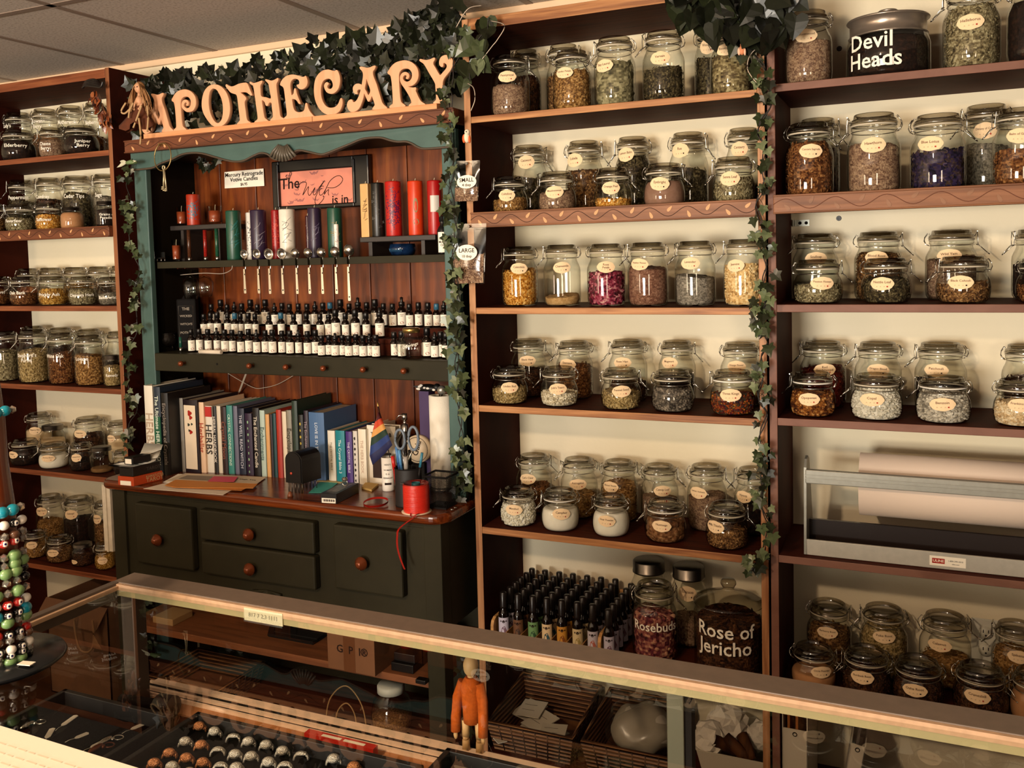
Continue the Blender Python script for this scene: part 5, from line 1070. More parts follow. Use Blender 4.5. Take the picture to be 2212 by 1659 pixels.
g1 = f1+e1*.06+e2*.02; t, bo, *_ = deck('tarot_box', 'black tarot deck box on top of the orange one', 'box', g1+e1*.86, g1, g1+e2*.95, HZ+ht+.0005, .032, '15110f')
bm = BM(); text(bm, 'TAROT', onplane(g1+e2*.7+V((0,0,ht+.016))+o2*.0008, n2, (0,0,1)), width=.05); obj('lettering', bm, flat('4a423c', .6, key='grey_ink'), bo)
zt = HZ+ht+.0335; P = lambda u, v, z: V((0, 0, 0))+f1+e1*u+e2*v+V((0, 0, z-HZ)); bm = BM(); g = []
for j in range(9):
    v = -.12+1.3*j/8; lift = .05*max(0, (v-.75)/.43)**2
    g.append([bm.verts.new(P(1.45-.2*v*.2, v, zt+lift)), bm.verts.new(P(-.05+.15*v, v-.05, zt+lift))])
for A, B in zip(g, g[1:]): bm.faces.new((A[0], A[1], B[1], B[0])).smooth = True
bmesh.ops.solidify(bm, geom=list(bm.faces), thickness=.0006); tag(obj('paper_sheet', bm, PAPER), 'curling white printed sheet on the tarot boxes', 'paper')
g1 = f1+e1*.30+e2*.16; t, bo, *_ = deck('card_box', 'small black deck box on the curling sheet, topmost of stack', 'box', g1+e1*.55, g1, g1+e2*.62, zt+.0012, .024, '0e0b0a')
bm = BM(); c_ = g1+e1*.275+V((0,0,zt-HZ+.012))+o1*.0005; prism(bm, [c_+n1*u+V((0,0,v)) for u, v in ((-.013,-.008),(.013,-.008),(.013,.008),(-.013,.008))], -o1*.0004); obj('price_sticker', bm, PAPER, bo)
# papers and envelopes
def sheet(name, label, pts, z, mat, th=.0008, cat='paper'):
    bm = BM(); prism(bm, [on(x, y, z) for x, y in pts], (0, 0, th)); return tag(obj(name, bm, mat), label, cat)
sheet('paper_sheet', 'white sheet under the orange envelopes on the counter', ((310,1056),(482,1069.5),(506,1056),(372,1040)), HZ+.0006, flat('f0dcc4', .8, key='paper_peach'))
sheet('postcard', 'postcard with dark picture under the upper postcard, left', ((352,1042),(385,1024),(430,1026),(400,1045)), HZ+.0018, PAPER, cat='card')
o = sheet('postcard', 'long printed card with handwriting behind the envelopes', ((358,1039.5),(401,1022.6),(575,1031),(556,1044.8)), HZ+.003, flat('d8c4a8', .8, key='card_tan'), cat='card')
bm = BM(); prism(bm, [on(x, y, HZ+.0042) for x, y in ((385,1034),(405,1026.5),(460,1029),(450,1038))], (0, 0, .0002)); obj('printed_picture', bm, flat('8a7a6a', .7, key='print_grey'), o)
bm = BM(); text(bm, 'High Tea', (lambda o_, ax_, ay_: (lambda u, v: o_+ax_*u+ay_*v))(on(535, 1036, HZ+.0042), (on(556,1037.5,HZ)-on(514,1035,HZ)).normalized(), (on(539,1032,HZ)-on(533,1040,HZ)).normalized()), width=.06); obj('handwriting', bm, INK, o)
ORG = flat('d88838', .7, key='manila_orange')
sheet('envelope', 'lower orange envelope showing along the front edge', ((372,1053),(400,1040),(545,1049),(522,1060)), HZ+.0045, flat('cf7c30', .7, key='manila_dark'), .001, 'envelope'); sheet('envelope', 'upper orange envelope on the papers', ((356,1049),(379,1037),(556,1046),(547,1055),(380,1053.5)), HZ+.0065, ORG, .0012, 'envelope')
sheet('sticky_note', 'pink note lying on the postcards', ((462,1029),(514,1030),(505.4,1041),(448.4,1040)), HZ+.0085, flat('e0506a', .7, key='pink_note'), .0005, 'note'); sheet('sticky_note', 'turquoise note left of the black card box', ((666.5,1065),(690.7,1042),(732,1042),(702,1065)), HZ+.001, flat('46a89a', .7, key='teal_note'), .0006, 'note')
sheet('note_pad', 'yellowed note pad behind the black card box', ((684,1040),(702,1031),(757,1035),(745,1045)), HZ+.0005, flat('c8b078', .8, key='yellowed'), .002, 'note'); sheet('note_pad', 'small yellow note pad left of the white cup', ((781,1056),(790,1045),(818,1049),(803,1062)), HZ+.0006, flat('d0a860', .8, key='yellow_pad'), .006, 'note')
# black arched gadget on metal tines
p, q = on(617, 1063, HZ), on(652, 1067, HZ); w_ = (q-p).length; zb, zt = at(632, 1044, p.y).z, at(632, 976, p.y).z
t = thing('hair_clipper_comb', 'black arched device with a red button on metal tines', 'device', ((p.x+q.x)/2, p.y+.04, HZ)); t.name = 'arched_device'; bm = BM(); x0 = p.x; y0 = p.y; arc = [V((x0, y0, zb)), V((x0+w_, y0, zb))]+[V((x0+w_/2+w_/2*math.cos(a), y0, zt-w_*.45+w_*.45*math.sin(a))) for a in [i*PI/12 for i in range(13)]]
prism(bm, arc, (.012, .085, 0)); bmesh.ops.bevel(bm, geom=[e for e in bm.edges if abs(e.verts[0].co.y-e.verts[1].co.y) < 1e-4], offset=.003, segments=2, affect='EDGES'); obj('housing', bm, BLACK, t)
bm = BM(); c_ = at(629, 1022.6, y0-.001); lathe(bm, [(.004, 0), (.004, .001), (0, .002)], 14, mat=M.Translation(c_) @ M.Rotation(PI/2, 4, 'X')); obj('button', bm, flat('c84830', .4, key='red_button'), t)
for i in range(5):
    for yy in (.008, .07): bm = BM(); x = x0+.006+(w_-.012)*i/4+yy*.12; cyl(bm, (x, y0+yy, HZ), (x, y0+yy, zb+.001), .0014, 6); obj('tine', bm, DSTEEL, t)
p = on(627, 1073, HZ); bm = BM(); lathe(bm, [(0, 0), (.009, .001), (.008, .006), (.004, .015), (0, .017)], 16, o=p); tag(obj('wooden_cone', bm, flat('7a4224', .4, key='cone_wood')), 'small brown cone in front of the arched device', 'cone')
# black card box with a silver ring on top
f1 = on(727.7, 1089, HZ); f0 = on(692.8, 1087, HZ); f2 = on(776, 1064, HZ); t, bo, e1, e2 = deck('card_box', 'black card box with white barcode lying before the books', 'box', f0, f1, f2, HZ, .030, '14100f'); n1 = -e1.normalized(); o1 = V((n1.y, -n1.x, 0))
bm = BM(); c_ = f1+e1*.5+V((0,0,.009))+o1*.0006; prism(bm, [c_+n1*u+V((0,0,v)) for u, v in ((-.022,-.007),(.022,-.007),(.022,.007),(-.022,.007))], -o1*.0004); sk = obj('barcode_sticker', bm, PAPER, bo); bm = BM()
for i in range(16): x = -.018+.0024*i; prism(bm, [c_+o1*.0003+n1*u+V((0,0,v)) for u, v in ((x,-.003),(x+.001+.0006*(i % 3),-.003),(x+.001+.0006*(i % 3),.004),(x,.004))], -o1*.0002)
obj('barcode_lines', bm, INK, sk); bm = BM(); c_ = f1+e1*.5+e2*.5+V((0,0,.0304)); prism(bm, [c_+e1*u+e2*v for u, v in ((-.35,-.35),(.35,-.35),(.35,.35),(-.35,.35))], (0,0,.0003)); obj('cover_picture', bm, flat('6a6460', .4, key='box_art', var=.5, vscale=70), bo)
p = f1+e1*.35+e2*.62+V((0,0,.0312)); t = thing('statement_ring', 'chunky silver ring resting on the black card box', 'ring', p); bm = BM(); tube(bm, [V((.009*math.cos(a), 0, .010+.009*math.sin(a))) for a in [i*PI/10 for i in range(20)]], .0016, 6, closed=True); obj('band', bm, STEEL, t, local=True)
bm = BM(); bmesh.ops.create_icosphere(bm, subdivisions=2, radius=.010, matrix=M.Translation((0, 0, .021)) @ M.Diagonal((1, .8, .7, 1))); 
for v in bm.verts: v.co *= 1+R.uniform(-.06, .06)
obj('stone', bm, flat('9a9284', .25, .8, key='ring_stone', var=.4, vscale=200), t, local=True)
# white printed cup
p = on(832, 1062, HZ); r = 13.8*depth(p)/F; h = at(832, 990, p.y).z-HZ; c = V((p.x, p.y+r, HZ)); t = thing('paper_cup', 'white cup with black lettering beside the pen holder', 'cup', c); bm = BM()
lathe(bm, [(0, .002), (r*.92, 0), (r*.95, .003), (r, h), (r*.95, h), (r*.9, .005), (0, .005)], 30); obj('cup_body', bm, flat('f0e8dc', .4, key='cup_white'), t, local=True); bm = BM()
for s, z, w2 in (("HERE'S", .80, 1.0), ('WOMAN', .64, 1.3), ('IS A', .52, .6), ('HERBALIST', .40, 1.6)): text(bm, s, lambda x, y: V((r*1.004*math.sin(x/r), -r*1.004*math.cos(x/r), h*z+y)), width=r*w2)
box(bm, (-r*.5, -r*1.0, h*.2), (r*.5, -r*.86, h*.26)); obj('lettering', bm, INK, t, local=True); t.rotation_euler.z = .5
# pen holder and what stands in it
p = on(875, 1095, HZ); r = 30*depth(p)/F; c = V((p.x, p.y+r*.6, HZ)); h = at(875, 1016, c.y-r).z-HZ; MESHM = glassmat('black_mesh', (.5, .48, .46), .1, .4, .2)
def wiremesh(bm, quadfn, n, m, w_=.0004):
    for i in range(n+1): tube(bm, [quadfn(i/n, v/6) for v in range(7)], w_, 3)
    for j in range(m+1): tube(bm, [quadfn(u/24, j/m) for u in range(25)], w_, 3)
t = thing('pen_holder', 'round black mesh pen holder full of pens behind ribbon spool', 'pen holder', c); bm = BM(); lathe(bm, [(0, 0), (r, 0), (r, .004), (0, .004)], 28); obj('base', bm, BLACKM, t, local=True); bm = BM(); lathe(bm, [(r*.97, h-.003), (r*1.02, h-.002), (r*1.02, h+.001), (r*.97, h)], 28); obj('rim', bm, BLACKM, t, local=True)
bm = BM(); lathe(bm, [(r*.985, .003), (r*.985, h-.002)], 30); obj('mesh_wall', bm, flat('191412', .6, key='mesh_wall_black'), t, local=True)
def penlike(name, label, cat, x, y, top, col, rr_=.004, capc=None, lean=None):
    a = V((c.x+x*r, c.y+y*r, HZ+.006)); b2 = at(top[0], top[1], c.y+y*r); t = thing(name, label, cat, a, 0, 'pens in the mesh holder'); bm = BM(); d = (b2-a); cyl(bm, a, a+d*.72, rr_, 10); obj('barrel', bm, flat(col, .35, key='pen_'+col), t); bm = BM(); cyl(bm, a+d*.72, b2, rr_*1.12, 10); obj('cap', bm, flat(capc or col, .35, key='pen_'+(capc or col)), t)
penlike('pen', 'red marker at the left of the mesh pen holder', 'pen', -.62, -.35, (848, 985), '9a1c18', .005, 'c0241c'); penlike('pen', 'blue ballpoint leaning left in the pen holder', 'pen', -.4, -.1, (856, 965), '2a4a80', .004, '4a7ab0'); penlike('pen', 'blue and clear pen right of the leaning blue ballpoint', 'pen', -.1, -.3, (862, 972), '35608c', .004, '5a90c0')
penlike('pen', 'silver tipped black pen in the middle of the holder', 'pen', .2, -.5, (876, 986), '24201e', .006, 'a09890'); penlike('pen', 'thin teal pen leaning right in the pen holder', 'pen', .5, -.1, (912, 978), '1c1a1c', .0035, '3a7a90'); penlike('pen', 'plain black pen at the back of the holder', 'pen', .1, .4, (884, 972), '14110f', .004)
t = thing('scissors', 'grey handled scissors standing in the pen holder', 'scissors', (c.x, c.y, HZ+.005), 0); bm = BM(); SY = c.y-.004
for cx_, cy_, rx, ry in ((864, 949, 12, 21), (893, 947, 12, 25)):
    k = depth(c)/F; o_ = at(cx_, cy_, SY); tube(bm, [o_+V((rx*k*math.cos(a), 0, ry*k*math.sin(a))) for a in [i*PI/12 for i in range(24)]], .0042, 7, closed=True)
obj('handle', bm, flat('6a7480', .45, key='scissor_grip'), t); bm = BM(); 
for s, x in ((864, 872), (893, 880)): a = at(s, 970, SY); b2 = at(878, 1000, SY); tube(bm, [a, b2, V((b2.x, SY, HZ+.01))], [.003, .004, .002], 6)
obj('blade', bm, STEEL, t)
t = thing('pump_bottle', 'dark soap bottle with steel pump behind the scissors', 'bottle', (at(877, 1000, .10).x, .10, HZ)); bm = BM(); zt = at(877, 931, .10).z-HZ; lathe(bm, [(0, 0), (.028, 0), (.03, .004), (.03, zt-.03), (.012, zt-.005), (.012, zt)], 22); obj('glass_body', bm, AMBER, t, local=True)
bm = BM(); k = (at(877, 893, .10).z-at(877, 931, .10).z); lathe(bm, [(.011, zt), (.011, zt+k*.4), (.005, zt+k*.42), (.005, zt+k*.62), (.009, zt+k*.64), (.009, zt+k), (0, zt+k)], 16); tube(bm, [V((0, 0, zt+k*.9)), V((-.016, -.006, zt+k*.88)), V((-.024, -.009, zt+k*.7))], .0022, 6); obj('pump', bm, STEEL, t, local=True)
o_ = at(905, 969, .09); t = thing('round_tin', 'round cream tin with black lettering standing behind the pens', 'tin', (o_.x, .09, HZ)); k = depth(o_)/F; bm = BM(); lathe(bm, [(0, -.012), (28*k, -.012), (30*k, -.010), (30*k, .012), (0, .012)], 36, mat=M.Translation(o_) @ M.Rotation(PI/2, 4, 'X') @ M.Rotation(.0, 4, 'Y')); td = obj('tin_body', bm, flat('cdb89a', .5, key='tin_cream'), t)
bm = BM(); text(bm, 'Gaia', onplane(o_+V((0, -.0125, .004)), (.3, 0, .95), (-.95, 0, .3)), width=.05); tube(bm, [o_+V((26*k*math.cos(a), -.0123, 26*k*math.sin(a))) for a in [i*PI/16 for i in range(32)]], .0008, 4, closed=True); obj('lettering', bm, INK, td)
bm = BM(); box(bm, (o_.x-.02, .085, HZ), (o_.x+.02, .10, o_.z-30*k)); obj('stand', bm, BLACKM, t)
# rainbow flag
a, b2 = at(817, 878, .055), at(846, 1004, .03); t = thing('rainbow_flag', 'small rainbow flag on a gold tipped stick in the cup', 'flag', b2); bm = BM(); cyl(bm, b2, a, .0015, 6); obj('stick', bm, flat('1a1512', .5, key='stick_black'), t)
bm = BM(); d = (a-b2).normalized(); lathe(bm, [(.0022, 0), (.0026, .006), (0, .018)], 8, mat=M.Translation(a) @ d.to_track_quat('Z', 'Y').to_matrix().to_4x4()); obj('gold_tip', bm, flat('d0a860', .35, .6, key='gold_tip'), t)
hs = [(820.5,892),(826,906),(832,920),(838,934),(844,948),(850,961)]; out = [(815,893),(806,915),(802.5,935),(801,955),(799,976),(800,996)]
cols = ['4a0e14','c8401c','d89a50','123020','1c3470','1a1c4a']; bm = BM(); nS = 6; L2 = [at(820.5+i*29.5/6, 891+i*11.6, .05-.004*i) for i in range(7)]; L1 = [(815,891),(808,912),(804,930),(801,946),(800,964),(799,984),(806,1004)]
for i in range(6):
    for q in range(5):
        def W(ii, f): 
            A, B = L2[ii], at(*L1[ii], .035-.004*ii); p = A*(1-f)+B*f; return p+V((0, -.006*math.sin(f*5+ii*.3), 0))
        f = bm.faces.new([bm.verts.new(W(i, q/5)), bm.verts.new(W(i+1, q/5)), bm.verts.new(W(i+1, (q+1)/5)), bm.verts.new(W(i, (q+1)/5))]); f.material_index = i; f.smooth = True
bmesh.ops.remove_doubles(bm, verts=bm.verts, dist=1e-5); bmesh.ops.solidify(bm, geom=list(bm.faces), thickness=.0006); obj('flag_cloth', bm, [flat(x, .7, key='flag_'+x) for x in cols], t)
# paper towel roll with a bird figure behind it
p = on(948, 1062, HZ); r = 26*depth(p)/F; c = V((p.x, p.y+r*.8, HZ)); zt = at(948, 858, c.y-r).z-HZ; t = thing('paper_towel_roll', 'tall white paper towel roll on a stand with ball finial', 'paper roll', c); bm = BM()
lathe(bm, [(.012, .012), (r, .012), (r, zt), (.018, zt), (.018, zt-.02)], 36); obj('paper_roll', bm, flat('f6eedd', .9, key='towel_paper', bump=.1, vscale=300), t, local=True); bm = BM(); lathe(bm, [(0, 0), (r*1.1, 0), (r*1.1, .010), (0, .010)], 32); cyl(bm, (0, 0, .01), (0, 0, zt+.006), .006, 10); obj('stand', bm, DSTEEL, t, local=True)
bm = BM(); sphere(bm, (.004, 0, zt+.016), .014, 18, 12); obj('ball_finial', bm, flat('a8a49a', .3, .7, key='finial'), t, local=True)
c = at(925, 838, .12); t = thing('bird_figure', 'black and white spotted figure behind the paper towel roll', 'figure', (c.x, .12, HZ)); bm = BM(); sphere(bm, c, .03, 16, 10, 0, (1.25, .6, .42)); sphere(bm, c+V((.034, -.006, .004)), .012, 12, 8, 0); prism(bm, [c+V(q) for q in ((-.03, 0, .006), (-.055, 0, .004), (-.03, 0, -.006))], (0, .004, 0)); obj('body', bm, flat('0f0c0b', .5, key='figure_black'), t)
bm = BM(); rr = random.Random(8)
for i in range(9): sphere(bm, c+V((rr.uniform(-.03, .028), -.0165+abs(i-4)*.0006, rr.uniform(-.006, .010))), .0045, 8, 6, 0, (1.4, .5, .8))
obj('white_spots', bm, flat('ece4d8', .6, key='figure_white'), t); bm = BM(); box(bm, (c.x-.022, .10, HZ), (c.x+.012, .14, c.z-.008)); obj('box_base', bm, flat('3a2450', .6, key='purple_box'), t)
# square mesh cup
p0, p1 = on(922, 1097, HZ), on(966, 1101, HZ); w_ = (p1-p0).length*.95; y0 = p0.y; t = thing('mesh_cup', 'square black wire mesh cup right of the ribbon spool', 'pen holder', (p0.x+w_/2, y0+w_/2, HZ)); h = at(940, 1030, y0).z-HZ; bm = BM()
def side(k, u, v):
    s = w_/2*(1+.14*v); q = -s+2*s*u; return V(((q, -s), (s, q), (-q, s), (-s, -q))[k]+(.004+(h-.004)*v,))
for k in range(4):
    n = 15
    for i in range(-n, n):
        for sg in (1, -1):
            pts = []
            for j in range(9):
                v = j/8; u = i/n+v if sg > 0 else (i+n)/n-v
                if 0 <= u <= 1: pts.append(side(k, u, v))
            if len(pts) > 1: tube(bm, pts, .00042, 3)
obj('wire_mesh', bm, flat('2a2624', .35, .7, key='wire_black'), t, local=True); bm = BM()
s = w_/2*1.2; tube(bm, [V((-s, -s, h)), V((s, -s, h)), V((s, s, h)), V((-s, s, h))], .0032, 6, closed=True); obj('rim', bm, BLACKM, t, local=True); bm = BM(); box(bm, (-w_/2-.002, -w_/2-.002, 0), (w_/2+.002, w_/2+.002, .005)); obj('base', bm, BLACKM, t, local=True)
# red ribbon spool and loop
p = on(886, 1112, HZ); r = 31*depth(p)/F; c = V((p.x, p.y+r*.9, HZ)); h = at(886, 1050, c.y-r).z-HZ; RED = flat('d02a1c', .28, key='ribbon_red', spec=.8)
m_, N, L, b = newmat('ribbon_wound'); b.inputs['Base Color'].default_value = lin('cf2a1c'); b.inputs['Roughness'].default_value = .3; n = noise(N, L, 8, (1, 1, 90), 2); bp = N.new('ShaderNodeBump'); bp.inputs['Strength'].default_value = .6; bp.inputs['Distance'].default_value = .002; L.new(n.outputs[0], bp.inputs['Height']); L.new(bp.outputs[0], b.inputs['Normal'])
t = thing('ribbon_spool', 'spool of shiny red ribbon standing at the counter edge', 'ribbon spool', c); bm = BM(); lathe(bm, [(r*.9, .002), (r*.93, .01), (r*.93, h-.008), (r*.9, h-.001)], 36); obj('wound_ribbon', bm, m_, t, local=True); CARD = flat('e0c0a0', .7, key='spool_card')
for z in (0, h-.002): bm = BM(); lathe(bm, [(.012, z), (r*1.06, z), (r*1.06, z+.0018), (.012, z+.0018)], 36); obj('flange', bm, CARD if z == 0 else PLAST, t, local=True)
bm = BM(); lathe(bm, [(.012, .001), (.012, h)], 20); obj('core', bm, flat('2a6a70', .5, key='spool_core'), t, local=True)
def ribbon(bm, pts, w_):
    g = [(bm.verts.new(p-V((w_, 0, 0))), bm.verts.new(p+V((w_, 0, 0)))) for p in pts]
    for A, B in zip(g, g[1:]): bm.faces.new((A[0], A[1], B[1], B[0])).smooth = True
    bmesh.ops.solidify(bm, geom=list(bm.faces), thickness=.0005)
bm = BM(); e = on(880, 1121, HZ).y; pts = catmull([V((c.x+.005, c.y-r*1.0, HZ+.006)), on(889, 1116, HZ+.004), V((on(876,1127,HZ).x, cy0-.006, HZ+.002)), at(864, 1140, cy0-.022), at(858, 1160, cy0-.025), at(859, 1185, cy0-.022), at(866, 1210, cy0-.018), at(874, 1230, cy0-.016)], 5, False); ribbon(bm, pts, .0028); obj('loose_end', bm, RED, t)
bm = BM(); o_ = on(812, 1090, HZ); pts = [o_+V((.036*math.cos(a), .034*math.sin(a), .003+.004*(1+math.sin(a)))) for a in [i*PI/16 for i in range(33)]]
g = [(bm.verts.new(p+V((0,0,-.003))), bm.verts.new(p+V((0,0,.003)))) for p in pts]
for A, B in zip(g, g[1:]): bm.faces.new((A[0], B[0], B[1], A[1])).smooth = True
bmesh.ops.solidify(bm, geom=list(bm.faces), thickness=.0005); tag(obj('ribbon_loop', bm, RED), 'loose loop of red ribbon left of the spool', 'ribbon')
for px, py, n_ in ((976, 1103, 'nearer'), (983, 1099, 'farther')):
    bm = BM(); p = on(px, py, HZ); sphere(bm, p+V((0, 0, .003)), .004, 12, 8, 0, (1.2, 1, .7)); tag(obj('silver_bead', bm, STEEL), f'{n_} of two tiny silver beads on the counter corner', 'bead')
p = on(995, 1084, HZ); t = thing('glass_vase', 'clear glass of ivy stems at the counter right end', 'vase', (p.x, p.y+.03, HZ)); bm = BM(); lathe(bm, [(0, .006), (.026, .001), (.03, .004), (.036, .10), (.034, .10), (.028, .01), (0, .010)], 26); obj('glass_body', bm, GLASS, t, local=True)
# ================================================================ things on the bookcases that are not clip jars
# paper roll cutter
ay_ = .035; t = thing('paper_cutter', 'grey paper roll cutter with a wide roll of pale paper', 'paper cutter', (at(1740,1180,ay_).x, .12, SH['R5'])); GREYM = flat('8f8c82', .4, .4, key='cutter_grey', var=.06, vscale=80); z5 = SH['R5']; lx_ = at(1738,1170,ay_).x
roll_a = at(1858, 1045, .13); rr_ = (at(1858, 980, .13).z-at(1858, 1111, .13).z)/2; zc = z5+max(rr_+.03, roll_a.z-z5)
bm = BM(); cyl(bm, (roll_a.x, .135, zc), (.5, .135, zc), rr_, 48); ro = obj('paper_roll', bm, flat('ecd6c4', .85, key='kraft_pale'), t); bm = BM(); cyl(bm, (roll_a.x-.001, .135, zc), (roll_a.x-.0005, .135, zc), .02, 20); obj('roll_core', bm, BLACKM, ro)
bz = at(1755, 1028, ay_).z; bm = BM(); box(bm, (lx_+.004, ay_-.012, bz-.017), (.5, ay_+.004, bz+.017), bev=.002)
for dz in (-.004, .004): box(bm, (lx_+.004, ay_-.014, bz+dz-.0012), (.5, ay_-.011, bz+dz+.0012))
obj('cutting_bar', bm, GREYM, t); bm = BM(); zt = at(1748, 992, ay_).z
pr_ = [V((lx_, ay_-.014, z5+.002)), V((lx_, ay_+.16, z5+.002)), V((lx_, ay_+.14, z5+.03)), V((lx_, ay_+.06, zt-.01)), V((lx_, ay_+.035, zt+.002)), V((lx_, ay_+.01, zt-.002)), V((lx_, ay_-.006, zt-.02))]; prism(bm, pr_, (.006, 0, 0)); obj('side_bracket', bm, GREYM, t)
bm = BM(); box(bm, (lx_+.006, ay_-.012, z5+.001), (.5, ay_-.006, z5+.040), bev=.001); bs = obj('base_rail', bm, flat('b4aea2', .45, .2, key='cutter_base', var=.06, vscale=60), t); bm = BM(); box(bm, (lx_+.006, ay_+.05, z5+.001), (.5, ay_+.06, z5+.075)); obj('back_rail', bm, flat('241a18', .3, key='cutter_dark'), t)
s0, s1 = at(2008,1195,ay_-.013), at(2086.6,1200,ay_-.013); zc_ = z5+.020; bm = BM(); box(bm, (s0.x, ay_-.0128, zc_-.0115), (s1.x, ay_-.0118, zc_+.0115)); sk = obj('maker_sticker', bm, PAPER, bs); bm = BM(); w_ = s1.x-s0.x
box(bm, (s0.x+w_*.07, ay_-.0131, zc_-.006), (s0.x+w_*.42, ay_-.0127, zc_+.006), 0); text(bm, 'ULINE', onplane((s0.x+w_*.245, ay_-.0133, zc_), (1,0,0), (0,0,1)), width=w_*.30, mi=1); text(bm, '1-800-295-5510', onplane((s0.x+w_*.72, ay_-.0131, zc_+.002), (1,0,0), (0,0,1)), width=w_*.4, mi=2); text(bm, 'uline.com', onplane((s0.x+w_*.72, ay_-.0131, zc_-.005), (1,0,0), (0,0,1)), width=w_*.2, mi=2); obj('lettering', bm, [REDINK, PAPER, INK], sk)
# wall fittings
a = at(2112, 1381, WALLY-.004); b2 = at(2147, 1434, WALLY-.004); t = thing('wall_outlet', 'white wall outlet behind the jars on the right bookcase', 'outlet', ((a.x+b2.x)/2, WALLY-.003, b2.z)); bm = BM(); box(bm, (a.x-.015, WALLY-.006, b2.z), (b2.x+.012, WALLY-.0005, b2.z+.115), bev=.0015); obj('plate', bm, flat('d8d4c4', .4, key='outlet_plate'), t); cxo = at(2129, 1412, WALLY).x
for z in (b2.z+.034, b2.z+.080):
    bm = BM(); lathe(bm, [(.017, 0), (.017, .002), (0, .0022)], 20, mat=M.Translation((cxo, WALLY-.006, z)) @ M.Rotation(PI/2, 4, 'X')); so = obj('socket', bm, flat('cfcab8', .4, key='outlet_face'), t); bm = BM()
    for x in (-.006, .006): box(bm, (cxo+x-.001, WALLY-.0088, z), (cxo+x+.001, WALLY-.008, z+.008))
    cyl(bm, (cxo, WALLY-.0088, z-.007), (cxo, WALLY-.008, z-.007), .0024, 10); obj('slot', bm, BLACKM, so)
a, b2 = at(1717, 475.6, WALLY-.003), at(1748.5, 488, WALLY-.003); t = thing('shelf_bracket', 'small steel bracket screwed to the wall in right bookcase', 'bracket', a); bm = BM(); box(bm, (a.x, WALLY-.003, b2.z), (b2.x, WALLY-.0005, a.z)); box(bm, (a.x-.004, WALLY-.02, b2.z), (a.x-.001, WALLY-.0005, a.z)); obj('plate', bm, flat('a8aaa0', .4, .6, key='bracket_zinc'), t); bm = BM()
for f in (.35, .78): cyl(bm, (a.x+(b2.x-a.x)*f, WALLY-.004, (a.z+b2.z)/2), (a.x+(b2.x-a.x)*f, WALLY-.0028, (a.z+b2.z)/2), .0045, 12)
obj('screw', bm, BLACKM, t)
for px, py, wd in ((1812, 471.6, 'grey wall anchor beside the small steel bracket'), (1813, 105, 'dark wall screw left of the Devil Heads jar')):
    bm = BM(); p = at(px, py, WALLY-.001); lathe(bm, [(.007, 0), (.006, .002), (.003, .0025), (.003, .001), (0, .001)], 16, mat=M.Translation(p) @ M.Rotation(PI/2, 4, 'X')); tag(obj('wall_anchor', bm, flat('6a6a6c' if py > 300 else '3a2a22', .5, key='anchor%d' % py)), wd, 'anchor')
# crate of spray bottles
z6 = SH['M6']; bxa, bxb = at(1062,1360,.01).x, at(1340,1300,.25).x; t = thing('bottle_crate', 'pale wooden crate of spray bottles on the lowest visible shelf', 'crate', ((bxa+bxb)/2, .13, z6)); CR = wood('crate_wood', 'a8743f', 'c9955a', (3, 16, 16), .5)
xm = at(1292,1370,.01).x
for x in (bxa, xm):
    bm = BM(); zt = z6+.075; prism(bm, [V((x, .004+q[0], z6+q[1])) for q in ((0, 0), (0, .055), (.006, .068), (.02, .075), (.235, .075), (.25, .068), (.255, .055), (.255, 0))], (.009, 0, 0)); obj('end_panel', bm, CR, t)
bm = BM(); box(bm, (bxa+.009, .006, z6), (xm, .255, z6+.006)); obj('base', bm, CR, t); bm = BM(); box(bm, (bxa+.009, .245, z6+.006), (xm, .253, z6+.118), bev=.004); obj('back_panel', bm, CR, t)
bm = BM()
for i in range(1, 7): box(bm, (bxa+(xm-bxa)*i/7-.001, .01, z6+.006), (bxa+(xm-bxa)*i/7+.001, .245, z6+.04))
obj('divider', bm, CR, t)
bm = BM(); lathe(bm, [(0, 0), (.0145, .0005), (.0155, .003), (.0155, .072), (.013, .080), (.0095, .085), (.009, .092)], 18); SB = mesh(bm, 'glass_body', AMBER)
bm = BM(); lathe(bm, [(0, .133), (.0075, .133), (.0095, .131), (.0105, .095), (.0108, .091), (0, .091)], 16); SCAP = mesh(bm, 'spray_cap', flat('1d1614', .3, key='spray_cap'))
bm = BM()
for i in range(10):
    a0, a1 = -1.2+2.4*i/10, -1.2+2.4*(i+1)/10; q = .01565; quad(bm, [(q*math.sin(a), -q*math.cos(a), z) for a, z in ((a0, .008), (a1, .008), (a1, .066), (a0, .066))])
SLAB = mesh(bm, 'label', PAPER); bm = BM(); 
for z, r_ in ((.056, .0025),): bm.faces.new([bm.verts.new(wrap(.0159)(.004*math.cos(a), z+.004*math.sin(a))) for a in [i*PI/6 for i in range(12)]])
for x in (-.009, -.0065, .0065, .009): quad(bm, [wrap(.0159)(x+a, .055+b2) for a, b2 in ((-.001, 0), (.001, 0), (.001, .004), (-.001, .004))])
pts = [wrap(.0159)(.009*math.cos(a)*(1+.25*math.cos(3*a+1)), .030+.013*math.sin(a)*(1+.2*math.sin(2*a))) for a in [i*PI/9 for i in range(18)]]; f = bm.faces.new([bm.verts.new(p) for p in pts]); f.material_index = 1
SART = mesh(bm, 'label_art', [INK, flat('b08878', .6, key='art_rose')])
LC = [('c8c0d0', '7a5868', 'lilac'), ('6a4428', '3a2414', 'brown'), ('6a9058', '2a4a28', 'green'), ('e0c090', '2a5058', 'cream'), ('c88a30', '8a4a14', 'amber'), ('d8c090', 'a89050', 'straw'), ('d0c8d4', 'c06a58', 'pale lilac')]
NCOL = [bxa+.009+(xm-bxa-.009)*(i+.5)/7 for i in range(7)]+[xm+.026]; FX = ['first', 'second', 'third', 'fourth', 'fifth', 'sixth', 'seventh', 'eighth']
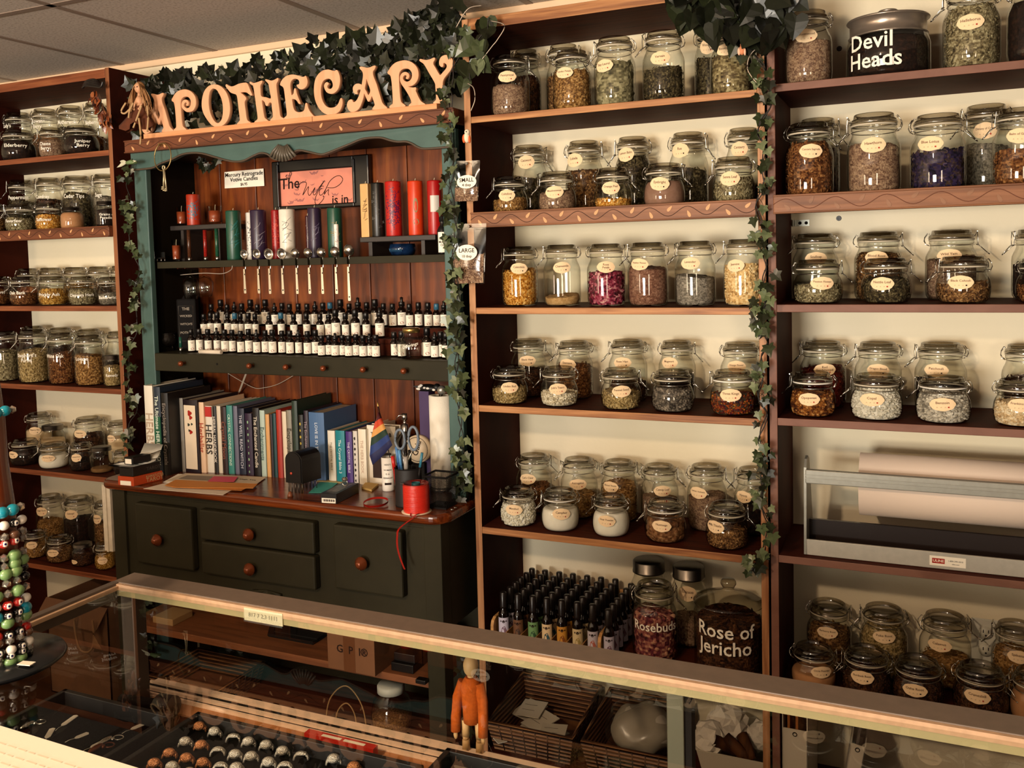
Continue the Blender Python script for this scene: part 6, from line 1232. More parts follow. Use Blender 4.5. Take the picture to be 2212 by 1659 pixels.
for r_ in range(6):
    for k, x in enumerate(NCOL):
        lc_ = LC[k % 7]; y = .030+.042*r_; t = thing('spray_bottle', f'black-capped spray bottle with {lc_[2]} label, {FX[k]} column from left, {["front", "second", "third", "fourth", "fifth", "back"][r_]} row', 'bottle', (x+R.uniform(-.002, .002), y-(.004 if k == 7 else 0), z6+(.0062 if k < 7 else 0)), R.uniform(-.2, .2)+.35, 'spray bottles by the wooden crate'); t.scale = (1, 1, 1.08)
        mo('glass_body', SB, t); mo('spray_cap', SCAP, t); q = mo('label', SLAB, t, flat(lc_[0], .6, key='sl_'+lc_[0])); aa = mo('label_art', SART, q); aa.material_slots[1].link = 'OBJECT'; aa.material_slots[1].material = flat(lc_[1], .6, key='sa_'+lc_[1])
# ================================================================ the APOTHECARY sign
LET = {
 'A': ((740,110), [(400,365),(430,345),(500,355),(570,372),(650,360),(720,328),(765,320),(775,345),(745,410),(715,450),(715,520),(740,610),(800,760),(850,930),(905,1110),(935,1200),(985,1265),(1040,1310),(1040,1350),(900,1360),(720,1365),(710,1345),(735,1300),(760,1265),(755,1220),(725,1130),(690,1040),(650,1130),(620,1168),(600,1168),(580,1135),(540,1050),(505,975),(485,1080),(450,1190),(400,1310),(340,1380),(260,1418),(180,1415),(120,1340),(100,1260),(120,1180),(170,1135),(215,1135),(235,1180),(265,1195),(300,1175),(340,1130),(375,1060),(400,990),(425,890),(400,885),(360,890),(335,930),(345,985),(310,995),(265,965),(240,890),(250,820),(300,765),(360,750),(420,765),(450,780),(465,690),(480,590),(480,510),(460,450),(420,405)], [(560,625),(600,740),(655,910),(610,1025),(560,940),(520,860),(545,730)]),
 'R': ((740,110), [(1070,490),(1100,440),(1160,350),(1250,270),(1350,230),(1480,210),(1600,235),(1700,300),(1770,390),(1800,500),(1795,620),(1750,720),(1680,790),(1600,820),(1550,828),(1600,850),(1680,860),(1735,855),(1745,890),(1735,930),(1760,990),(1800,1080),(1850,1170),(1900,1215),(1945,1240),(1950,1268),(1800,1285),(1590,1300),(1590,1265),(1630,1230),(1635,1190),(1600,1090),(1540,980),(1470,870),(1400,770),(1370,680),(1370,600),(1400,530),(1450,495),(1510,490),(1560,520),(1580,570),(1570,620),(1540,650),(1510,640),(1510,610),(1525,590),(1510,560),(1480,555),(1440,590),(1430,640),(1460,690),(1520,720),(1590,700),(1640,640),(1655,560),(1640,480),(1590,420),(1520,395),(1430,410),(1370,460),(1340,530),(1335,650),(1345,850),(1360,1050),(1380,1180),(1410,1225),(1470,1270),(1475,1305),(1300,1325),(1130,1340),(1120,1305),(1160,1270),(1190,1240),(1195,1150),(1185,950),(1170,750),(1150,620),(1130,560),(1080,525)], None),
 'O': ((420,150), [(435,290),(530,292),(640,350),(740,470),(800,620),(830,800),(825,970),(780,1120),(700,1230),(600,1285),(500,1295),(400,1250),(300,1130),(220,1000),(175,870),(165,720),(185,570),(230,440),(310,340),(380,300)], [(440,375),(520,410),(580,500),(640,640),(670,800),(670,960),(650,1090),(600,1180),(540,1210),(470,1170),(400,1060),(350,920),(325,760),(325,600),(350,460),(395,395)]),
 'T': ((420,150), [(735,290),(760,275),(800,305),(870,325),(940,310),(1050,260),(1180,235),(1240,245),(1280,320),(1320,420),(1360,510),(1345,535),(1300,510),(1240,465),(1170,450),(1085,465),(1150,520),(1210,580),(1215,625),(1185,680),(1185,760),(1205,900),(1225,1050),(1250,1130),(1310,1175),(1315,1200),(1150,1215),(1020,1230),(1020,1200),(1065,1150),(1075,1090),(1055,930),(1035,750),(1010,570),(980,510),(920,490),(850,460),(790,390),(745,330)], None),
 'H': ((420,150), [(1310,215),(1335,210),(1400,240),(1500,215),(1580,185),(1605,185),(1595,230),(1560,290),(1560,380),(1580,550),(1700,580),(1815,605),(1790,430),(1765,280),(1740,230),(1690,180),(1690,150),(1760,165),(1830,180),(1900,160),(1970,120),(1990,130),(1980,180),(1945,250),(1945,350),(1975,600),(2010,850),(2030,1000),(2060,1050),(2110,1080),(2110,1110),(1960,1125),(1815,1135),(1815,1105),(1855,1060),(1865,1000),(1845,850),(1830,715),(1790,695),(1760,720),(1740,765),(1715,780),(1690,760),(1670,700),(1640,660),(1595,645),(1610,780),(1635,950),(1660,1060),(1700,1100),(1735,1130),(1735,1150),(1580,1165),(1430,1185),(1440,1150),(1490,1110),(1500,1050),(1475,850),(1435,560),(1400,330),(1380,290),(1320,250)], None),
 'E': ((580,130), [(270,500),(290,440),(350,360),(440,300),(560,275),(680,295),(780,325),(840,325),(870,305),(890,330),(915,420),(905,510),(860,580),(780,620),(720,605),(675,560),(665,520),(690,515),(720,500),(730,450),(705,395),(640,365),(570,380),(520,440),(505,540),(520,680),(535,760),(560,760),(590,720),(600,640),(620,600),(640,630),(660,720),(700,830),(745,940),(740,970),(710,960),(670,900),(620,860),(550,855),(555,930),(575,1050),(620,1140),(700,1175),(780,1165),(830,1140),(855,1080),(870,980),(890,950),(910,975),(930,1060),(980,1160),(1055,1250),(1055,1275),(700,1305),(380,1335),(375,1300),(420,1260),(430,1200),(415,1050),(390,850),(365,650),(345,580),(310,545),(275,525)], None),
 'C': ((580,130), [(1410,170),(1500,190),(1570,200),(1610,180),(1640,200),(1680,300),(1695,420),(1680,540),(1640,640),(1560,720),(1470,740),(1390,710),(1340,640),(1320,560),(1340,500),(1380,470),(1415,485),(1420,515),(1395,545),(1390,590),(1430,630),(1480,630),(1520,590),(1530,520),(1500,430),(1440,380),(1370,385),(1300,430),(1255,520),(1235,650),(1245,800),(1280,920),(1340,1020),(1420,1075),(1520,1080),(1600,1050),(1660,980),(1700,880),(1725,850),(1745,870),(1755,950),(1735,1060),(1680,1160),(1590,1220),(1480,1245),(1380,1235),(1270,1170),(1180,1060),(1110,900),(1080,720),(1085,530),(1120,380),(1190,270),(1290,195)], None),
 'Y': ((820,90), [(945,440),(970,415),(1040,430),(1110,440),(1200,420),(1280,385),(1310,390),(1305,430),(1275,480),(1275,540),(1320,620),(1390,740),(1440,800),(1500,740),(1570,660),(1600,600),(1590,540),(1540,500),(1510,520),(1510,570),(1480,600),(1430,560),(1420,470),(1460,370),(1560,320),(1660,345),(1730,430),(1740,530),(1700,650),(1620,760),(1540,860),(1500,960),(1500,1100),(1520,1300),(1560,1380),(1610,1420),(1610,1450),(1450,1465),(1290,1475),(1290,1440),(1340,1390),(1345,1300),(1330,1090),(1320,1000),(1270,900),(1180,750),(1090,590),(1040,520),(970,470)], None),
}
rp = LET['R'][1]; i0, i1 = rp.index((1600,820)), rp.index((1370,680))
LET['P'] = ((740,110), rp[:i0]+[(1540,815),(1460,780),(1400,725)]+rp[i1:], None)
SY = -.026
sg = thing('wooden_sign', 'pale wooden sign of cut-out letters reading APOTHECARY on the hutch', 'sign', ((ux0+ux3)/2, SY, utop+.044))
zb0 = utop+.0417; zb1 = (at(500,272,SY).z+at(880,228,SY).z)/2
bm = BM(); xa, xb = at(312,297,SY).x, at(945,235,SY).x; xs_ = at(676,258,SY).x
box(bm, (xa, SY-.004, zb0), (xs_-.0008, SY+.05, zb1), bev=.001); obj('base_board', bm, PINE, sg); bm = BM(); box(bm, (xs_+.0008, SY-.004, zb0), (xb, SY+.05, zb1), bev=.001); obj('base_board', bm, PINE, sg)
PINEL = wood('letter_pine', 'dc9e74', 'e6ac84', (14, 14, 2), .6)
def letter(ch, foot=None):
    (ox, oy), out, hole = LET[ch]; T = lambda L_: [at(ox+x/11.06, oy+y/11.06, SY) for x, y in L_]
    P = T(out); dx = 0
    zmin = min(p.z for p in P); zmax = max(p.z for p in P); k = 1
    xc = (min(p.x for p in P)+max(p.x for p in P))/2
    if foot is not None: dx = at(foot[0], foot[1], SY).x-xc
    cu = bpy.data.curves.new('letter', 'CURVE'); cu.dimensions = '2D'; cu.fill_mode = 'BOTH'; cu.extrude = .006; cu.bevel_depth = .0007; cu.bevel_resolution = 1
    for L_ in (P, T(hole) if hole else None):
        if not L_: continue
        pts = catmull([V((p.x+dx, zb1+(p.z-zmin), 0)) for p in L_], 4); s = cu.splines.new('POLY'); s.points.add(len(pts)-1); s.use_cyclic_u = True
        for q, p in zip(s.points, pts): q.co = (p.x, p.y, 0, 1)
    o = bpy.data.objects.new('tmp', cu); C.objects.link(o); bpy.context.view_layer.update()
    me = bpy.data.meshes.new_from_object(o.evaluated_get(bpy.context.evaluated_depsgraph_get())); bpy.data.objects.remove(o); bpy.data.curves.remove(cu)
    bm = BM(); bm.from_mesh(me); bpy.data.meshes.remove(me); bmesh.ops.transform(bm, matrix=M.Translation((0, SY+.008, 0)) @ M.Rotation(PI/2, 4, 'X'), verts=bm.verts)
    bmesh.ops.recalc_face_normals(bm, faces=bm.faces); obj('letter', bm, PINEL, sg)
letter('A', (337, 245)); letter('P', (397, 240))
for ch in 'OTHECARY': letter(ch)
# ================================================================ artificial ivy
IVYM = {}
def ivymat(key, cols, rough=.3):
    m, N, L, b = newmat(key); a = N.new('ShaderNodeAttribute'); a.attribute_name = 'rnd'; r = ramp(N, [(i/(len(cols)-1), c) for i, c in enumerate(cols)]); L.new(a.outputs['Fac'], r.inputs[0])
    n = noise(N, L, 60); mx = N.new('ShaderNodeMix'); mx.data_type = 'RGBA'; mx.blend_type = 'MULTIPLY'; mx.inputs[0].default_value = .5
    L.new(r.outputs[0], mx.inputs[6]); L.new(n.outputs[0], mx.inputs[7]); L.new(mx.outputs[2], b.inputs['Base Color']); b.inputs['Roughness'].default_value = rough; b.inputs['Specular IOR Level'].default_value = .5; return m
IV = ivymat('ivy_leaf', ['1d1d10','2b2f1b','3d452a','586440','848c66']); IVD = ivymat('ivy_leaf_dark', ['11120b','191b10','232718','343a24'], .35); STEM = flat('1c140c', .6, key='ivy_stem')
STAR = [(0,0),(.20,-.14),(.50,-.10),(.42,.14),(.66,.42),(.34,.48),(.22,.70),(0,1.05)]
HEART = [(0,0),(.22,-.16),(.48,-.08),(.58,.20),(.48,.52),(.25,.82),(0,1.12)]
def leaf(bm, lay, c, nrm, up, s, shape, rr):
    nrm = V(nrm).normalized(); x = V(up).cross(nrm).normalized(); y = nrm.cross(x).normalized(); v = rr.random(); fold = rr.uniform(.1, .35); curl = rr.uniform(-.1, .25)
    P = lambda u, w_: c+x*(u*s)+y*(w_*s)+nrm*(s*(fold*abs(u)-curl*w_*w_))
    mid = [bm.verts.new(P(0, w_)) for w_ in (0, .3, .65, shape[-1][1])]
    for sg_ in (1, -1):
        e = [bm.verts.new(P(sg_*u, w_)) for u, w_ in shape[1:-1]]; ring = [mid[0]]+e+[mid[3]]; k = len(e)
        def cl(i): return mid[1] if i <= k*.5 else mid[2]
        for i in range(len(ring)-1):
            a, b2 = ring[i], ring[i+1]; m1, m2 = cl(i), cl(i+1)
            fs = []
            for tri in ([a, b2, m1], [b2, m2, m1] if m1 is not m2 else None):
                if tri and len(set(tri)) == 3:
                    f = bm.faces.new(tri if sg_ > 0 else tri[::-1]); f[lay] = min(1, max(0, v+rr.uniform(-.08, .08))); f.smooth = False
def ivy(label, path, y, n, size, spread, mat, seed, shape=STAR, up=None, depthj=.02, stems=1, name='ivy_garland', dark=0):
    rr = random.Random(seed); ys = y if isinstance(y, (list, tuple)) else [y]*len(path); P = catmull([at(px, py, yy) for (px, py), yy in zip(path, ys)], 6, False); t = thing(name, label, 'ivy', P[0])
    for s in range(stems):
        bm = BM(); ph = rr.uniform(0, 6); tube(bm, [p+V((.006*math.sin(i*.7+ph+s*2), .004*math.sin(i*.5+s), .003*math.cos(i*.9+s))) for i, p in enumerate(P)], .0016, 5); obj('stem', bm, STEM, t)
    bm = BM(); lay = bm.faces.layers.float.new('rnd')
    for i in range(n):
        f = rr.random()*(len(P)-1); k = int(f); p = P[k].lerp(P[min(k+1, len(P)-1)], f-k); off = V((rr.uniform(-1, 1)*spread[0], rr.uniform(-depthj, .006), rr.uniform(-1, 1)*spread[1])); c = p+off
        d = (CAM-c).normalized(); nr = (d*.8+V((rr.uniform(-.9, .9), -.2, rr.uniform(-.5, .8)))).normalized(); u = V((off.x*8+rr.uniform(-.5, .5), 0, -.8+off.z*6+rr.uniform(-.5, .5))) if up is None else V((rr.uniform(-.7, .7), 0, rr.uniform(.2, 1)))
        leaf(bm, lay, c, nr, u, size*rr.uniform(.65, 1.15), shape, rr)
        tube(bm, [p, p.lerp(c, .6)+V((0, 0, .002)), c], .0007, 3)
    obj('leaves', bm, mat, t, smooth=False); return t
ivy('ivy garland hanging down the left stile of the hutch', [(283,345),(275,400),(283,440),(272,480),(292,550),(297,600),(290,650),(297,700),(287,740),(275,800),(285,850),(293,890),(276,930),(286,965)], -.035, 74, .026, (.022, .02), IV, 21)
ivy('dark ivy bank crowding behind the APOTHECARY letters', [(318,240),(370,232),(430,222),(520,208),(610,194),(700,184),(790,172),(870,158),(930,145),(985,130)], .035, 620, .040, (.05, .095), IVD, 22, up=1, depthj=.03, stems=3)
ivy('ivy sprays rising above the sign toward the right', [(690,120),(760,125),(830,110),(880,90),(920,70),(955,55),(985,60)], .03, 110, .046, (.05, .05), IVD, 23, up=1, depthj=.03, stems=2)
ivy('ivy garland hanging down the left post of the centre bookcase', [(1000,70),(985,130),(972,190),(975,250),(972,290),(978,350),(974,420),(985,470),(985,520),(976,560),(988,620),(984,680),(990,730),(985,790),(990,840),(992,900),(998,950),(1000,1000),(1003,1050)], [-.03]*17+[-.02,-.02], 118, .029, (.026, .02), IV, 24, stems=2)
ivy('ivy garland twisted down between centre and right bookcases', [(1600,60),(1640,130),(1655,180),(1660,230),(1640,290),(1652,340),(1645,400),(1637,460),(1652,520),(1650,580),(1652,640),(1642,690),(1654,740),(1646,790),(1642,850),(1652,900),(1643,960),(1652,1010),(1642,1060),(1656,1120),(1660,1160),(1642,1200),(1628,1240)], -.028, 120, .027, (.022, .02), IV, 25, stems=2)
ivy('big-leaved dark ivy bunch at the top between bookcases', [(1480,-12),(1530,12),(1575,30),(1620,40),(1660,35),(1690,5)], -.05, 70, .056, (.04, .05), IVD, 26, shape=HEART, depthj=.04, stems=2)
ivy('heart-leaved vine at the top left corner of centre bookcase', [(1060,40),(1045,70),(1030,100),(1020,135),(1012,175)], -.045, 12, .050, (.022, .01), IV, 27, shape=HEART, depthj=.02, name='heart_leaf_vine')
ivy('few ivy sprigs standing in the glass on the counter', [(1000,1070),(1003,1030),(1006,1000)], .0, 9, .026, (.02, .02), IV, 28)
ivy('dark sprig hanging inside the hutch behind the valance', [(430,345),(447,355),(460,352),(478,345)], .05, 12, .024, (.012, .012), IVD, 29)
bm = BM()
for pts in ([(1060,45),(1090,55),(1075,85),(1063,100),(1040,130)], [(1010,180),(1023,190),(1026,215),(1017,240)], [(985,60),(1010,20),(1040,12)], [(1635,180),(1615,150),(1620,120),(1640,100)]): tube(bm, catmull([at(x, y, -.05) for x, y in pts], 6, False), .0016, 5)
tag(obj('twisted_wire', bm, flat('a89888', .4, .7, key='vine_wire')), 'curling pale wire tendrils around the bookcase post tops', 'wire', kind='stuff')
# ---- small birds and flowers tucked in the ivy
def bird(label, px, py, y, body, wing, s=1):
    c = at(px, py, y); t = thing('bird_ornament', label, 'ornament', c); bm = BM(); sphere(bm, c, .012*s, 14, 10, 0, (.75, .8, 1.25)); sphere(bm, c+V((.003*s, -.004, .014*s)), .008*s, 12, 8); obj('body', bm, flat(body, .7, key='bird_'+body), t)
    bm = BM(); sphere(bm, c+V((-.008*s, -.003, -.003)), .010*s, 10, 8, 0, (.5, .5, 1.2)); sphere(bm, c+V((.009*s, -.003, -.006)), .009*s, 10, 8, 0, (.4, .5, 1.2)); obj('wing', bm, flat(wing, .7, key='bird_'+wing), t)
    bm = BM(); lathe(bm, [(.002*s, 0), (0, .006*s)], 8, mat=M.Translation(c+V((.004*s, -.011*s, .014*s))) @ M.Rotation(PI/2, 4, 'X')); obj('beak', bm, BLACKM, t)
bird('orange and white bird perched on the left post ivy', 1009, 297, -.06, 'f0dcc0', 'd8602a')
bird('peach coloured bird tucked in ivy at top right', 1603, 108, -.07, 'd8885c', 'e8b898', .8)
c = at(274, 352, -.06); t = thing('silk_flower', 'white and green silk lily on the left hutch ivy', 'flower', c); bm = BM(); lay = bm.faces.layers.float.new('rnd'); rr = random.Random(5)
for a in (PI, PI*.9, PI*1.12, .1): leaf(bm, lay, c, (0, -1, .4), (math.cos(a), 0, math.sin(a)), .04, [(0,0),(.12,.2),(.16,.5),(.1,.8),(0,1.05)], rr)
obj('petals', bm, flat('c8c4a8', .6, key='lily_petal'), t); bm = BM(); tube(bm, [c, c+V((.02, 0, .002)), c+V((.035, .01, 0))], [.006, .008, .003], 8); obj('throat', bm, flat('6a8050', .6, key='lily_green'), t)
# copper dried bouquet and black bow in the left bookcase
c = at(215, 215, .03); t = thing('dried_bouquet', 'copper leaf spray with black bow on the left bookcase side', 'bouquet', c); rr = random.Random(6); bm = BM(); lay = bm.faces.layers.float.new('rnd')
for i in range(90):
    f = rr.random(); p = at(203+32*f+rr.uniform(-10, 10), 200+70*f+rr.uniform(-12, 12), rr.uniform(-.03, .04)); leaf(bm, lay, p, (rr.uniform(-.6, .6), -1, rr.uniform(-.3, .6)), (rr.uniform(-.6, .6), 0, -1), rr.uniform(.018, .034), [(0,0),(.2,.2),(.25,.5),(.15,.8),(0,1)], rr)
obj('copper_leaves', bm, ivymat('copper_leaf', ['2a1008','5a2410','9a4a22','c88050'], .3), t); bm = BM()
for k in range(4): tube(bm, catmull([at(*q, .0-.012*k) for q in ((178,190),(186,176+k*3),(205,172+k*5),(218,182+k*2),(222,176))], 5, False), .004, 6)
obj('black_bow', bm, flat('1a1412', .3, key='bow_black'), t)
# ---- fairy doll at the left end of the sign
FY = -.06; fd = thing('fairy_doll', 'small fairy doll with long hair and brown felt dress by sign', 'doll', at(298, 280, FY)); k = depth(at(308, 230, FY))/F*.86
SK = flat('d8a078', .6, key='doll_skin'); h_ = at(300, 190, FY); bm = BM()
sphere(bm, h_, 12*k, 18, 14, 0, (.92, .9, 1.12)); sphere(bm, h_+V((0, -10.5*k, -1*k)), 2*k, 8, 6); sphere(bm, h_+V((-1*k, -9.5*k, -6*k)), 2.4*k, 8, 6, 0, (1.3, .6, .5)); cyl(bm, h_-V((0, 0, 12*k)), h_-V((0, 0, 24*k)), 3.5*k, 10)
sk = [h_-V((0, 0, 20*k)), h_-V((0, 0, 45*k))]; tube(bm, [h_-V((0,0,20*k)), h_-V((0,0,28*k)), h_-V((0,0,45*k))], [5*k, 9*k, 8*k], 12)
for s in (-1, 1): tube(bm, [h_+V((s*7*k, 0, -25*k)), h_+V((s*14*k, -2*k, -38*k)), h_+V((s*9*k, -10*k, -52*k))], [3.6*k, 3*k, 2.2*k], 8); sphere(bm, h_+V((s*8*k, -11*k, -54*k)), 3*k, 8, 6)
bd = obj('body', bm, SK, fd); bm = BM()
for s in (-1, 1): sphere(bm, h_+V((s*4.3*k, -9.6*k, 1*k)), 1.7*k, 8, 6)
obj('eye', bm, flat('3a1c10', .4, key='doll_eye'), bd); bm = BM(); rr = random.Random(12)
sphere(bm, h_+V((0, 3*k, 3*k)), 13.2*k, 16, 12, 0, (1, .85, 1))
for i in range(90):
    a = rr.uniform(.25, PI-.25) if i % 3 == 0 else rr.choice([rr.uniform(PI*.9, PI*1.25), rr.uniform(-PI*.25, PI*.1)]); q = 12.5*k; L_ = rr.uniform(34, 66)*k
    p0 = h_+V((q*math.cos(a)*.4, q*math.sin(a)*.5, 12*k)); p1 = h_+V((q*math.cos(a)*1.15, q*math.sin(a), 0)); p2 = p1+V((math.cos(a)*rr.uniform(2, 18)*k, rr.uniform(-4, 2)*k, -L_*.55)); tube(bm, catmull([p0, p1, p2, p2+V((math.cos(a)*rr.uniform(0, 9)*k, 0, -L_*.45))], 3, False), 1.0*k, 3)
obj('hair', bm, wood('doll_hair', '8a5c34', 'b8885a', (30, 30, 3), .5, c3='d0a878'), fd); bm = BM(); n = 22; rows = []
for j in range(8):
    f = j/7; r_ = (9+34*f)*k; row = []
    for i in range(n): a = 2*PI*i/n; q = r_*(1+.28*f*math.sin(a*5+1)); row.append(bm.verts.new(h_+V((q*math.cos(a)-14*k*f, q*math.sin(a)*.6, (-42-56*f+9*f*math.sin(a*4))*k))))
    rows.append(row)
for A, B in zip(rows, rows[1:]):
    for i in range(n): bm.faces.new((A[i], A[(i+1) % n], B[(i+1) % n], B[i])).smooth = True
obj('felt_dress', bm, flat('5c2c12', .9, key='felt_brown', var=.2, vscale=80), fd); bm = BM()
for pts in ([(306,228),(298,250),(288,276)], [(318,228),(320,255),(318,285)], [(284,232),(270,245),(262,240),(272,222)], [(300,255),(304,290),(303,312)], [(288,222),(280,240),(278,255)]): tube(bm, catmull([at(x, y, FY-.03) for x, y in pts], 5, False), .0032, 6)
obj('cords', bm, flat('b89468', .8, key='doll_cord'), fd)
# ================================================================ on and in the glass case
GT = GZ-.006
# bracelet tower on the glass
bc = on(2, 1432, GT); bc = V((bc.x+.0, bc.y, GT)); t = thing('bracelet_stand', 'tall brown wooden bracelet stand on a round black base', 'stand', bc)
WOODG = flat('6a3016', .22, key='stand_wood', spec=.6, var=.2, vscale=12); bm = BM(); zt = lambda px, py: at(px, py, bc.y).z-GT
lathe(bm, [(0, .004), (.070, .0), (.075, .004), (.073, .008), (.03, .012), (0, .012)], 48); obj('base_disc', bm, flat('15181a', .25, key='disc_black', spec=.6), t, local=True)
zs = [zt(0, py) for py in (1430, 1100, 1000, 900, 830, 790, 750, 735)]; bm = BM()
lathe(bm, [(.026, .012), (.026, zs[1]), (.021, zs[2]), (.020, zs[3]), (.017, zs[4]), (.011, zs[5]), (.004, zs[6]), (0, zs[7])], 32); obj('post', bm, WOODG, t, local=True)
bm = BM(); p = on(57, 1433, GT+.013); box(bm, (p.x-bc.x-.009, p.y-bc.y-.005, .0125), (p.x-bc.x+.009, p.y-bc.y+.005, .0135), rot=M.Rotation(.2, 3, 'Z')); obj('price_tag', bm, PAPER, t, local=True)
BEADC = {'turquoise': ('1a8aa0', .2), 'green': ('6f9058', .35), 'red': ('a01c18', .2), 'black': ('0f0c0c', .2), 'clear': ('c8c0b4', .12), 'blue': ('1c2c6a', .2), 'white': ('ece4d8', .3), 'bronze': ('5a3a28', .25)}
def bracelet(z, tilt, ring, pat, words, big=1.0, x=0):
    t2 = thing('bead_bracelet', words, 'bracelet', bc+V((x, 0, z)), 0, 'bead bracelets stacked on the wooden stand'); n = int(2*PI*ring/(.0108*big)); cols = {}
    rot = M.Rotation(tilt, 3, 'Y') @ M.Rotation(.05, 3, 'X')
    for i in range(n):
        cols.setdefault(pat[i % len(pat)], []).append(i)
    for cn, ids in cols.items():
        for i in ids:
            a = 2*PI*i/n; c = rot @ V((ring*math.cos(a), ring*math.sin(a), 0))
            if c.y > .02: continue                              # beads behind the post are left out of sight
            bm = BM(); r_ = .0056*big*(1.15 if cn in ('green', 'turquoise') else .9); q = M.Rotation(a, 3, 'Z')
            if cn == 'clear': bmesh.ops.create_icosphere(bm, subdivisions=1, radius=r_, matrix=M.Translation(c))
            else: sphere(bm, c, r_, 12, 8, 0, (1, 1.12, 1), q)
            mats = [flat(BEADC[cn][0], BEADC[cn][1], .8 if cn == 'clear' else 0, key='bead_'+cn, spec=.7)]
            if cn in ('red', 'white', 'black') and i % 2 == 0:
                nn = V((math.cos(a), math.sin(a), .1)).normalized(); lathe(bm, [(r_*.62, r_*.80), (r_*.3, r_*.99), (0, r_*1.02)], 10, mi=1, mat=M.Translation(c) @ (rot @ nn).to_track_quat('Z', 'Y').to_matrix().to_4x4()); lathe(bm, [(r_*.26, r_*1.0), (0, r_*1.06)], 8, mi=2, mat=M.Translation(c) @ (rot @ nn).to_track_quat('Z', 'Y').to_matrix().to_4x4())
                mats += [flat('f0e8dc', .3, key='bead_eye'), flat('16184a', .3, key='bead_pupil')]
            obj('bead', bm, mats, t2, local=True)
pats = [('turquoise','clear'), ('black','white','clear'), ('bronze','clear','black'), ('red','clear'), ('green','clear'), ('green','green','clear'), ('green','black'), ('clear','black'), ('green','clear','bronze'), ('red','white'), ('black','turquoise'), ('clear','green'), ('black','red'), ('clear','bronze'), ('black','white'), ('black','clear'), ('green','black','clear')]
OW = ['top', 'second', 'third', 'fourth', 'fifth', 'sixth', 'seventh', 'eighth', 'ninth', 'tenth', 'ninth from bottom', 'eighth from bottom', 'seventh from bottom', 'fifth from bottom', 'third from bottom', 'second from bottom', 'bottom']
pys = [1100,1125,1148,1170,1192,1213,1234,1255,1275,1295,1315,1335,1353,1371,1389,1405,1420]
for i, (py, pt) in enumerate(zip(pys, pats)):
    bracelet(max(.017, zt(20, py)), R.uniform(-.10, .10), .0375+.0015*math.sin(i), pt, f'{" and ".join(dict.fromkeys(pt))} bead bracelet, {OW[i]} of the lower stack on the stand', 1.12)
bracelet(zt(20, 925), -.55, .040, ('turquoise','clear','turquoise','clear','blue'), 'turquoise and crystal bracelet slung across the wooden post', 1.0)
# white printed page at the lower left
q0 = [on(-60, 1552, GT+.03), on(305, 1662, GT+.012), on(420, 1700, GT+.012)]; a, b2 = on(-40, 1555, GT+.010), on(306, 1661, GT+.010); d = (b2-a).normalized(); nn = V((d.y, -d.x, 0)); nn = nn if nn.y < 0 else -nn
bm = BM(); prism(bm, [a-d*.1, b2+d*.012, b2+d*.012+nn*.26, a-d*.1+nn*.26], (0, 0, -.010)); pg = tag(obj('open_booklet', bm, PAPER), 'white printed booklet lying on the glass at lower left', 'booklet')
bm = BM()
for j in range(3):
    x = .03
    while x < (b2-a).length-.05:
        w_ = R.uniform(.006, .016); o_ = a+d*x+nn*(.022+.012*j)+V((0, 0, .0003)); prism(bm, [o_, o_+d*w_, o_+d*w_+nn*.0022, o_+nn*.0022], (0, 0, .0001)); x += w_+.004
obj('printed_lines', bm, flat('e8dac2', .8, key='faint_print'), pg)
# trays in the case
VELV = flat('0e0a0a', .95, key='black_velvet', spec=.1); TRAY = flat('14100f', .5, key='tray_black')
def tray(name, label, x0, x1, y1, y0, h=.028, skew=0):
    t = thing(name, label, 'tray', ((x0+x1)/2, (y0+y1)/2, DZ), skew); bm = BM(); X, Y = (x1-x0)/2, (y1-y0)/2; box(bm, (-X, -Y, 0), (X, Y, .006)); obj('velvet_bed', bm, VELV, t, local=True)
    for p, q in (((-X, Y-.008), (X, Y)), ((-X, -Y), (X, -Y+.008)), ((-X, -Y), (-X+.008, Y)), ((X-.008, -Y), (X, Y))): bm = BM(); box(bm, (p[0], p[1], 0), (q[0], q[1], h), bev=.001); obj('rim', bm, TRAY, t, local=True)
    return t
a, b2 = on(112, 1502, DZ+.028), on(372, 1547, DZ+.028); ta = tray('jewelry_tray', 'black velvet tray of tagged jewelry at the left of case', a.x, b2.x, b2.y+.004, b2.y-.24)
ra, rb_ = on(425, 1538, DZ+.028), on(918, 1650, DZ+.028); tb = tray('ring_tray', 'black velvet tray holding rows of metal rings', ra.x, rb_.x, (ra.y+rb_.y)/2, ra.y-.30)
ca_ = on(966, 1614, DZ+.03); tc = tray('jewelry_tray', 'black tray partly in view at the bottom beside ring tray', ca_.x, ca_.x+.42, ca_.y, ca_.y-.28, .03)
tz_ = DZ+.0062
for i, (p, q) in enumerate((((134,1568),(166,1545)), ((101,1595),(114,1573)), ((162,1595),(192,1583)), ((196,1615),(237,1595)), ((283,1576),(317,1561)))):
    A, B = on(*p, tz_), on(*q, tz_); d = (B-A).normalized(); n_ = V((-d.y, d.x, 0))*.0042; bm = BM(); prism(bm, [A-n_*.4, A+d*.004-n_, B-d*.002-n_, B, B-d*.002+n_, A+d*.004+n_, A+n_*.4], (0, 0, .0006)); tg = tag(obj('price_tag', bm, PAPER), ['long white tag at the upper middle of the left tray', 'white tag beside the silver loop at the left', 'short white tag at the middle of the left tray', 'white tag hanging over copper earring in left tray', 'white tag at the right rim of the left tray'][i], 'tag', 'price tags in the left tray')
    bm = BM(); tube(bm, [A, A-d*.008+V((0, 0, .001)), A-d*.014], .0005, 4); obj('string', bm, PAPER, tg)
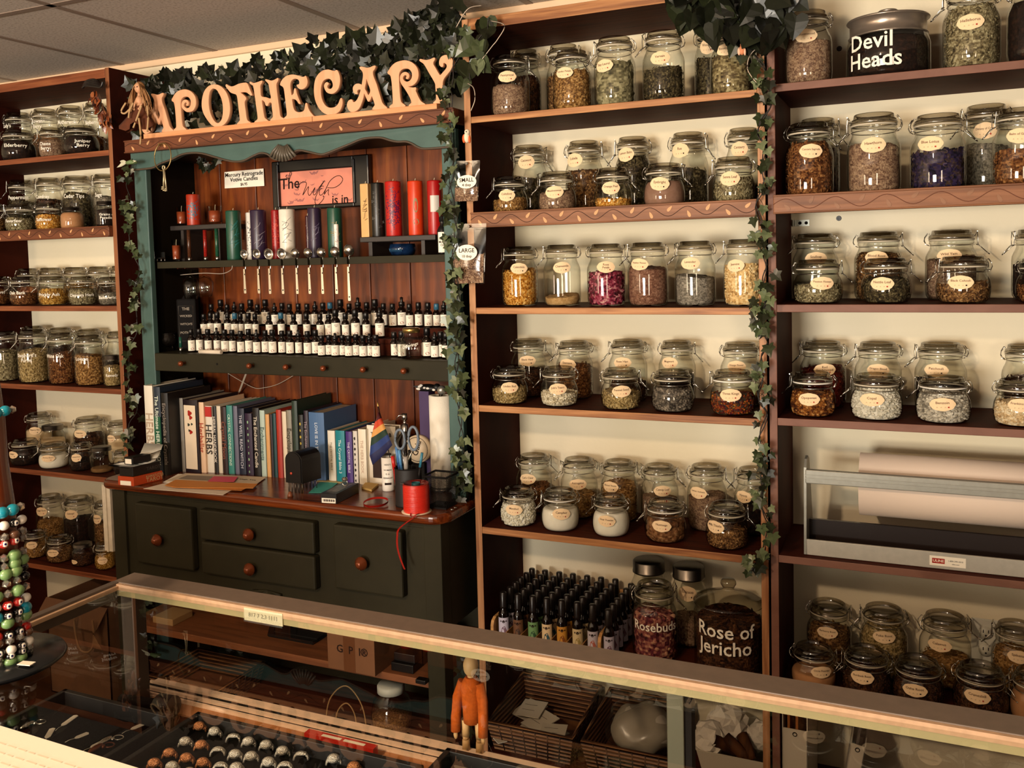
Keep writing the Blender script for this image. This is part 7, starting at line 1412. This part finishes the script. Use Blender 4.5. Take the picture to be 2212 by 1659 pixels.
for i, (px, py, col, w_) in enumerate(((88,1562,STEEL,'silver loop earring at the left tray edge'), (236,1612,flat('7a3e1e', .35, .6, key='copper'),'long copper pendant at the right of left tray'), (256,1596,STEEL,'silver pendant above the copper pendant'))):
    c = on(px, py, tz_); bm = BM(); t = thing('pendant', w_, 'jewelry', c); tube(bm, [V((.008*math.cos(a), .006*math.sin(a), .002)) for a in [k*PI/8 for k in range(16)]], .0011, 5, closed=True); obj('loop', bm, col, t, local=True)
    bm = BM(); sphere(bm, (-.008, -.016, .004), .006, 10, 8, 0, (.8, 2.2, .6)); sphere(bm, (-.002, -.008, .003), .003, 8, 6); obj('drop', bm, col, t, local=True)
# rings
COP = flat('c88658', .3, .55, key='ring_copper', bump=.5, vscale=500, var=.4); SIL = flat('d8d2c6', .28, .55, key='ring_silver', bump=.5, vscale=500, var=.35)
RG = [(430,405,1),(523,438,0),(635,470,0),(730,500,0),(838,520,0),(938,557,0),(1050,580,0),(1250,605,0),(343,500,0),(440,520,1),(540,553,0),(648,578,0),(745,590,0),(852,625,0),(950,645,0),(245,570,1),(350,600,1),(452,628,1),(555,648,0),(655,658,0),(152,632,1),(262,652,0),(60,690,1),(170,715,0),(370,690,0),(1375,652,1)]
RW = ['first', 'second', 'third', 'fourth', 'fifth', 'sixth', 'seventh', 'eighth']
rowc = {}
for i, (u, v, cop) in enumerate(RG):
    c = on(280+u/2.836, 1430+v/2.836, DZ+.012); row = 0 if i < 8 else 1 if i < 15 else 2 if i < 20 else 3; k = rowc[row] = rowc.get(row, -1)+1
    t = thing('finger_ring', f'{"copper" if cop else "silver"} ring, {RW[k]} from the left in the {["back", "second", "third", "nearest"][row]} row of ring tray', 'ring', (c.x, c.y, DZ+.006), 0, 'metal rings in the velvet tray'); t.rotation_euler.z = .42+R.uniform(-.15, .15); m_ = COP if cop else SIL; wd = R.uniform(.5, 1); kind = i % 4
    bm = BM()
    for s in (-.0022, 0, .0022): tube(bm, [V((.0098*math.cos(a), s*wd, .0020+.0098*math.sin(a))) for a in [PI*j/12 for j in range(13)]], .0016, 6)
    obj('band', bm, m_, t, local=True); bm = BM()
    if kind != 2:
        sphere(bm, (0, -.002, .0105), .0082, 12, 8, 0, (1.05, .85, .75))
        for j in range(8): a = j*PI/4; sphere(bm, (.005*math.cos(a), .0048*math.sin(a), .0112), .0017, 6, 5)
        for j in range(-2, 3): sphere(bm, (.0088*math.cos(PI/2+j*.5), -.003, .002+.0088*math.sin(PI/2+j*.5)), .0016, 6, 5)
    else: box(bm, (-.0075, -.0035, .0085), (.0075, .0035, .0118), bev=.0016)
    obj('ornament', bm, m_, t, local=True)
for i, (pts, w_) in enumerate((([(980,1655),(1012,1648),(1030,1660),(990,1672)], 'grey paper scrap in the right black tray'), ([(1045,1656),(1085,1645),(1098,1648),(1062,1666)], 'white folded slip at the front of right black tray'))):
    bm = BM(); prism(bm, [on(x, y, DZ+.012) for x, y in pts], (0, 0, .001)); tag(obj('paper_slip', bm, PAPER if i else flat('7a7468', .8, key='grey_slip')), w_, 'paper')
# red box, dark bottle
A, B, Cc = on(657, 1586, DZ+.018), on(806, 1622, DZ+.018), on(668, 1577, DZ+.018); t = thing('slim_box', 'slim red box with white labels lying behind the ring tray', 'box', (A+B)/2); e1 = B-A; e2 = (Cc-A); bm = BM(); prism(bm, [A-V((0,0,.014)), B-V((0,0,.014)), B+e2-V((0,0,.014)), A+e2-V((0,0,.014))], (0, 0, .016)); bo = obj('box_body', bm, flat('c42818', .5, key='box_red'), t)
bm = BM()
for u0, u1 in ((.24, .52), (.56, .86)): prism(bm, [A+e1*u0+e2*.15+V((0,0,.0022)), A+e1*u1+e2*.15+V((0,0,.0022)), A+e1*u1+e2*.6+V((0,0,.0022)), A+e1*u0+e2*.6+V((0,0,.0022))], (0, 0, .0003))
obj('white_label', bm, PAPER, bo)
A, B = on(262, 1512, DZ+.012), on(375, 1528, DZ+.016); t = thing('dark_bottle', 'glossy black bottle lying between the two left trays', 'bottle', A); bm = BM(); cyl(bm, A, A+(B-A)*.72, .009, 16); obj('neck', bm, BLACKM, t); bm = BM(); cyl(bm, A+(B-A)*.72, B, .017, 22); obj('glass_body', bm, BLACK, t)
# jointed wooden figure in an orange jumper standing at the back of the case
mx_ = at(1022, 1560, CY1-.03); my = CY1-.062; ft = on(1022, 1628, DZ); t = thing('artist_mannequin', 'jointed wooden figure in an orange felt jumper at case back', 'figure', (ft.x, ft.y, DZ)); o_ = V((ft.x, ft.y, DZ)); k = (at(1022, 1430, ft.y).z-DZ)/.165; PW = flat('c09a68', .6, key='mannequin_wood'); OF = flat('a04a16', .95, key='orange_felt', var=.15, vscale=200, spec=.1)
for s in (-1, 1):
    bm = BM(); x = o_.x+s*.0105; tube(bm, [(x, o_.y, o_.z+.004), (x, o_.y, o_.z+.024*k)], [.0056, .0050], 10); sphere(bm, (x, o_.y, o_.z+.027*k), .0046, 10, 8); tube(bm, [(x, o_.y, o_.z+.030*k), (x, o_.y, o_.z+.06*k)], [.005, .0062], 10); sphere(bm, (x, o_.y-.008, o_.z+.004), .006, 10, 8, 0, (.8, 1.6, .6)); obj('leg', bm, PW, t)
bm = BM(); tube(bm, [o_+V((0, 0, .058*k)), o_+V((0, 0, .085*k)), o_+V((0, 0, .125*k)), o_+V((0, 0, .138*k))], [.012, .013, .015, .008], 14)
for s in (-1, 1): tube(bm, [o_+V((s*.012, 0, .128*k)), o_+V((s*.019, -.004, .10*k)), o_+V((s*.021, -.008, .066*k)), o_+V((s*.021, -.010, .042*k))], [.0075, .0075, .0070, .0066], 10)
obj('orange_jumper', bm, OF, t); bm = BM(); cyl(bm, o_+V((0, 0, .136*k)), o_+V((0, 0, .146*k)), .005, 10); sphere(bm, o_+V((0, 0, .158*k)), .012, 16, 12, 0, (.85, .95, 1.25)); obj('head', bm, PW, t)
for s in (-1, 1): bm = BM(); sphere(bm, o_+V((s*.021, -.010, .036*k)), .0045, 10, 8, 0, (.7, .5, 1.5)); obj('hand', bm, PW, t)
# ================================================================ low shelves seen through the case
WICK2, N, L, b = newmat('wicker'); tc_ = N.new('ShaderNodeTexCoord'); sx_ = N.new('ShaderNodeSeparateXYZ'); L.new(tc_.outputs['Object'], sx_.inputs[0]); n = noise(N, L, 14, (1, 1, 12), 2)
ma = N.new('ShaderNodeMath'); ma.operation = 'MULTIPLY'; ma.inputs[1].default_value = 520; L.new(sx_.outputs['Z'], ma.inputs[0]); si = N.new('ShaderNodeMath'); si.operation = 'SINE'; L.new(ma.outputs[0], si.inputs[0]); ad = N.new('ShaderNodeMath'); ad.operation = 'MULTIPLY_ADD'; ad.inputs[1].default_value = .3; L.new(si.outputs[0], ad.inputs[0]); L.new(n.outputs[0], ad.inputs[2])
r = ramp(N, [(.2, '2a1408'), (.55, '6a4024'), (.85, '9a6c40')]); L.new(ad.outputs[0], r.inputs[0]); L.new(r.outputs[0], b.inputs['Base Color']); bp = N.new('ShaderNodeBump'); bp.inputs['Strength'].default_value = .9; bp.inputs['Distance'].default_value = .004; L.new(si.outputs[0], bp.inputs['Height']); L.new(bp.outputs[0], b.inputs['Normal'])
def basket(label, x0, x1, y0, y1, zb, zt, back=.0):
    t = thing('wicker_basket', label, 'basket', ((x0+x1)/2, (y0+y1)/2, zb)); w_ = .007; bm = BM(); f = .88; cx_, cy_ = (x0+x1)/2, (y0+y1)/2
    def ring(z, s, in_): return [V((cx_+(a-cx_)*s+(in_ if a < cx_ else -in_), cy_+(b3-cy_)*s+(in_ if b3 < cy_ else -in_), z+(back if b3 > cy_ and z > zb+.01 else 0))) for a, b3 in ((x0,y0),(x1,y0),(x1,y1),(x0,y1))]
    R1, R2, R3, R4 = [[bm.verts.new(p) for p in q] for q in (ring(zb, f, 0), ring(zt, 1, 0), ring(zt, 1, w_), ring(zb+.006, f, w_))]
    for i in range(4):
        j = (i+1) % 4
        for A, B in ((R1, R2), (R2, R3), (R3, R4)): bm.faces.new((A[i], A[j], B[j], B[i]))
    bm.faces.new(R4); bm.faces.new(R1[::-1]); obj('woven_wall', bm, WICK2, t, smooth=False); bm = BM()
    tube(bm, catmull(ring(zt+.001, 1, w_/2), 1), .006, 7, closed=True); obj('rim', bm, WICK2, t); bm = BM()
    for i in range(4):
        A0, A1, B0, B1 = ring(zb+.004, f, -.001)[i], ring(zb+.004, f, -.001)[(i+1) % 4], ring(zt, 1, -.001)[i], ring(zt, 1, -.001)[(i+1) % 4]
        for q in range(1, 7): tube(bm, [A0.lerp(A1, q/7), B0.lerp(B1, q/7)], .0018, 5)
    obj('stakes', bm, flat('2c160a', .7, key='stake'), t); return t
zb = SH['M7']; q0, q1, q2, q3 = at(1052,1582,.0), at(1237,1612,.0), at(1254,1608,.0), at(1452,1648,.0); zr = .150
basket('wicker basket of white cards seen through the case', q0.x, q1.x, .0, .262, zb, zr, .035); basket('wicker basket with a clear plastic bag seen through the case', q2.x, q3.x, .0, .262, zb, zr, .035)
rr = random.Random(31)
for i in range(7):
    c = V((q0.x+.035+(q1.x-q0.x-.10)*((i*.37) % 1), .05+.15*((i*.61) % 1), zr-.052+.006*i)); a = rr.uniform(-.7, .7); bm = BM(); mt = M.Translation(c) @ M.Rotation(a, 4, 'Z') @ M.Rotation(rr.uniform(-.08, .22), 4, 'X')
    box(bm, (-.03, -.045, 0), (.045, .045, .0025)); bmesh.ops.transform(bm, matrix=mt, verts=bm.verts); o = obj('info_card', bm, flat('d0c4b0', .7, key='card_grey')); tag(o, ['bottom', 'second lowest', 'third lowest', 'middle', 'third from top', 'second from top', 'topmost'][i]+' loose white card in the left wicker basket', 'card', 'cards in the wicker basket')
    bm = BM(); 
    for yy in (-.012, .016): box(bm, (-.02, yy, .0026), (.02, yy+.001, .0029))
    bmesh.ops.transform(bm, matrix=mt, verts=bm.verts); obj('printed_lines', bm, INK, o)
t = thing('plastic_bag', 'bulging clear plastic bag in the right wicker basket', 'bag', ((q2.x+q3.x)/2, .13, zb+.01)); bm = BM(); bmesh.ops.create_icosphere(bm, subdivisions=4, radius=1, matrix=M.Translation(((q2.x+q3.x)/2+.012, .135, zr+.0)) @ M.Diagonal((.092, .098, .060, 1)))
for v in bm.verts: v.co += V((rr.uniform(-1, 1), rr.uniform(-1, 1), rr.uniform(-1, 1)))*.0012+V((0, 0, .006*math.sin(v.co.x*70+v.co.y*40)))
obj('white_contents', bm, flat('bdb4a6', .9, key='bag_white', spec=.1), t, smooth=True); bm = BM(); bmesh.ops.create_icosphere(bm, subdivisions=4, radius=1, matrix=M.Translation(((q2.x+q3.x)/2+.008, .13, zr+.004)) @ M.Diagonal((.098, .106, .068, 1)))
for v in bm.verts: v.co += V((0, 0, .010*math.sin(v.co.x*60-v.co.y*50)))+V((.006*math.sin(v.co.z*120), 0, 0))
obj('plastic_film', bm, glassmat('hazy_film', (.86, .85, .82), .08, .3, .4), t, smooth=True)
# white bucket with paper and bark
b0, b1 = at(1504,1620,.01), at(1652,1650,.01); bz_ = (b0.z+b1.z)/2; cx_ = (b0.x+b1.x)/2; W_ = (b1.x-b0.x)/2; t = thing('white_planter', 'white tapered planter of paper and bark pieces on low shelf', 'planter', (cx_, .10, zb)); WH = flat('c8bca8', .5, key='planter_white'); bm = BM(); f = .72
o1_ = [(-W_, .01), (W_, .01), (W_, .19), (-W_, .19)]; A = [bm.verts.new((cx_+x*f, .10+(y-.10)*f, zb)) for x, y in o1_]; B = [bm.verts.new((cx_+x, y, bz_)) for x, y in o1_]; D = [bm.verts.new((cx_+x*.95, .10+(y-.10)*.95, bz_)) for x, y in o1_]; E = [bm.verts.new((cx_+x*f*.95, .10+(y-.10)*f*.95, zb+.005)) for x, y in o1_]
for P_, Q_ in ((A, B), (B, D), (D, E)):
    for i in range(4): bm.faces.new((P_[i], P_[(i+1) % 4], Q_[(i+1) % 4], Q_[i]))
bm.faces.new(E); bm.faces.new(A[::-1]); obj('planter_body', bm, WH, t, smooth=False); bm = BM(); p = V((cx_-W_*.45, .025, bz_-.03)); tube(bm, catmull([p, p+V((.012, .004, -.012)), p+V((.03, .010, -.03))], 5, False), .0018, 5)
sphere(bm, p+V((.012, .0, -.004)), .008, 10, 8, 0, (1.6, .3, .7), M.Rotation(.5, 3, 'Y')); obj('raised_leaf', bm, WH, t)
for i, (dx, dy, s, w_) in enumerate(((-.05, .06, .045, 'left crumpled white tissue in the planter'), (-.02, .12, .055, 'tallest crumpled white tissue in the planter'), (.05, .12, .04, 'right crumpled white tissue in the planter'))):
    bm = BM(); bmesh.ops.create_icosphere(bm, subdivisions=3, radius=s, matrix=M.Translation((cx_+dx*W_/.07, dy, bz_+.012+.012*(i == 1))))
    for v in bm.verts: v.co += V((rr.uniform(-1, 1), rr.uniform(-1, 1), rr.uniform(-1, 1)))*s*.14
    tag(obj('crumpled_tissue', bm, flat('d4cabc', .8, key='tissue')), w_, 'tissue', 'tissue in the white planter')
for i, (dx, dy, a, w_) in enumerate(((-.02, .045, .5, 'left curled brown bark piece in the planter'), (.012, .04, -.3, 'middle curled brown bark piece in the planter'), (.04, .05, -.9, 'right curled brown bark piece in the planter'))):
    bm = BM(); mt = M.Translation((cx_+dx, dy, bz_+.010)) @ M.Rotation(a, 4, 'Z') @ M.Rotation(.5, 4, 'Y'); n = 10; g = [[bm.verts.new(mt @ V(((q-.5)*.075, .016*math.cos(.6+k*.42+q), .016*math.sin(.6+k*.42+q)))) for k in range(n)] for q in (0, .25, .5, .75, 1)]
    for A, B in zip(g, g[1:]):
        for k in range(n-1): bm.faces.new((A[k], A[k+1], B[k+1], B[k])).smooth = True
    bmesh.ops.solidify(bm, geom=list(bm.faces), thickness=.003); tag(obj('bark_piece', bm, wood('bark', '3a1c0a', '6a3c18', (12, 2, 2), .7)), w_, 'bark', 'bark pieces in the white planter')
# magazine files in the right bookcase
zb = SH['R7']
for i, (px, lean, w_) in enumerate(((1690, 0, 'upright white magazine file holding orange folders'), (1805, .16, 'white magazine file leaning to the right'))):
    p = at(px, 1640, .01); wd = .062 if i == 0 else .035; zt = at(px+20, 1575 if i == 0 else 1600, .01).z; t = thing('magazine_file', w_, 'file box', (p.x+wd/2, .13, zb)); h = max(.14, zt-zb); mt = M.Translation((p.x, 0, zb)) @ M.Rotation(lean, 4, 'Y'); WF = flat('cfc4b2', .6, key='file_white')
    bm = BM(); box(bm, (0, .01, 0), (wd, .013, h)); box(bm, (0, .01, 0), (.0025, .24, h+.09*(i == 0)), 0); box(bm, (wd-.0025, .01, 0), (wd, .24, h+.09*(i == 0))); box(bm, (0, .237, 0), (wd, .24, h+.12)); box(bm, (0, .01, 0), (wd, .24, .003)); bmesh.ops.transform(bm, matrix=mt, verts=bm.verts); obj('file_body', bm, WF, t)
    bm = BM(); c_ = mt @ V((wd/2, .0095, h-.012)); lathe(bm, [(.006, 0), (.004, .001), (.004, 0)], 16, mat=M.Translation(c_) @ M.Rotation(PI/2, 4, 'X')); obj('finger_hole', bm, BLACKM, t)
    for q in range(2 if i == 0 else 1): bm = BM(); box(bm, (.012+.02*q, .018, .004), (.018+.02*q, .23, h+.045)); bmesh.ops.transform(bm, matrix=mt, verts=bm.verts); tag(obj('folder', bm, flat('9a5a22' if i == 0 else '4a4440', .7, key='folder%d' % i)), ['left orange folder in the upright magazine file', 'right orange folder in the upright magazine file', 'dark folder in the leaning magazine file'][q+2*i], 'folder')
# cardboard box with twine beside the hutch, under the left bookcase
A, B = at(106, 1400, -.12), at(236, 1400, -.12); zt = at(110, 1293, -.12).z; t = thing('cardboard_box', 'open cardboard box on the floor under the left bookcase', 'box', ((A.x+B.x)/2, .0, 0)); CB = flat('5f3c22', .85, key='cardboard', var=.1, vscale=30); bm = BM(); x0, x1, y0, y1 = A.x, B.x, -.12, .16
for p, q in (((x0, y0), (x1, y0+.004)), ((x0, y1-.004), (x1, y1)), ((x0, y0), (x0+.004, y1)), ((x1-.004, y0), (x1, y1))): box(bm, (p[0], p[1], 0), (q[0], q[1], zt))
box(bm, (x0, y0, 0), (x1, y1, .004)); obj('box_walls', bm, CB, t); bm = BM(); prism(bm, [V((x0, y0, zt)), V((x1, y0, zt)), V((x1, y0-.05, zt-.06)), V((x0, y0-.05, zt-.06))], (0, 0, .003)); obj('flap', bm, CB, t)
bm = BM(); tube(bm, catmull([at(x, y, -.185) for x, y in ((160,1330),(163,1368),(172,1400),(186,1409),(199,1400),(203,1372),(200,1340))], 5, False), .004, 6); 
for i in range(10): tube(bm, [at(203, 1372, -.185), at(200+i*1.6, 1395, -.19), at(204+i*2, 1408, -.185)], .0012, 4)
tag(obj('twine_loop', bm, flat('7a5636', .9, key='twine')), 'loop of twine with a frayed end before the cardboard box', 'twine')
# on the hutch pot board
def on_pot(px, py): return on(px, py, pz)
def lump(name, label, cat, a, b2, y1, z0, h, mat):
    bm = BM(); box(bm, (a.x, a.y, z0), (b2.x, y1, z0+h), bev=.002); return tag(obj(name, bm, mat), label, cat)
a, b2 = on_pot(330, 1345), on_pot(366, 1357); lump('wood_block', 'pale wooden block at the left of the pot board', 'block', a, b2, a.y+.09, pz, .022, flat('b08a5c', .7, key='block_pine'))
a, b2 = on_pot(556, 1372), on_pot(705, 1376); t = thing('cloth_pouch', 'flat black folded pouch on the hutch lower shelf', 'pouch', ((a.x+b2.x)/2, a.y+.04, pz)); bm = BM(); prism(bm, [V((a.x, a.y+.06, pz)), V((a.x+.04, a.y, pz)), V((b2.x, a.y, pz)), V((b2.x, a.y+.10, pz))], (0, 0, .010)); bmesh.ops.bevel(bm, geom=list(bm.edges), offset=.003, segments=2, affect='EDGES'); obj('pouch_body', bm, BLACKM, t); bm = BM(); prism(bm, [V((a.x+.05, a.y+.02, pz+.0102)), V((b2.x, a.y+.02, pz+.0102)), V((b2.x, a.y+.09, pz+.0102)), V((a.x+.02, a.y+.07, pz+.0102))], (0, 0, .004)); obj('flap', bm, BLACKM, t)
a, b2 = on_pot(709, 1442), on_pot(818, 1456); h = at(712, 1355, a.y).z-pz; t = thing('cardboard_carton', 'cardboard carton lettered GPI on the hutch lower shelf', 'box', ((a.x+b2.x)/2, a.y+.08, pz)); bm = BM(); box(bm, (a.x, a.y, pz), (b2.x, a.y+.17, pz+h), bev=.001); bo = obj('carton_body', bm, flat('7a4f30', .8, key='carton', var=.06, vscale=20), t); bm = BM(); xm_ = (a.x+b2.x)/2; box(bm, (xm_-.025, a.y-.0006, pz), (xm_+.015, a.y, pz+h)); obj('tape', bm, flat('6a4026', .3, key='tape'), bo); bm = BM(); text(bm, 'G  P  I®', onplane((xm_+.005, a.y-.0012, pz+h*.52), (1,0,0), (0,0,1)), width=(b2.x-a.x)*.66); obj('lettering', bm, INK, bo)
a, b2 = on_pot(845, 1448), on_pot(895, 1455)
for i in range(2): lump('book', ['lower black book lying right of the GPI carton', 'upper black book lying right of the GPI carton'][i], 'book', a+V((.004*i, .01*i, 0)), b2, a.y+.14, pz+.026*i, .025, BLACK)
a = on_pot(905, 1478); bm = BM(); box(bm, (a.x-.012, a.y, pz), (a.x+.02, a.y+.022, pz+.012), bev=.002); tag(obj('black_stapler', bm, BLACK), 'small glossy black object at the right end of pot board', 'object')
zb = .056; a, b2 = on(330, 1462, .12), on(522, 1490, .12); basket('shallow wicker basket at the left under the hutch', a.x, a.x+.30, -.11, .12, zb, .13, .0)
c = at(847, 1560, .0); c.z = zb; r = 45*depth(c)/F; zt = at(847, 1484, 0).z-zb; t = thing('screw_jar', 'large round jar with a white lid under the hutch', 'jar', c); bm = BM(); lathe(bm, [(0, .002), (r*.7, 0), (r*.95, .03), (r, zt*.45), (r*.85, zt*.75), (r*.55, zt*.88), (r*.55, zt*.93)], 30); obj('glass_body', bm, GLASS, t, local=True); bm = BM(); lathe(bm, [(0, zt+.012), (r*.6, zt+.012), (r*.66, zt+.006), (r*.66, zt*.91), (0, zt*.91)], 28); obj('white_lid', bm, flat('c8c4b4', .5, key='jar_lid_white'), t, local=True); bm = BM(); lathe(bm, [(0, .004), (r*.68, .004), (r*.92, .03), (r*.94, zt*.4), (0, zt*.44)], 26); obj('contents', bm, HERBMATS['tanbrown'], t, local=True)
bm = BM(); c = at(745, 1575, -.05)
for w_, h_ in ((.075, .13), (.04, .075)): tube(bm, catmull([c+V((-w_, 0, -.02)), c+V((-w_*.8, .01, h_*.6)), c+V((-.0, .015, h_)), c+V((w_*.8, .01, h_*.6)), c+V((w_*1.1, 0, -.02))], 6, False), .0022, 5)
t = tag(obj('bag_handles', bm, flat('9a7444', .8, key='paper_cord')), 'two twisted paper cord handles rising under the hutch', 'bag handles'); bm = BM(); box(bm, (c.x-.10, -.04, .056), (c.x+.10, .06, c.z-.01)); obj('paper_bag', bm, flat('3a2214', .9, key='bag_brown'), t)
